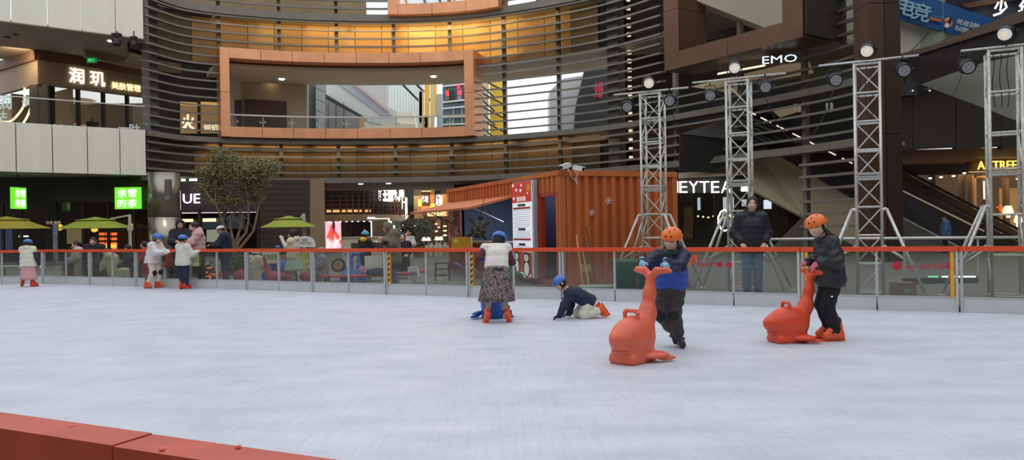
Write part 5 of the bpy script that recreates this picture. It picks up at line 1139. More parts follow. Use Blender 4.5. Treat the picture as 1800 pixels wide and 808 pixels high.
turtle('green turtle cushion leaning below the hatch beside the menu board', P(890, 475, 16.9), 1.2, mat('turtle_green', sc(52, 120, 76), .8), mat('turtle_mint', sc(120, 190, 150), .6), -.4)
c = P(812, 426, 20.3); yb = thing('yellow_box', 'yellow box on the kiosk counter under the awning', 'box', c); MB().box(c, (.55, .4, .3)).build('carton', mat('box_yellow', sc(214, 160, 40), .6), yb); MB().box(c + Vector((-.15, -.21, .05)), (.12, .01, .1)).build('paper_label', mat('label_lemon', sc(240, 220, 90), .6), yb)
c = P(831, 453, 17.4); blob('cushion', [('e', c, (.2, .16, .26)), ('e', c + Vector((-.1, 0, -.1)), (.14, .14, .16))], mat('cushion_wine', sc(150, 36, 50), .8), None, .03); o = bpy.data.objects['cushion']; tag(o, 'wine red padded cushion hanging under the kiosk counter', 'cushion')
c = P(824, 470, 17.3); tag(MB().tube([c + Vector((-.35, 0, .12)), c + Vector((-.1, 0, -.02)), c + Vector((.2, 0, -.08))], .035, 8).build('foam_tube', mat('foam_violet', sc(120, 110, 170), .8)), 'violet foam tube below the wine red cushion', 'foam tube')
# grey wire stool near the passage
st = thing('wire_stool', 'thin grey metal stool on the paving left of the kiosk', 'stool', G(778, 18.6, .09)); c = G(778, 18.6, .09)
for sx in (-1, 1):
    for sy in (-1, 1): MB().tube([c + Vector((sx * .18, sy * .15, 0)), c + Vector((sx * .16, sy * .13, .45))], .012, 5).build('leg', M_black, st)
for z in (.15, .3, .45): MB().tube([c + Vector((x, y, z)) for x, y in ((-.17, -.14), (.17, -.14), (.17, .14), (-.17, .14), (-.17, -.14))], .01, 5).build('stretcher', M_black, st)
# ------------------------------------------------------------------ umbrellas
M_lime = mat('umbrella_lime', sc(140, 152, 42), .7, var=.06, scale=2); M_cream = mat('pole_cream', sc(190, 186, 168), .5)
def umbrella(lab, px, d, half, rim, top, mast, m=M_lime):
    c = P(px, rim, d); t = P(px, top, d).z; hw = half * d / F; r = thing('cantilever_umbrella', lab, 'umbrella', Vector((c.x, c.y, .09))); zr = c.z; H_ = t - zr
    def pyr(z0, z1, w0, w1, k=8):
        mb = MB(); vs = []
        for w, z in ((w0, z0), (w0 * .98, z0 + .03), ((w0 + w1) / 2, (z0 + z1) / 2 - (z1 - z0) * .04), (w1, z1)):
            for i in range(k): a = 2 * math.pi * (i + .5) / k; vs.append(Vector((c.x + w * math.cos(a) * 1.05, c.y + w * math.sin(a) * 1.05, z)))
        fs = [(i + k * j, (i + 1) % k + k * j, (i + 1) % k + k * (j + 1), i + k * (j + 1)) for j in range(3) for i in range(k)] + [tuple(range(k - 1, -1, -1)), tuple(3 * k + i for i in range(k))]
        return mb.add(vs, fs)
    pyr(zr - .03, zr + H_ * .72, hw, hw * .42).build('canopy', m, r); pyr(zr + H_ * .68, t, hw * .52, .04).build('vent_canopy', m, r)
    for i in range(8): a = 2 * math.pi * (i + .5) / 8; MB().beam((c.x, c.y, zr + H_ * .5), (c.x + hw * math.cos(a), c.y + hw * math.sin(a), zr - .02), .02, .03).build('rib', M_cream, r)
    q = P(mast, 381, d); MB().tube([Vector((q.x, q.y, .1)), Vector((q.x, q.y, t + .08))], .07, 10).build('mast', M_cream, r); MB().beam(Vector((q.x, q.y, t + .05)), Vector((c.x + hw * .45 * (1 if mast > px else -1), c.y, zr + H_ * .8)), .05, .07).build('arm', M_cream, r)
    MB().box(Vector((q.x, q.y, zr - .05)), (.16, .16, .25)).build('crank_box', M_cream, r); MB().box(Vector((q.x, q.y, .13)), (.8, .8, .08)).build('base_plate', M_col, r)
umbrella('lime cantilever parasol under the larger green sign', 168, 33, 58, 400, 381, 228); umbrella('yellow green parasol cut off by the photo\'s left edge', 12, 33, 64, 401, 380, -50, mat('umbrella_olive', sc(156, 142, 40), .7)); umbrella('lime parasol before the dark plank wall', 508, 31, 46, 398, 379, 534)
c = G(98, 31, .09); tag(MB().tube([c, c + Vector((0, 0, 1.8))], .09, 8).build('wrapped_post', mat('wrap_grey', sc(120, 124, 140), .6, var=.4, scale=6)), 'slim post wrapped in grey patterned film before the tea shop', 'post')
# ------------------------------------------------------------------ tree in a pot
random.seed(11); tb = G(413, 23, .09)
tree = thing('potted_tree', 'bare-stemmed multi-trunk tree with thin olive crown before the dark shop', 'tree', tb)
MB().lathe(tb, [(.3, 0), (.42, .55), (.45, .6), (.38, .6), (.36, .54), (.001, .53)], 20).build('pot', mat('pot_grey', sc(110, 104, 98), .7), tree, True)
M_bark = mat('bark_pale', sc(150, 124, 98), .8, var=.25, scale=12)
stems = [[(413, 455), (412, 440), (408, 425), (398, 408), (391, 388), (380, 360), (360, 335)], [(414, 455), (415, 438), (420, 424), (433, 408), (437, 385), (436, 350), (431, 320)], [(416, 455), (417, 440), (428, 428), (446, 405), (452, 375), (458, 345), (464, 310)], [(412, 455), (411, 436), (416, 420), (424, 398), (426, 378), (415, 355), (404, 325)], [(411, 452), (406, 435), (410, 420), (404, 395), (413, 372)], [(412, 450), (402, 430), (396, 405)]]
ends = []
for i, s in enumerate(stems):
    d0 = 23 + (i - 2.5) * .09; pts = [P(x, y, 23 + (d0 - 23) * k / 3) for k, (x, y) in enumerate(s)]
    MB().tube(pts, [.055 * (1 - .75 * k / len(pts)) for k in range(len(pts))], 7).build('stem', M_bark, tree, True)
    for k in range(2, len(pts)): ends.append(pts[k])
crown_c = [(425, 300, 62, 26), (392, 282, 34, 24), (455, 300, 38, 20), (372, 330, 36, 16), (400, 352, 40, 14), (470, 290, 30, 12), (440, 325, 36, 20), (380, 305, 34, 20), (360, 300, 24, 8), (452, 345, 18, 12)]
br = MB()
leaf_v = []; leaf_f = []
for cx_, cy_, rx, ry in crown_c:
    for _ in range(14):
        a = random.choice(ends); b = P(cx_ + random.uniform(-rx, rx) * .8, cy_ + random.uniform(-ry, ry) * .8, 23 + random.uniform(-.7, .7)); m_ = a.lerp(b, .5) + Vector((random.uniform(-.1, .1), random.uniform(-.1, .1), random.uniform(-.05, .1)))
        if (b - a).length < 1.5: br.tube([a, m_, b], [.012, .008, .004], 4, False)
    for _ in range(int(rx * ry * 2.0)):
        u, v, w = random.gauss(0, .42), random.gauss(0, .42), random.gauss(0, .42)
        if u * u + v * v > 1.1: continue
        p = P(cx_ + u * rx, cy_ + v * ry, 23 + w * rx / F * 23 * .9); s = random.uniform(.026, .055); ax = Vector((random.uniform(-1, 1), random.uniform(-1, 1), random.uniform(-.6, .6))).normalized(); bx = ax.orthogonal().normalized() * s * .45; ax *= s; n0 = len(leaf_v)
        leaf_v += [p - ax, p + bx, p + ax, p - bx]; leaf_f.append((n0, n0 + 1, n0 + 2, n0 + 3))
br.build('twigs', M_bark, tree)['kind'] = 'stuff'
lo = mkobj('foliage', np.array([tuple(v) for v in leaf_v]), leaf_f, mat('leaf_olive', sc(92, 96, 54), .6, var=.3, scale=3, col2=sc(138, 132, 76)), tree); lo['kind'] = 'stuff'
def bush(nm, lab, px, py, d, r, n, m, sparkle=None, pot=None):
    c = P(px, py, d); t = thing(nm, lab, 'plant', Vector((c.x, c.y, .09))); vs = []; fs = []
    for _ in range(n):
        u = Vector((random.gauss(0, .4), random.gauss(0, .4), random.gauss(0, .4))); p = c + Vector((u.x * r[0], u.y * r[0], u.z * r[1])); s = r[0] * .14; ax = Vector((random.uniform(-1, 1), random.uniform(-1, 1), random.uniform(-1, 1))).normalized(); bx = ax.orthogonal().normalized() * s * .45; ax *= s; n0 = len(vs)
        vs += [p - ax, p + bx, p + ax, p - bx]; fs.append((n0, n0 + 1, n0 + 2, n0 + 3))
    mkobj('foliage', np.array([tuple(v) for v in vs]), fs, m, t)['kind'] = 'stuff'
    if pot: MB().lathe((c.x, c.y, .09), [(pot * .7, 0), (pot, c.z - r[1] * .5 - .09), (pot * .9, c.z - r[1] * .5 - .09)], 14).build('pot', mat('pot_dark', sc(70, 62, 56), .7), t)
    MB().tube([Vector((c.x, c.y, .1)), c], .02, 6).build('stem', M_bark, t)
    if sparkle:
        for k in range(16): p = c + Vector((random.gauss(0, .35) * r[0], -r[0] * .4, random.gauss(0, .4) * r[1])); MB().box(p, (.035, .035, .035)).build('bauble', sparkle if k % 3 else E_orange, t)
M_leafg = mat('leaf_green', sc(60, 84, 44), .6, var=.3, scale=5)
bush('christmas_tree', 'dark green tree with small golden lights in the passage entrance', 718, 412, 34, (.55, .95), 700, mat('leaf_dark', sc(44, 52, 34), .6, var=.3, scale=4), E_warm, .3)
bush('potted_plant', 'green shrub with thin leaves at the foot of the multi-trunk tree', 420, 462, 20.5, (.35, .3), 320, M_leafg, None, .2); bush('potted_plant', 'round green potted shrub behind the barrier between man in cap and pink coat', 367, 478, 19.6, (.3, .28), 260, M_leafg, E_orange, .16); bush('tall_plant', 'leafy tall plant beside the golden lit tree', 746, 402, 38, (.55, .6), 300, mat('leaf_moss', sc(78, 90, 60), .6, var=.2), None, .3)
# ------------------------------------------------------------------ rental corner furniture
def bench(lab, px0, px1, d, z, grp=None):
    a = G(px0, d, z); b = G(px1, d, z); r = thing('red_bench', lab, 'bench', Vector(((a.x + b.x) / 2, d, .09))); 
    MB().box(((a.x + b.x) / 2, d + .18, z), (b.x - a.x, .42, .045)).build('seat', mat('bench_red', sc(206, 66, 58), .45), r)
    for x in (a.x + .06, b.x - .06):
        for y in (d + .02, d + .34): MB().tube([(x, y, .09), (x, y, z - .02)], .022, 8).build('leg', M_white, r)
    MB().box(((a.x + b.x) / 2, d + .18, z - .12), (b.x - a.x - .1, .03, .04)).build('stretcher', M_alu, r)
bench('long low red bench behind the barrier left of the hooded man', 562, 676, 17.2, .33); bench('red bench right of the man in olive coat', 692, 722, 17.4, .36); bench('red bench end nearest the kiosk, behind the white bag', 722, 746, 17.9, .38); bench('red bench beside the seated child in grey', 549, 566, 17.6, .33)
ct = thing('reception_counter', 'tall beige reception counter with dark window panel behind the barrier', 'counter', G(650, 24, .09))
bpx('counter_body', 602, 417, 693, 480, 24, mat('counter_beige', sc(204, 190, 164), .6), .8, ct); bpx('dark_panel', 617, 426, 674, 440, 23.98, mat('panel_choc', sc(78, 66, 58), .4), .02, ct); bpx('counter_top', 600, 415.5, 695, 418, 23.95, mat('counter_cream', sc(220, 208, 186), .5), .9, ct); bpx('glow_strip', 604, 476, 692, 479, 23.96, E_warm, .02, ct)
wb = thing('white_board', 'blank white rectangular board standing on the red bench', 'board', P(656, 474, 17.3)); bpx('board_sheet', 641, 449, 672, 473.5, 17.3, mat('board_paper', sc(236, 232, 224), .6), .03, wb); bpx('board_foot', 650, 473, 664, 476, 17.32, M_alu, .1, wb)
c = P(661, 478, 17.2); o = blob('bag', [('b', c, (.22, .1, .07), .05), ('e', c + Vector((.05, 0, .05)), (.12, .09, .05))], mat('bag_navy', sc(50, 58, 90), .8), None, .02, wr=(.006, 30)); tag(o, 'dark navy soft bag lying on the red bench under the white board', 'bag')
c = P(637, 474, 17.25); o = blob('scarf', [('e', c, (.09, .07, .09)), ('e', c + Vector((.08, 0, -.05)), (.08, .07, .05))], mat('scarf_pink', sc(220, 160, 170), .9), None, .018, wr=(.006, 40)); tag(o, 'small pink bundle of scarf left of the blank white board', 'scarf')
wl_ = thing('round_mirror', 'round dark wheel-like disc leaning by the seated child in grey', 'disc', P(595, 466, 17.6)); c = P(595, 466, 17.6)
MB().lathe(c, [(.15, -.02), (.17, 0), (.15, .02)], 24, Matrix.Rotation(math.radians(80), 3, 'X') @ Matrix.Rotation(.3, 3, 'Z')).build('rim', M_black, wl_); MB().lathe(c + Vector((0, -.022, 0)), [(.12, 0), (.12, .012)], 24, Matrix.Rotation(math.radians(80), 3, 'X')).build('disc_face', mat('disc_tan', sc(150, 130, 100), .6), wl_)
sg2 = thing('standee', 'white round-topped standee with lime flowers beside the girl in cream vest', 'sign', G(536, 18.4, .09))
p0 = P(536, 430, 18.5)
prism('standee_top', [p0 + Vector((.26 * math.cos(t), 0, .22 * math.sin(t))) for t in [math.pi * k / 10 for k in range(11)]] + [p0 + Vector((-.26, 0, -.06)), p0 + Vector((.26, 0, -.06))], (0, .03, 0), M_white, sg2)
bpx('standee_body', 527, 437, 547, 490, 18.6, mat('standee_lime', sc(214, 206, 110), .6, var=.25, scale=6), .03, sg2)
for x, y in ((533, 463), (541, 458), (537, 470), (531, 474), (543, 468)): p = P(x, y, 18.5); MB().lathe(p, [(.045, 0), (.045, .01)], 8, Matrix.Rotation(math.pi / 2, 3, 'X')).build('flower', M_white, sg2)
text('lettering', '冰雪乐园', p0 + Vector((0, -.01, .05)), 1, M_gr, sg2, width=.3, height=.06, ext=.004); text('lettering', '–––', p0 + Vector((0, -.01, .13)), 1, M_gr, sg2, width=.14, height=.05, ext=.004)
sg3 = thing('paddle_sign', 'small white arch-topped paddle sign with a printed figure behind the girl\'s head', 'sign', P(523, 430, 18.9)); p = P(523, 421, 18.9)
prism('paddle', [p + Vector((.075 * math.cos(t), 0, .1 * math.sin(t))) for t in [2 * math.pi * k / 16 for k in range(16)]], (0, .02, 0), M_white, sg3); prism('print', [p + Vector((.045 * math.cos(t), -.01, .065 * math.sin(t) - .01)) for t in [2 * math.pi * k / 10 for k in range(10)]], (0, .005, 0), M_bk, sg3); MB().beam(p - Vector((0, 0, .1)), Vector((p.x, p.y, .1)), .03, .02).build('stick', M_white, sg3)
bd = thing('pale_board', 'cream board with pictograms behind the blue whale tails', 'board', G(475, 18.9, .09)); bpx('board_sheet', 460, 442, 490, 463, 18.9, mat('board_cream', sc(222, 214, 188), .6), .03, bd)
for x in (464, 487): bpx('leg', x, 463, x + 1.5, 500, 18.92, M_alu, .03, bd)
for i in range(4): bpx('pictogram', 463 + i * 6.5, 447, 467 + i * 6.5, 455, 18.89, mat('pict', sc(120, 150, 110)), .005, bd)
bg = thing('shopping_bag', 'white bag with blue print on the red bench near the passage', 'bag', P(727, 486, 17.6)); p = P(727, 477, 17.7); MB().prism([p + Vector(v) for v in ((-.14, 0, -.11), (.15, 0, -.13), (.07, 0, .13), (-.14, 0, .11))], (0, .12, 0)).build('bag_body', M_white, bg); MB().prism([p + Vector(v) for v in ((-.1, -.005, -.08), (.1, -.005, -.1), (.06, -.005, .0), (-.08, -.005, 0))], (0, .004, 0)).build('blue_print', mat('print_blue', sc(90, 150, 200)), bg)
for i, (px, py) in enumerate(((745, 420), (753, 420), (768, 419), (775, 419))):
    c = P(px, py, 37); r = thing('table_lamp', ('first', 'second', 'third', 'fourth')[i] + ' of four small white shaded lamps in the passage, counting from the left', 'lamp', Vector((c.x, c.y, .09)), 'shaded lamps in the passage'); MB().lathe((c.x, c.y, c.z - .08), [(.13, 0), (.07, .18)], 14).build('shade', emat('shade_lit', (1, .85, .65), 1.0), r); MB().tube([(c.x, c.y, .1), (c.x, c.y, c.z)], .015, 5).build('stand', M_alu, r)
for i, px in enumerate((749, 757, 766, 774)): 
    r = thing('upholstered_seat', ('first', 'second', 'third', 'fourth')[i] + ' of the pale tall-backed seats under the shaded lamps, from the left', 'seat', G(px, 36.5, .09), 'pale seats in the passage'); bpx('seat_back', px - 3.4, 431, px + 3.4, 458, 36.4, mat('seat_ivory', sc(196, 186, 158), .7), .5, r); bpx('seat_base', px - 3.2, 456, px + 3.2, 464, 36.3, M_woodd, .5, r)
c = G(734, 34.5, .09); r = thing('planter_box', 'low orange brown box wall at the passage mouth behind two women', 'box', c); bpx('box_front', 728, 430, 745, 470, 34.5, mat('box_rust', sc(160, 108, 74), .6), .5, r); bpx('box_lid', 727, 428, 746, 431, 34.45, M_woodd, .6, r)
for i, (px, py, d, w) in enumerate(((8, 467, 23.5, .9), (110, 468, 23.0, .45))):
    c = P(px, py, d); r = thing('cafe_table', ('grey round cafe table at the photo\'s left edge behind the barrier', 'small grey cafe table left of the seated woman in rust brown')[i], 'table', Vector((c.x, c.y, .09))); MB().lathe((c.x, c.y, c.z - .03), [(w / 2, 0), (w / 2, .03)], 20).build('table_top', M_post, r); MB().tube([(c.x, c.y, .1), (c.x, c.y, c.z)], .035, 8).build('leg', M_post, r); MB().lathe((c.x, c.y, .09), [(w * .3, 0), (w * .3, .02)], 16).build('base', M_post, r)
# moving heads under the left soffit
for i, (px, py) in enumerate(((206, 72), (236, 74))):
    c = P(px, py, 36.8); r = thing('moving_head_lamp', ('left', 'right')[i] + ' black stage lamp under the upper left soffit', 'lamp', c); s = 1 if i == 0 else .7
    blob('lamp_head', [('e', c + Vector((0, 0, -.05)), (.2 * s, .22 * s, .24 * s)), ('c', c + Vector((.02, -.1, -.15)), c + Vector((.05, -.24, -.2)), .14 * s, .14 * s)], M_black, r, .04); MB().box((c.x, c.y, c.z + .3 * s), (.4 * s, .3 * s, .12)).build('lamp_base', M_black, r); MB().tube([c + Vector((-.24 * s, 0, -.05)), c + Vector((-.24 * s, 0, .28 * s)), c + Vector((.24 * s, 0, .28 * s)), c + Vector((.24 * s, 0, -.05))], .03, 6).build('yoke', M_black, r); MB().tube([(c.x, c.y, c.z + .3 * s), (c.x, c.y, 11.5)], .03, 6).build('hanger', M_black, r)
# ------------------------------------------------------------------ whale pushers
whale_cache = {}
def bdep(px):
    for a, b in zip(BOARD[:-1], BOARD[1:]):
        k = (px - 900) / F; dx, dy = b[0] - a[0], b[1] - a[1]; den = dx - k * dy
        t = (k * a[1] - a[0]) / den if abs(den) > 1e-9 else -1
        if 0 <= t <= 1: return a[1] + t * dy
    return 0
def wpt(px, d, yaw, sc_, p): return G(px, d, 0) + Matrix.Rotation(math.radians(yaw), 3, 'Z') @ (Vector(p) * sc_)
def whale(label, px, d, yaw, m, z0=0.0, res=.014, scale=1.0, group=None):
    if z0 > .05: d = max(d, bdep(px) + .62)
    c = G(px, d, z0); r = thing('whale_pusher', label, 'skating aid', c, group); r.rotation_euler = (0, 0, math.radians(yaw)); r.scale = (scale,) * 3
    key = (m.name, res)
    if key not in whale_cache:
        L = []
        V_ = [('e', (-.02, 0, .22), (.27, .185, .255)), ('e', (.13, 0, .24), (.17, .15, .18)), ('e', (.26, 0, .26), (.10, .09, .085)), ('b', (0.0, 0, .045), (.24, .165, .06), .06),
              ('c', (-.17, 0, .27), (-.29, 0, .47), .13, .085), ('c', (-.29, 0, .47), (-.34, 0, .68), .085, .055), ('c', (-.34, 0, .68), (-.37, 0, .86), .055, .05)]
        L.append(('body', sdf(V_, res, .07, cut=[((0, 0, 0), (0, 0, 1))]), m, None))
        fl = []
        for s in (-1, 1): fl += [('c', (-.37, 0, .85), (-.375, s * .075, .915), .042, .04), ('c', (-.375, s * .075, .915), (-.39, s * .17, .925), .04, .032), ('c', (-.39, s * .17, .925), (-.41, s * .215, .915), .032, .02)]
        L.append(('tail_handle', sdf(fl, res * .8, .02), m, None))
        for s in (-1, 1):
            M = Matrix.Rotation(s * math.radians(-38), 4, 'Z') @ Matrix.Rotation(s * math.radians(-16), 4, 'X')
            L.append(('fin', sdf([('e', (-.08, s * .2, .08), (.16, .07, .035), M), ('e', (-.21, s * .27, .04), (.10, .04, .024), M)], res * .8, .04, cut=[((0, 0, .002), (0, 0, 1))]), m, None))
        hp = [(0.02, -.075, .42), (0.02, -.078, .50), (0.02, -.055, .525), (0.02, .055, .525), (0.02, .078, .50), (0.02, .075, .42)]
        L.append(('carry_handle', sdf([('c', a, b, .021, .021) for a, b in zip(hp[:-1], hp[1:])], res * .6, .012), m, None))
        whale_cache[key] = []
        for nm, (vs, fs), mm, _ in L:
            me = bpy.data.meshes.new(nm); me.from_pydata(vs.tolist(), [], fs.tolist()); me.materials.append(mm); me.shade_smooth(); whale_cache[key].append((nm, me))
        for s in (-1, 1):
            mb = MB(); M = Matrix.Rotation(s * math.radians(90) * -1, 3, 'X'); mb.lathe((.16, s * .138, .29), [(.02, 0), (.02, .008)], 12, M)
            me = bpy.data.meshes.new('eye'); me.from_pydata([tuple(v) for v in mb.v], [], mb.f); me.materials.append(M_black); whale_cache[key].append(('eye', me))
        mb = MB(); pts = []
        for i in range(13): t = math.radians(-66 + 11 * i); pts.append((.02 + .275 * math.cos(t), .165 * math.sin(t), .13))
        mb.tube(pts, .007, 6); me = bpy.data.meshes.new('mouth_line'); me.from_pydata([tuple(v) for v in mb.v], [], mb.f); me.materials.append(m); whale_cache[key].append(('mouth_line', me))
    for nm, me in whale_cache[key]:
        o = bpy.data.objects.new(nm, me); COL.objects.link(o); o.parent = r
    return r
M_wo = mat('whale_orange', sc(232, 106, 78), .42, var=.05, scale=6); M_wo2 = mat('whale_orange_deep', sc(226, 78, 44), .42, var=.05, scale=6)
M_wb = mat('whale_blue', sc(44, 92, 178), .45, var=.06, scale=6); M_wr = mat('whale_red', sc(206, 62, 58), .5, var=.06, scale=6)

# ------------------------------------------------------------------ people
M_skin = mat('skin', sc(222, 176, 152), .55, var=.04, scale=10); M_skin2 = mat('skin_tan', sc(196, 148, 124), .55, var=.04, scale=10)
M_hair = mat('hair_black', sc(34, 28, 28), .6, var=.2, scale=30); M_lip = mat('lip', sc(186, 96, 92), .5); M_eye = mat('eye_dark', sc(28, 22, 22), .3)
M_blade = mat('blade_steel', sc(190, 190, 195), .25, .8)
VV = lambda p: Vector(p)
def hand_prims(w, d, n, s, side, curl=.35, thick=1.0):
    """w wrist, d finger direction, n palm normal, s hand scale (1 = adult), side +-1 thumb side"""
    d = d.normalized(); n = (n - d * n.dot(d)).normalized(); l = d.cross(n) * side; P_ = []
    P_.append(('c', w, w + d * .05 * s, .024 * s * thick, .030 * s * thick)); P_.append(('c', w + d * .03 * s + l * .018 * s, w + d * .075 * s + l * .026 * s, .019 * s * thick, .014 * s * thick)); P_.append(('c', w + d * .03 * s - l * .018 * s, w + d * .07 * s - l * .028 * s, .019 * s * thick, .014 * s * thick))
    for k, (o, ln) in enumerate(((.030, .88), (.011, 1.0), (-.009, .95), (-.028, .75))):
        b = w + d * .078 * s + l * o * s; d1 = (d + n * curl).normalized(); m_ = b + d1 * .038 * s * ln; d2 = (d + n * curl * 3).normalized(); e = m_ + d2 * .034 * s * ln
        P_ += [('c', b, m_, .0095 * s * thick, .0088 * s * thick), ('c', m_, e, .0088 * s * thick, .0075 * s * thick)]
    t0 = w + d * .03 * s + l * .03 * s; t1 = t0 + (d * .6 + l * .8 + n * .2).normalized() * .035 * s; t2 = t1 + (d + n * .5 + l * .2).normalized() * .028 * s
    return P_ + [('c', t0, t1, .013 * s * thick, .011 * s * thick), ('c', t1, t2, .011 * s * thick, .009 * s * thick)]
def fig(label, px, d, z0, H, yaw, J=None, face=None, kid=True, skin=None, res=None, jacket=None, legs=None, skirt=None, feet=None, helmet=None, hair='short', hood=None, hat=None, gloves=None, near=False, base=None, features=True, group=None, pads=None, handdir=None, hands=None):
    if z0 > .05 and base is None: d = max(d, bdep(px) + (.42 if not (J and J.get('hipL') == (0, .055, .27)) else .75))
    c = base if base is not None else G(px, d, z0); r = thing('person', label, 'person', c, group)
    R = Matrix.Rotation(math.radians(yaw), 3, 'Z'); W_ = lambda p: c + R @ Vector(p)
    D = dict(pelvis=(0, 0, .53), chest=(.0, 0, .72), neck=(-.005, 0, .83), head=(.01, 0, .93), hipL=(0, .052, .51), hipR=(0, -.052, .51), knL=(.012, .057, .285), knR=(.012, -.057, .285), anL=(-.01, .06, .05), anR=(-.01, -.06, .05),
             shL=(-.005, .105, .80), shR=(-.005, -.105, .80), elL=(-.01, .135, .64), elR=(-.01, -.135, .64), wrL=(.04, .135, .49), wrR=(.04, -.135, .49), toeL=(1, .15, 0), toeR=(1, -.15, 0))
    if J: D.update(J)
    Q = {k: (W_(Vector(v) * H) if not k.startswith('toe') else R @ Vector(v)) for k, v in D.items()}
    if hands:
        for s, tg in hands.items():
            sh_ = Q['sh' + s]; wr = Vector(tg) + (sh_ - Vector(tg)).normalized() * .045 * H + Vector((0, 0, .03)) * H; v = wr - sh_; L1, L2 = .165 * H, .15 * H; n_ = v.length
            if n_ > (L1 + L2) * .98: L1 *= n_ / (L1 + L2) * 1.02; L2 = L1
            x_ = (L1 * L1 - L2 * L2 + n_ * n_) / (2 * n_); hgt = math.sqrt(max(0, L1 * L1 - x_ * x_)); dn = Vector((0, 0, -1)) + (R @ Vector((-.2, .7 if s == 'L' else -.7, 0))); dn = (dn - v.normalized() * dn.dot(v.normalized())).normalized()
            Q['wr' + s] = wr; Q['el' + s] = sh_ + v.normalized() * x_ + dn * hgt
    hr = (.077 if kid else .064) * H; hd = Q['head']; up = (hd - Q['neck']).normalized(); up = (up + Vector((0, 0, .8))).normalized()
    fv = (R @ Vector(face) if face else R @ Vector((1, 0, 0))).normalized(); fv = (fv - up * fv.dot(up)).normalized(); sv = up.cross(fv)
    HM = Matrix((fv, sv, up)).transposed(); hp = lambda x, y, z: hd + (fv * x + sv * y + up * z) * hr
    skin = skin or M_skin; rs = res or (.010 if near else .022)
    a = H
    body = [('c', Q['pelvis'], Q['chest'], .062 * a, .068 * a), ('c', Q['chest'], Q['neck'], .066 * a, .04 * a), ('c', Q['neck'], hp(-.1, 0, -.4), .032 * a, .03 * a),
            ('e', hd, (hr * .98, hr * .83, hr * 1.08), HM.to_4x4()), ('e', hp(.30, 0, -.45), (hr * .62, hr * .55, hr * .55), HM.to_4x4()),
            ('c', hp(.88, 0, .08), hp(1.06, 0, -.2), hr * .10, hr * .15), ('e', hp(.78, .28, -.25), (hr * .2, hr * .22, hr * .25)), ('e', hp(.78, -.28, -.25), (hr * .2, hr * .22, hr * .25)),
            ('e', hp(0, .85, -.05), (hr * .17, hr * .1, hr * .26), HM.to_4x4()), ('e', hp(0, -.85, -.05), (hr * .17, hr * .1, hr * .26), HM.to_4x4())]
    for s in 'LR':
        body += [('c', Q['chest'], Q['sh' + s], .045 * a, .036 * a), ('c', Q['sh' + s], Q['el' + s], .030 * a, .024 * a), ('c', Q['el' + s], Q['wr' + s], .024 * a, .0165 * a),
                 ('c', Q['pelvis'], Q['hip' + s], .055 * a, .052 * a), ('c', Q['hip' + s], Q['kn' + s], .05 * a, .034 * a), ('c', Q['kn' + s], Q['an' + s], .034 * a, .023 * a)]
        hdv = (Q['wr' + s] - Q['el' + s]).normalized()
        if handdir: hdv = (R @ Vector(handdir)).normalized()
        if not gloves: body += hand_prims(Q['wr' + s], hdv, Vector((0, 0, -1)) + (R @ Vector((0, 1 if s == 'R' else -1, 0))) * .3, a / 1.7 * (1.1 if near else 1.25), 1 if s == 'R' else -1)
    for e in (1, -1): body.append(('-e', hp(.92, .33 * e, .1), (hr * .12, hr * .15, hr * .08), HM.to_4x4()))
    blob('body', body, skin, r, rs, .018 * a)
    if features:
        for e in (1, -1):
            o = MB().lathe(hp(.83, .31 * e, .08), [(hr * .02, -hr * .05), (hr * .13, -hr * .02), (hr * .13, hr * .03), (hr * .02, hr * .06)], 10, (HM @ Matrix.Rotation(math.pi / 2, 3, 'Y'))).build('eye', M_eye, r, True)
            MB().tube([hp(.88, .16 * e, .27), hp(.88, .33 * e, .32), hp(.78, .48 * e, .27)], hr * .035, 5).build('eyebrow', M_hair, r)
        MB().tube([hp(.80, .2, -.52), hp(.90, .07, -.5), hp(.90, -.07, -.5), hp(.80, -.2, -.52)], [hr * .03, hr * .06, hr * .06, hr * .03], 6).build('mouth', M_lip, r)
    # hair
    cut = [(hp(.52, 0, 0), -fv)]
    if hair == 'short': blob('hair', [('e', hp(-.06, 0, .16), (hr * 1.04, hr * .93, hr * 1.04), HM.to_4x4()), ('-e', hp(.95, 0, -.25), (hr * .75, hr * .72, hr * .85), HM.to_4x4())], M_hair, r, rs, .01, wr=(hr * .03, 60), cut=[(hp(0, 0, -.55), up)])
    elif hair == 'long': blob('hair', [('e', hp(-.1, 0, .14), (hr * 1.08, hr * .98, hr * 1.08), HM.to_4x4()), ('-e', hp(1.0, 0, -.2), (hr * .8, hr * .62, hr * .95), HM.to_4x4()), ('c', hp(-.4, .6, -.1), hp(-.45, .62, -1.5), hr * .36, hr * .28), ('c', hp(-.4, -.6, -.1), hp(-.45, -.62, -1.5), hr * .36, hr * .28), ('c', hp(-.6, 0, 0), hp(-.6, 0, -1.7), hr * .5, hr * .35)], M_hair, r, rs, .015, wr=(hr * .03, 60))
    elif hair == 'bun': blob('hair', [('e', hp(-.08, 0, .14), (hr * 1.06, hr * .95, hr * 1.04), HM.to_4x4()), ('-e', hp(1.0, 0, -.2), (hr * .8, hr * .7, hr * .9), HM.to_4x4()), ('e', hp(-1.0, 0, .4), (hr * .4, hr * .4, hr * .4))], M_hair, r, rs, .012, wr=(hr * .03, 60))
    elif hair == 'strap': blob('hair', [('e', hp(-.1, 0, -.05), (hr * 1.0, hr * .93, hr * .95), HM.to_4x4()), ('-e', hp(.95, 0, -.3), (hr * .75, hr * .72, hr * 1.0), HM.to_4x4())], M_hair, r, rs, .01)
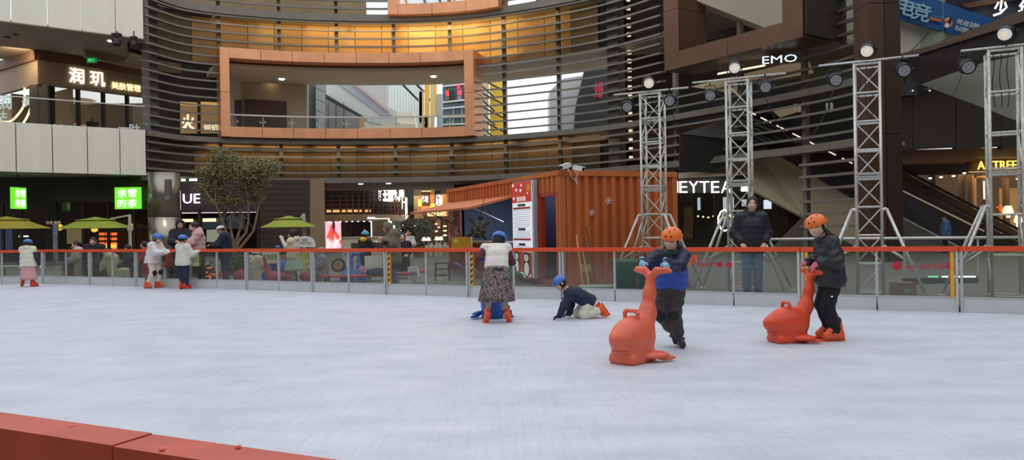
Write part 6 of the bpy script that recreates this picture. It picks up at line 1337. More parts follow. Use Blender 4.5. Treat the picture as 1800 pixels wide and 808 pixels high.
    if helmet:
        hz = MB(); sh = [('e', hp(-.06, 0, .30), (hr * 1.27, hr * 1.15, hr * 1.06), HM.to_4x4()), ('e', hp(-.32, 0, .05), (hr * 1.02, hr * 1.1, hr * .9), HM.to_4x4()), ('c', hp(.98, .45, .38), hp(.98, -.45, .38), hr * .14, hr * .14)]
        h = blob('helmet', sh, helmet, r, max(.008, rs * .7), .015, cut=[(hp(0, 0, .22), (up * .97 + fv * -.0).normalized()), ] if False else [(hp(.3, 0, .20), (up * .93 + fv * .12).normalized())])
        if near or True:
            for (x, y, z) in ((1.12, .3, .62), (1.12, -.3, .62), (.85, 0, 1.1), (.35, .45, 1.28), (.35, -.45, 1.28), (-.2, .98, .75), (-.2, -.98, .75), (-1.1, .35, .7), (-1.1, -.35, .7)):
                v = Vector((x + .06, y, z - .30)); k = 1 / math.sqrt((v.x / 1.27) ** 2 + (v.y / 1.15) ** 2 + (v.z / 1.06) ** 2); v2 = v * k; p = hp(v2.x - .06, v2.y, v2.z + .30); nn = (fv * v2.x / 1.54 + sv * v2.y / 1.21 + up * v2.z / 1.12).normalized()
                MB().lathe(p, [(hr * .10, -hr * .06), (hr * .10, hr * .012)], 10, nn.to_track_quat('Z', 'Y').to_matrix()).build('helmet_hole', M_black, h)
        for e in (1, -1): MB().beam(hp(.1, .88 * e, .3), hp(.35, .62 * e, -.75), hr * .14, hr * .05, up=sv).build('chin_strap', M_black, h)
        MB().beam(hp(.35, .62, -.75), hp(.5, 0, -1.08), hr * .14, hr * .05).build('chin_strap', M_black, h); MB().beam(hp(.35, -.62, -.75), hp(.5, 0, -1.08), hr * .14, hr * .05).build('chin_strap', M_black, h)
    if hat == 'cap' or hat == 'capwhite':
        mm = mat('cap_white', sc(216, 206, 200), .8); h = blob('cap', [('e', hp(-.06, 0, .3), (hr * 1.1, hr * 1.0, hr * .9), HM.to_4x4())], mm, r, rs * .7, .01, cut=[(hp(0, 0, .28), up)]); blob('cap_brim', [('e', hp(1.2, 0, .32), (hr * .65, hr * .65, hr * .07), HM.to_4x4())], mm, h, rs * .5, .005)
    if hat == 'bucket':
        mm = mat('hat_cream', sc(214, 204, 184), .9); blob('hat', [('e', hp(0, 0, .45), (hr * 1.12, hr * 1.1, hr * .85), HM.to_4x4()), ('e', hp(0, 0, .1), (hr * 1.45, hr * 1.45, hr * .22), HM.to_4x4())], mm, r, rs * .8, .03)
    if hat == 'beanie':
        mm = mat('hat_teal', sc(84, 170, 200), .9); h = blob('knit_hat', [('e', hp(-.06, 0, .35), (hr * 1.14, hr * 1.08, hr * 1.0), HM.to_4x4())], mm, r, rs * .8, .01, cut=[(hp(0, 0, .2), up)]); blob('pompom', [('e', hp(0, .3, 1.35), (hr * .35,) * 3)], mat('pom_sand', sc(200, 190, 140), .9), h, rs * .8, .01)
    if hood:
        if hood[0] == 'up': blob('hood', [('e', hp(-.15, 0, .08), (hr * 1.3, hr * 1.2, hr * 1.3), HM.to_4x4()), ('c', hp(-.3, 0, -.6), Q['neck'], hr * 1.0, hr * 1.0), ('-e', hp(1.15, 0, -.1), (hr * .95, hr * .78, hr * .98), HM.to_4x4())], hood[1], r, rs, .03, wr=(.004 * a, 30))
        else: blob('hood', [('e', Q['neck'] - fv * .05 * a + Vector((0, 0, .012 * a)), (.055 * a, .085 * a, .055 * a), R.to_4x4()), ('e', Q['neck'] + fv * .025 * a - Vector((0, 0, .012 * a)), (.05 * a, .065 * a, .026 * a), R.to_4x4())], hood[1], r, rs, .03, wr=(.004 * a, 30))
    if jacket:
        m, hem, th = jacket['m'], jacket.get('hem', .47), jacket.get('th', .022)
        sp = (Q['neck'] - Q['pelvis']).normalized(); hemp = Q['pelvis'] + sp * (hem - .53) * a if hem > .44 else Q['pelvis'] + Vector((0, 0, -(.53 - hem) * a)); lat = R @ Vector((0, 1, 0)); flare = jacket.get('flare', 0)
        t = []
        for s in (1, -1): t.append(('c', Q['chest'] + lat * s * .035 * a, hemp + lat * s * .04 * a + sp * .05 * a, (.062 + th) * a, (.062 + th + flare) * a))
        t += [('c', Q['chest'], Q['neck'] - sp * .02 * a, (.062 + th) * a, (.034 + th * .6) * a), ('c', Q['shL'], Q['shR'], (.030 + th) * a, (.030 + th) * a)]
        vest = jacket.get('vest')
        if not vest:
            for s in 'LR':
                we = Q['wr' + s] - (Q['wr' + s] - Q['el' + s]).normalized() * .012 * a
                t += [('c', Q['sh' + s], Q['el' + s], (.032 + th * .8) * a, (.028 + th * .75) * a), ('c', Q['el' + s], we, (.028 + th * .75) * a, (.021 + th * .6) * a)]
        blob('jacket', t, m, r, rs, .022 * a, wr=jacket.get('wr', (.0035 * a, 26)), cut=[(hemp, sp if hem > .44 else Vector((0, 0, 1)))])
        if vest:
            for s in 'LR': blob('sleeve', [('c', Q['sh' + s] + (Q['el' + s] - Q['sh' + s]) * .12, Q['el' + s], .040 * a, .036 * a), ('c', Q['el' + s], Q['wr' + s], .036 * a, .030 * a)], vest, r, rs, .02, wr=(.003 * a, 26))
        if jacket.get('lower'):     # colour block round the lower body
            m2, zt = jacket['lower']; t2 = [(p[0], p[1], p[2], p[3] + .011 * a, p[4] + .011 * a) for p in t[:2]]; top_ = Q['pelvis'] + sp * (zt - .53) * a
            blob('jacket_lower', t2, m2, r, rs, .022 * a, wr=jacket.get('wr', (.0035 * a, 26)), cut=[(hemp + sp * .002, sp), (top_, -sp)])
        if jacket.get('collar'): blob('collar', [('c', Q['neck'] - lat * .01, Q['neck'] + up * .03 * a, .048 * a, .044 * a)], jacket['collar'], r, rs, .02)
        if jacket.get('trim'):
            MB().tube([hemp + (R @ Vector((math.cos(q) * (.068 + th + flare) * a, math.sin(q) * (.108 + th + flare) * a, 0))) + sp * .012 * a for q in [k * math.pi / 10 for k in range(21)]], .014 * a, 6).build('fur_trim', jacket['trim'], r, True)
        if jacket.get('zip'):
            n_ = R @ Vector((1, 0, 0)); a0 = Q['neck'] - sp * .03 * a + n_ * (.045 + th) * a; a1 = Q['chest'] + n_ * (.064 + th) * a; MB().tube([a0, a1, hemp + sp * .12 * a + n_ * (.066 + th) * a], .003 * a, 5).build('zip', jacket['zip'], r)
    if legs:
        m = legs['m']; th = legs.get('th', .016); t = [('e', Q['pelvis'] - Vector((0, 0, .01 * a)), ((.068 + th) * a, (.088 + th) * a, (.07 + th) * a), R.to_4x4())]
        for s in 'LR': t += [('c', Q['hip' + s], Q['kn' + s], (.052 + th) * a, (.036 + th) * a), ('c', Q['kn' + s], Q['an' + s].lerp(Q['kn' + s], legs.get('short', .08)), (.034 + th) * a, (.028 + th) * a)]
        blob('trousers', t, m, r, rs, .02 * a, wr=legs.get('wr', (.004 * a, 24)))
    if pads:
        for s in 'LR': blob('knee_pad', [('e', Q['kn' + s] + (R @ Vector((.016, 0, 0))) * a, (.056 * a, .056 * a, .064 * a))], pads, r, rs * .8, .01)
    if skirt:
        m, zt, zb, rt, rb, pl = skirt['m'], skirt['zt'], skirt['zb'], skirt['rt'], skirt['rb'], skirt.get('pl', 14); n = pl * 4; vs = []; fs = []
        ct = Q['pelvis'] + Vector((0, 0, (zt - .53) * a)); cb_ = W_(Vector((skirt.get('dx', 0), skirt.get('dy', 0), zb)) * H); K_ = 7
        for i in range(K_ + 1):
            u = i / K_; cc2 = ct.lerp(cb_, u); rad = (rt + (rb - rt) * u ** .8) * a
            for k in range(n):
                t = 2 * math.pi * k / n; q = rad * (1 + .06 * u * math.sin(pl * t) + .03 * u * math.sin(5 * t + 1)); vs.append(cc2 + R @ Vector((q * .85 * math.cos(t), q * math.sin(t), 0)))
        for i in range(K_):
            for k in range(n): fs.append((i * n + k, i * n + (k + 1) % n, (i + 1) * n + (k + 1) % n, (i + 1) * n + k))
        fs += [tuple(range(n - 1, -1, -1)), tuple(K_ * n + k for k in range(n))]
        fs = [tuple(reversed(f)) for f in fs]
        mkobj('skirt', np.array([tuple(v) for v in vs]), fs, m, r, True)
    for s in 'LR':
        an = Q['an' + s]; td = Q['toe' + s].normalized(); sh = (Q['kn' + s] - an).normalized(); foot_up = (sh - td * sh.dot(td)).normalized(); side = td.cross(foot_up); FM = Matrix((td, side, foot_up)).transposed().to_4x4(); k = H / 1.4
        fp_ = lambda x, y, z: an + (td * x + side * y + foot_up * z) * k
        if feet and feet[0] == 'skate':
            m = feet[1]
            o = blob('skate', [('c', fp_(-.02, 0, .075), fp_(-.03, 0, -.01), .05 * k, .05 * k), ('c', fp_(-.04, 0, -.03), fp_(.12, 0, -.04), .047 * k, .04 * k), ('e', fp_(.05, 0, 0), (.07 * k, .042 * k, .05 * k), FM), ('b', fp_(.035, 0, -.062), (.12 * k, .033 * k, .018 * k), .012 * k, FM)], m, r, .009 if near else .016, .02)
            MB().box(fp_(.035, 0, -.095), (.27 * k, .008, .03 * k), M=FM.to_3x3()).build('blade', M_blade if feet[2] is None else feet[2], o)
            for x in (-.05, .11): MB().box(fp_(x, 0, -.08), (.05 * k, .03 * k, .025 * k), M=FM.to_3x3()).build('blade_holder', m, o)
            for (x, z, w) in ((.02, .05, .075), (.06, .0, .07), (.03, .085, .075)): blob('buckle_strap', [('b', fp_(x, 0, z - .005), (.018 * k, .058 * k, .012 * k), .008, FM)], M_black, o, .008 if near else .014, .01)
            if len(feet) > 3: blob('skate_liner', [('c', fp_(-.02, 0, .09), fp_(-.015, 0, .125), .045 * k, .045 * k)], M_black, o, .01 if near else .016, .01)
        elif feet: blob('shoe', [('c', fp_(-.03, 0, -.02), fp_(.12, 0, -.035), .04 * k, .033 * k), ('c', fp_(0, 0, .04), fp_(-.02, 0, 0), .036 * k, .04 * k)], feet[1], r, rs, .02)
        if gloves:
            hdv = (Q['wr' + s] - Q['el' + s]).normalized()
            if handdir: hdv = (R @ Vector(handdir)).normalized()
            pn = Vector((0, 0, -1)) + (R @ Vector((0, 1 if s == 'R' else -1, 0))) * .3
            blob('glove', hand_prims(Q['wr' + s], hdv, pn, a / 1.55, 1 if s == 'R' else -1, curl=.5, thick=1.15) + [('c', Q['wr' + s] - hdv * .03 * a, Q['wr' + s], .024 * a, .024 * a)], gloves, r, .0055 if near else .012, .008)
    return r, Q, W_
C_ = lambda n, r, g, b, **k: mat(n, sc(r, g, b), k.pop('rough', .85), **k)
M_puffc = C_('cream_puffer', 226, 220, 202); M_navyc = C_('navy_cloth', 40, 48, 72); M_blk = C_('black_cloth', 36, 36, 40); M_helb = mat('helmet_blue', sc(62, 118, 200), .4, var=.05, scale=20); M_helo = mat('helmet_orange', sc(244, 120, 40), .4, var=.04, scale=20)
M_sko = mat('skate_orange', sc(238, 96, 48), .4, var=.05, scale=20); M_skr = mat('skate_red', sc(224, 62, 52), .4); M_bladeo = mat('blade_orange', sc(232, 90, 60), .4)
M_pinksk = C_('skirt_pink', 214, 160, 160, var=.2, scale=30, stretch=(3, 3, .3)); M_creamt = C_('cream_trousers', 222, 212, 190); M_denim = C_('denim', 96, 122, 160, var=.15, scale=8)
M_floral = mat('floral_skirt', sc(34, 31, 37), .85, var=.0, scale=30, col2=sc(168, 146, 140)); M_shin = C_('shin_white', 214, 210, 206)
# 1 girl at far left, seen from behind
fig('girl in cream hooded puffer and pink pleated skirt skating with back turned, far left', 50, 20.5, 0, 1.28, 92, J=dict(anL=(0, .13, .075), anR=(0, -.10, .075), knL=(0, .09, .29), knR=(0, -.08, .29), elL=(-.02, .19, .62), elR=(-.02, -.19, .62), wrL=(.05, .21, .48), wrR=(.04, -.22, .47), toeL=(1, .5, 0), toeR=(1, -.4, 0)),
    jacket=dict(m=M_puffc, hem=.44, th=.05, flare=.012, vest=M_navyc, wr=(.010, 20, (1, 1, 1), .13)), hood=('down', M_puffc), skirt=dict(m=M_pinksk, zt=.5, zb=.15, rt=.12, rb=.165, pl=16), feet=('skate', M_skr, M_skr), helmet=M_helb, hair='long', gloves=M_puffc, legs=dict(m=M_shin, th=.0))
# 2 girl by the rail, facing right
fig('girl in white jacket and cream trousers with black knee pads skating towards the right', 270, 19.1, 0, 1.40, -12, J=dict(pelvis=(.0, 0, .53), chest=(.03, 0, .71), neck=(.055, 0, .82), head=(.10, 0, .915), shL=(.05, .10, .79), shR=(.05, -.10, .79), hipL=(0, .05, .51), hipR=(0, -.05, .51), knL=(.07, .06, .29), knR=(.04, -.06, .285), anL=(.04, .06, .08), anR=(-.09, -.06, .08), elL=(.13, .13, .66), elR=(.15, -.12, .66), wrL=(.24, .08, .67), wrR=(.25, -.06, .66)),
    face=(1, -.15, .1), jacket=dict(m=mat('jacket_pearl', sc(224, 218, 216), .5), hem=.47, th=.042, flare=.014, wr=(.006, 22), trim=mat('fur_cream', sc(232, 226, 216), .95)), legs=dict(m=M_creamt, th=.02, short=.3), pads=M_blk, feet=('skate', M_sko, None, 1), helmet=M_helb, hair='strap', gloves=mat('mitten_white', sc(236, 234, 232), .9))
# 3 child by the rail, back turned
fig('child in cream jacket and navy trousers with back turned, holding the rail', 323, 18.6, 0, 1.33, 62, J=dict(anL=(0, .05, .075), anR=(0.02, -.04, .075), elR=(.06, -.17, .66), wrR=(.16, -.20, .70), elL=(.04, .13, .65), wrL=(.13, .10, .62), head=(.0, .0, .93)),
    jacket=dict(m=C_('jacket_cream', 222, 216, 200), hem=.45, th=.04, flare=.02), legs=dict(m=M_navyc, th=.018), feet=('skate', M_skr, None, 1), helmet=M_helb, hair='short', features=True)
# 4 girl in long skirt pushing the blue whale
fig('girl in white vest and long floral skirt bending over the blue whale, back turned', 874, 11.0, 0, 1.40, 92, near=True, J=dict(pelvis=(.0, 0, .545), chest=(.09, -.01, .72), neck=(.14, -.015, .795), head=(.20, -.04, .86), hipL=(0, .06, .51), hipR=(0, -.06, .51), knL=(.03, .075, .29), knR=(.03, -.075, .29), anL=(-.03, .105, .085), anR=(-.03, -.11, .085), shL=(.13, .115, .78), shR=(.13, -.12, .78), toeL=(.6, .25, -.75), toeR=(.6, -.3, -.75)), hands=dict(L=wpt(866, 11.62, 90, 1, (-.385, .15, .93)), R=wpt(866, 11.62, 90, 1, (-.385, -.15, .93))),
    jacket=dict(m=mat('vest_white', sc(234, 228, 218), .9), hem=.54, th=.026, vest=C_('sleeve_wine', 92, 44, 56), wr=(.005, 18, (1, 1, 1), .11)), skirt=dict(m=M_floral, zt=.58, zb=.225, rt=.112, rb=.19, pl=20), feet=('skate', M_sko, M_bladeo, 1), helmet=M_helb, hair='strap', face=(1, -.35, -.5))
blob('skirt_waist', [('e', G(874, 11.0, .79), (.135, .155, .055))], M_navyc, bpy.data.objects['skirt.001'] if 'skirt.001' in bpy.data.objects else None, .012, .01)
whale('blue whale pusher on the ice under the girl in the floral skirt', 866, 11.62, 90, M_wb)
# 5 crawling child
fig('child in blue helmet and navy jacket crawling on hands and knees on the ice', 1022, 11.3, 0, 1.18, 184, near=True, J=dict(pelvis=(-.10, 0, .22), chest=(.06, 0, .31), neck=(.16, 0, .37), head=(.27, 0, .455), hipL=(-.10, .05, .2), hipR=(-.10, -.05, .2), knL=(-.02, .08, .055), knR=(.03, -.08, .055), anL=(-.24, .06, .10), anR=(-.22, -.08, .10), shL=(.15, .10, .33), shR=(.15, -.10, .33), elL=(.24, .13, .18), elR=(.12, -.12, .17), wrL=(.30, .12, .05), wrR=(.14, -.13, .045), toeL=(-.5, .1, -.75), toeR=(-.5, -.1, -.75)), handdir=(1, 0, -.25),
    face=(1, .35, -.25), jacket=dict(m=M_navyc, hem=.47, th=.036), legs=dict(m=C_('trousers_ivory', 226, 220, 204), th=.03, short=.25), feet=('skate', M_sko, M_skr, 1), helmet=M_helb, hair='strap', gloves=M_blk)
# 6 boy with whale, facing the camera
base1 = G(1182, 8.36, 0)
M_bjk = mat('jacket_night', sc(34, 42, 72), .6); M_bbl = mat('jacket_royal', sc(48, 84, 176), .6)
r6, Q6, W6 = fig('boy in orange helmet and two-tone blue jacket pushing an orange whale, facing the camera', 1180, 8.5, 0, 1.34, -104, near=True, base=base1, J=dict(pelvis=(.0, .0, .545), chest=(.05, .0, .725), neck=(.09, .01, .83), head=(.14, .015, .925), hipL=(0, .05, .52), hipR=(0, -.055, .52), knL=(.04, .02, .31), knR=(.06, -.09, .30), anL=(-.09, .055, .085), anR=(-.17, .0, .13), shL=(.08, .105, .785), shR=(.08, -.105, .785), toeL=(1, .25, -.2), toeR=(.7, .2, -.75)), hands=dict(L=wpt(1113, 7.62, -132, 1, (-.385, .15, .95)), R=wpt(1113, 7.62, -132, 1, (-.385, -.15, .95))), handdir=(.8, .1, -.6),
    face=(1, -.3, -.12), skin=M_skin, jacket=dict(m=M_bjk, hem=.50, th=.027, lower=(M_bbl, .69), wr=(.006, 18, (1, 1, 1), .085), zip=mat('zip_grey', sc(110, 116, 140), .5)), hood=('down', mat('hood_green', sc(48, 76, 76), .8)), legs=dict(m=C_('trousers_umber', 66, 58, 58, rough=.7), th=.024, short=.22, wr=(.007, 22)), feet=('skate', mat('skate_coal', sc(52, 46, 48), .5), M_bladeo, 1), helmet=M_helo, hair='strap', gloves=mat('glove_sky', sc(146, 190, 222), .8, var=.15, scale=50))
for s in 'LR': blob('knee_pad', [('e', Q6['kn' + s] + Vector((-.01, -.04, -.01)), (.062, .05, .08))], M_blk, r6, .01, .02)
pz = Q6['elL']; blob('elbow_pad', [('e', pz + Vector((.02, -.01, .0)), (.065, .065, .065))], M_blk, r6, .01, .02)
text('logo_mark', 'ʌılsıll', Q6['chest'] + (Matrix.Rotation(math.radians(-104), 3, 'Z') @ Vector((.134, .06, .02))), 1, M_wh, r6, right=(.97, -.24, 0), width=.06, height=.015, ext=.003)
whale('larger orange whale pusher facing the camera, held by the boy in blue', 1113, 7.62, -132, M_wo, res=.011)
# 7 boy in black
base2 = G(1460, 8.75, 0)
r7, Q7, W7 = fig('boy in orange helmet and black jacket standing sideways behind an orange whale', 1458, 8.68, 0, 1.46, 178, near=True, base=base2, J=dict(pelvis=(-.02, 0, .53), chest=(.0, 0, .71), neck=(.045, 0, .825), head=(.095, .0, .925), hipL=(-.02, .05, .51), hipR=(-.02, -.05, .51), knL=(.03, .03, .29), knR=(.05, -.05, .29), anL=(-.035, .035, .08), anR=(-.02, -.055, .08), shL=(.02, .105, .79), shR=(.02, -.105, .79), ), hands=dict(L=wpt(1385, 8.72, 195, .88, (-.385, .13, .94)), R=wpt(1385, 8.72, 195, .88, (-.385, -.13, .94))), handdir=(1, 0, -.5),
    face=(.8, .95, 0), jacket=dict(m=C_('jacket_black', 38, 38, 42, rough=.55), hem=.44, th=.032, flare=.012, wr=(.007, 20)), hood=('down', C_('hood_black', 34, 34, 38)), legs=dict(m=C_('trousers_black', 28, 28, 34), th=.018, wr=(.005, 22)), feet=('skate', M_sko, M_bladeo, 1), helmet=M_helo, hair='strap', gloves=mat('glove_pink', sc(222, 110, 130), .8, var=.2, scale=40))
text('logo_mark', '■', Q7['knL'].lerp(Q7['hipL'], .35) + Vector((-.02, -.1, 0)), 1, M_wh, r7, width=.02, height=.012, ext=.004)
whale('orange whale pusher seen from the side in front of the boy in black', 1385, 8.72, 195, M_wo2, res=.011, scale=.88)

# ------------------------------------------------------------------ people beyond the barrier
ZG = .09
seat = dict(hipL=(0, .055, .27), hipR=(0, -.055, .27), pelvis=(0, 0, .29), chest=(.03, 0, .47), neck=(.04, 0, .58), head=(.06, 0, .67), shL=(.03, .105, .55), shR=(.03, -.105, .55), knL=(.22, .06, .29), knR=(.22, -.06, .29), anL=(.20, .06, .06), anR=(.20, -.06, .06), elL=(.06, .13, .42), elR=(.06, -.13, .42), wrL=(.18, .08, .36), wrR=(.18, -.08, .36))
SH = ('shoe', M_blk)
lean = dict(elL=(.10, .13, .66), elR=(.10, -.13, .66), wrL=(.20, .06, .66), wrR=(.20, -.06, .66))
r8, Q8, _ = fig('woman in black padded coat and light jeans standing with hands in pockets', 1323, 13.25, .13, 1.72, -97, near=True, kid=False, J=dict(elL=(-.03, .165, .64), elR=(-.03, -.165, .64), wrL=(.055, .115, .545), wrR=(.055, -.115, .545), head=(.02, .01, .945), neck=(-.005, 0, .84)), face=(1, -.25, -.02), res=.013,
    jacket=dict(m=C_('coat_black', 30, 31, 40, rough=.6), hem=.435, th=.036, flare=.004, wr=(.004, 18, (1, 1, 1), .10)), hood=('down', C_('hood_coal', 26, 27, 34)), legs=dict(m=M_denim, th=.012), feet=SH, hair='long')
fig('man in dark hooded coat watching from behind the child in cream jacket', 319, 19.9, ZG, 1.66, -70, kid=False, J=lean, jacket=dict(m=C_('coat_ink', 34, 36, 48), hem=.4, th=.04), hood=('up', C_('hood_ink', 32, 33, 42)), legs=dict(m=M_blk), feet=SH, hair='short', skin=M_skin2)
fig('woman in pale pink padded jacket and brown skirt leaning over the barrier, facing left', 350, 19.4, ZG, 1.62, 205, kid=False, J=dict(lean, head=(.07, 0, .92), neck=(.03, 0, .83)), jacket=dict(m=C_('puffer_pink', 208, 168, 160), hem=.5, th=.045, wr=(.008, 20, (1, 1, 1), .12)), hood=('down', C_('hood_pink', 204, 164, 158)), skirt=dict(m=C_('skirt_brown', 72, 50, 46), zt=.52, zb=.1, rt=.11, rb=.12, pl=8), legs=dict(m=M_blk, th=.0), feet=SH, hair='bun', face=(1, .3, -.35))
c = P(343, 457, 18.85); tb_ = thing('tote_bag', 'cream and lime paper tote bag held over the barrier by the woman in pink', 'bag', c); MB().box(c, (.27, .1, .3)).build('bag_body', mat('tote_cream', sc(206, 208, 160), .8), tb_)
for s in (-1, 1): MB().box(c + Vector((s * .13, -.002, 0)), (.02, .104, .3)).build('bag_trim', mat('tote_lime', sc(150, 160, 50), .8), tb_)
for k in range(3): MB().box(c + Vector((0, -.053, .06 - .05 * k)), (.2, .004, .012)).build('print_line', mat('tote_print', sc(120, 120, 100)), tb_)
MB().tube([c + Vector((-.07, 0, .15)), c + Vector((-.05, 0, .32)), c + Vector((.05, 0, .32)), c + Vector((.07, 0, .15))], .008, 5).build('handle', M_cream, tb_)
fig('man in white cap and navy jacket looking down over the barrier, facing left', 397, 18.95, ZG, 1.52, 190, kid=False, J=dict(lean, head=(.07, 0, .91), neck=(.03, 0, .83)), jacket=dict(m=C_('jacket_navy', 34, 38, 62), hem=.42, th=.045), legs=dict(m=C_('trousers_coal', 44, 44, 50)), feet=SH, hair='short', hat='cap', face=(1, .15, -.5), skin=M_skin2)
fig('child in red jacket bending between the two skating children, behind the glass', 300, 20.2, ZG, 1.15, -20, J=dict(pelvis=(-.05, 0, .45), chest=(.08, 0, .60), neck=(.14, 0, .68), head=(.21, 0, .76), shL=(.12, .1, .64), shR=(.12, -.1, .64), elL=(.16, .1, .5), elR=(.16, -.1, .5), wrL=(.2, .08, .38), wrR=(.2, -.08, .38)), jacket=dict(m=C_('jacket_scarlet', 206, 60, 46), hem=.42, th=.04), legs=dict(m=M_blk), feet=('skate', M_sko, None), hair='short')
fig('dark haired seated person in rust red jacket left of the girl in white jacket', 261, 21.0, ZG, 1.5, 200, kid=False, J=seat, jacket=dict(m=C_('jacket_rust', 170, 60, 50), hem=.27, th=.05), legs=dict(m=C_('trousers_grey', 84, 84, 92)), feet=SH, hair='long')
fig('seated woman in beige furry jacket with dark hair, face turned left', 141, 21.2, ZG, 1.55, 215, kid=False, J=seat, jacket=dict(m=C_('fur_beige', 196, 182, 164, var=.2, scale=20), hem=.25, th=.055), legs=dict(m=C_('skirt_umber', 90, 70, 66)), feet=SH, hair='bun')
fig('seated man in black jacket facing the rink, left half of the photo', 167, 21.8, ZG, 1.68, -80, kid=False, J=dict(seat, wrL=(.2, .04, .3), wrR=(.2, -.04, .3)), jacket=dict(m=C_('jacket_onyx', 30, 30, 34), hem=.25, th=.05), legs=dict(m=M_blk), feet=('shoe', M_shin), hair='short')
fig('seated person in cream jacket bending down with cream bag, behind the third glass pane', 207, 20.9, ZG, 1.45, 190, kid=False, J=dict(seat, chest=(.10, 0, .42), neck=(.15, 0, .50), head=(.2, 0, .58), shL=(.13, .1, .47), shR=(.13, -.1, .47), elL=(.2, .1, .35), elR=(.2, -.1, .35), wrL=(.26, .06, .25), wrR=(.26, -.06, .25)), jacket=dict(m=C_('jacket_sand', 206, 196, 160), hem=.25, th=.06), legs=dict(m=C_('trousers_slate', 74, 78, 90)), feet=SH, hair='short')
c = G(216, bdep(216) + .35, ZG + .2); o = blob('bag', [('b', c, (.17, .1, .18), .06), ('e', c + Vector((.03, 0, .1)), (.13, .09, .1))], C_('bag_ecru', 196, 190, 150), None, .03, wr=(.01, 14)); tag(o, 'slouchy cream bag beside the bending person in cream jacket', 'bag')
fig('seated person in dark grey coat beside the slouchy cream bag', 240, 21.2, ZG, 1.5, 180, kid=False, J=dict(seat, chest=(.08, 0, .44), neck=(.12, 0, .53), head=(.16, 0, .61), shL=(.11, .1, .5), shR=(.11, -.1, .5)), jacket=dict(m=C_('coat_grey', 62, 62, 70), hem=.25, th=.055), legs=dict(m=C_('trousers_ash', 96, 94, 98)), feet=SH, hair='short')
fig('seated person in brown patterned coat behind the seated man in black', 185, 22.6, ZG, 1.4, 170, kid=False, J=seat, jacket=dict(m=C_('coat_brown', 96, 64, 54, var=.3, scale=20), hem=.25, th=.06), legs=dict(m=M_blk), feet=SH, hair='bun')
fig('seated person in rust brown clothing left of the furry beige jacket', 122, 22.6, ZG, 1.3, 20, kid=False, J=seat, jacket=dict(m=C_('coat_sienna', 124, 66, 46), hem=.25, th=.05), legs=dict(m=M_blk), feet=SH, hair='short')
fig('small person in cream coat and bucket hat seated beside the blue whales, back turned', 447, 18.6, ZG, 1.15, 60, J=dict(seat), jacket=dict(m=C_('coat_ivory', 208, 200, 182), hem=.22, th=.06, wr=(.008, 20)), legs=dict(m=M_creamt), feet=SH, hair='short', hat='bucket')
fig('girl in cream vest and mint green tulle skirt with one hand raised to her face', 517, 18.05, ZG, 1.34, 165, J=dict(elL=(.08, .13, .70), wrL=(.15, .12, .83), elR=(.03, -.14, .66), wrR=(.06, -.15, .52), anL=(.02, .11, .05), anR=(0, -.10, .05)), jacket=dict(m=C_('vest_oat', 214, 202, 176), hem=.47, th=.04, vest=C_('sleeve_white', 224, 218, 206), wr=(.006, 20, (1, 1, 1), .1)), hood=('down', C_('hood_oat', 222, 214, 198)), skirt=dict(m=C_('tulle_mint', 172, 196, 168, var=.12, scale=20), zt=.5, zb=.27, rt=.11, rb=.2, pl=14), legs=dict(m=C_('tights_green', 92, 140, 110), th=.0), feet=('shoe', C_('shoe_green', 90, 120, 100)), hair='long', face=(1, .1, .3))
fig('child in grey hooded padded suit sitting on the red bench, facing left', 570, 17.4, ZG, 1.2, 195, J=dict(seat), jacket=dict(m=C_('padded_grey', 150, 146, 148), hem=.25, th=.055, wr=(.007, 20)), legs=dict(m=C_('trousers_silver', 160, 156, 160), th=.03), feet=SH, hair='short', hood=('up', C_('hood_grey', 146, 144, 142)))
fig('child in teal knit hat and black clothes with yellow hood behind the white board', 643, 19.6, ZG, 1.26, 60, J=dict(elL=(.0, .15, .66), wrL=(.1, .12, .68), elR=(.05, -.15, .7), wrR=(.12, -.16, .76)), jacket=dict(m=M_blk, hem=.42, th=.035), legs=dict(m=C_('trousers_ebony', 34, 36, 46)), feet=SH, hair='short', hat='beanie', hood=('down', C_('hood_yellow', 226, 190, 50)))
fig('man in olive hooded winter coat looking at a phone, facing left', 692, 17.3, ZG, 1.52, 198, kid=False, J=dict(chest=(.01, 0, .71), neck=(.03, 0, .815), head=(.085, 0, .895), elL=(.03, .15, .65), elR=(.03, -.15, .66), wrL=(.15, .07, .715), wrR=(.06, -.13, .52)), jacket=dict(m=C_('coat_olive', 112, 108, 88), hem=.34, th=.055, flare=.012, wr=(.006, 18)), hood=('up', C_('hood_olive', 108, 104, 84)), legs=dict(m=C_('jeans_blue', 60, 78, 120)), feet=SH, hair='short', face=(1, .1, -.6), skin=M_skin2)
c = P(678, 427, 17.0); tag(MB().box(c, (.14, .02, .09)).build('phone', M_black), 'black phone in the hands of the man in olive coat', 'phone')
fig('seated woman in black clothes with long hair beyond the red bench', 708, 21.5, ZG, 1.62, -80, kid=False, J=dict(seat, head=(.05, 0, .68)), jacket=dict(m=M_blk, hem=.25, th=.03), legs=dict(m=M_blk), feet=SH, hair='long', features=True)
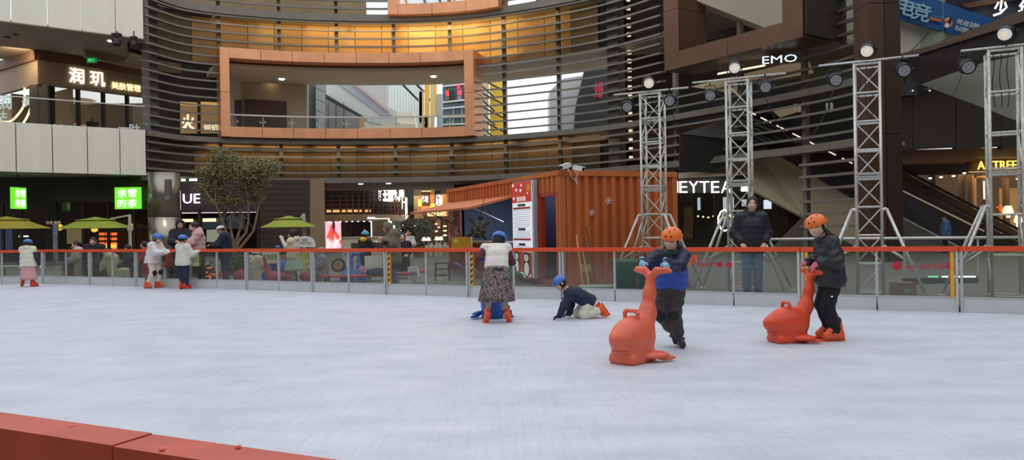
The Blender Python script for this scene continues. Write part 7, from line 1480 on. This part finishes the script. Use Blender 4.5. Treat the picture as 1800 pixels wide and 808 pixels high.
fig('woman in long white patterned coat beside the woman in black, near the golden lit tree', 718, 22.5, ZG, 1.3, -70, kid=False, J=lean, jacket=dict(m=C_('coat_white', 224, 214, 204, var=.08, scale=14), hem=.3, th=.03), legs=dict(m=C_('trousers_white', 206, 196, 190)), feet=SH, hair='short')
fig('person in steel blue jacket standing before the dark escalator, back turned', 1663, 29.5, ZG, 1.5, 150, kid=False, jacket=dict(m=C_('jacket_steel', 78, 112, 156), hem=.45, th=.06), legs=dict(m=M_blk), feet=SH, hair='short')
c = P(1628, 330, 33.8); fig('person half hidden by the upper escalator balustrade, only the head clear', 1628, 33.9, 0, 1.5, 150, kid=False, base=Vector((c.x, 33.9, c.z - 1.45)), jacket=dict(m=C_('jacket_bistre', 60, 44, 34), hem=.45, th=.04), legs=dict(m=M_blk), feet=SH, hair='short')
c = US(182, 6.46, 1.2); fig('person in black with beige sleeves standing inside the upper left shop', 182, c.y, 0, 1.85, -60, kid=False, base=c, jacket=dict(m=M_blk, hem=.3, th=.05, vest=C_('sleeve_beige', 170, 150, 126)), legs=dict(m=M_blk), feet=SH, hair='short', skin=M_skin2)
# whales of the rental corner, beyond the barrier
whale('blue whale pusher nearest the bucket-hat person, its flat body behind the glass', 462, 19.0, 192, M_wb, ZG, .02, group='whale pushers in the rental corner'); whale('blue whale pusher with its tail highest, left of the girl in the mint skirt', 486, 20.0, 205, M_wb, ZG, .02, 1.15, group='whale pushers in the rental corner')
whale('blue whale pusher under the round dark disc, tail up, left one of the pair', 610, 17.6, -100, M_wb, ZG, .02, .8, group='whale pushers in the rental corner'); whale('blue whale pusher with tail up right of the mid post, right one of the pair', 634, 18.5, -70, M_wb, ZG, .02, .8, group='whale pushers in the rental corner')
for i, (px, d, yaw, lab) in enumerate(((375, 20.1, 30, 'red whale pusher below the tote bag behind the glass'), (424, 19.3, 160, 'red whale pusher at the foot of the multi-trunk tree'), (486, 17.9, 10, 'red whale pusher in front of the two blue ones'), (545, 18.3, 190, 'red whale pusher between the mint skirt and the child in grey'), (508, 19.4, 100, 'red whale pusher half hidden behind the girl in the mint skirt'))):
    whale(lab, px, d, yaw, M_wr, ZG, .02, .72, group='whale pushers in the rental corner')
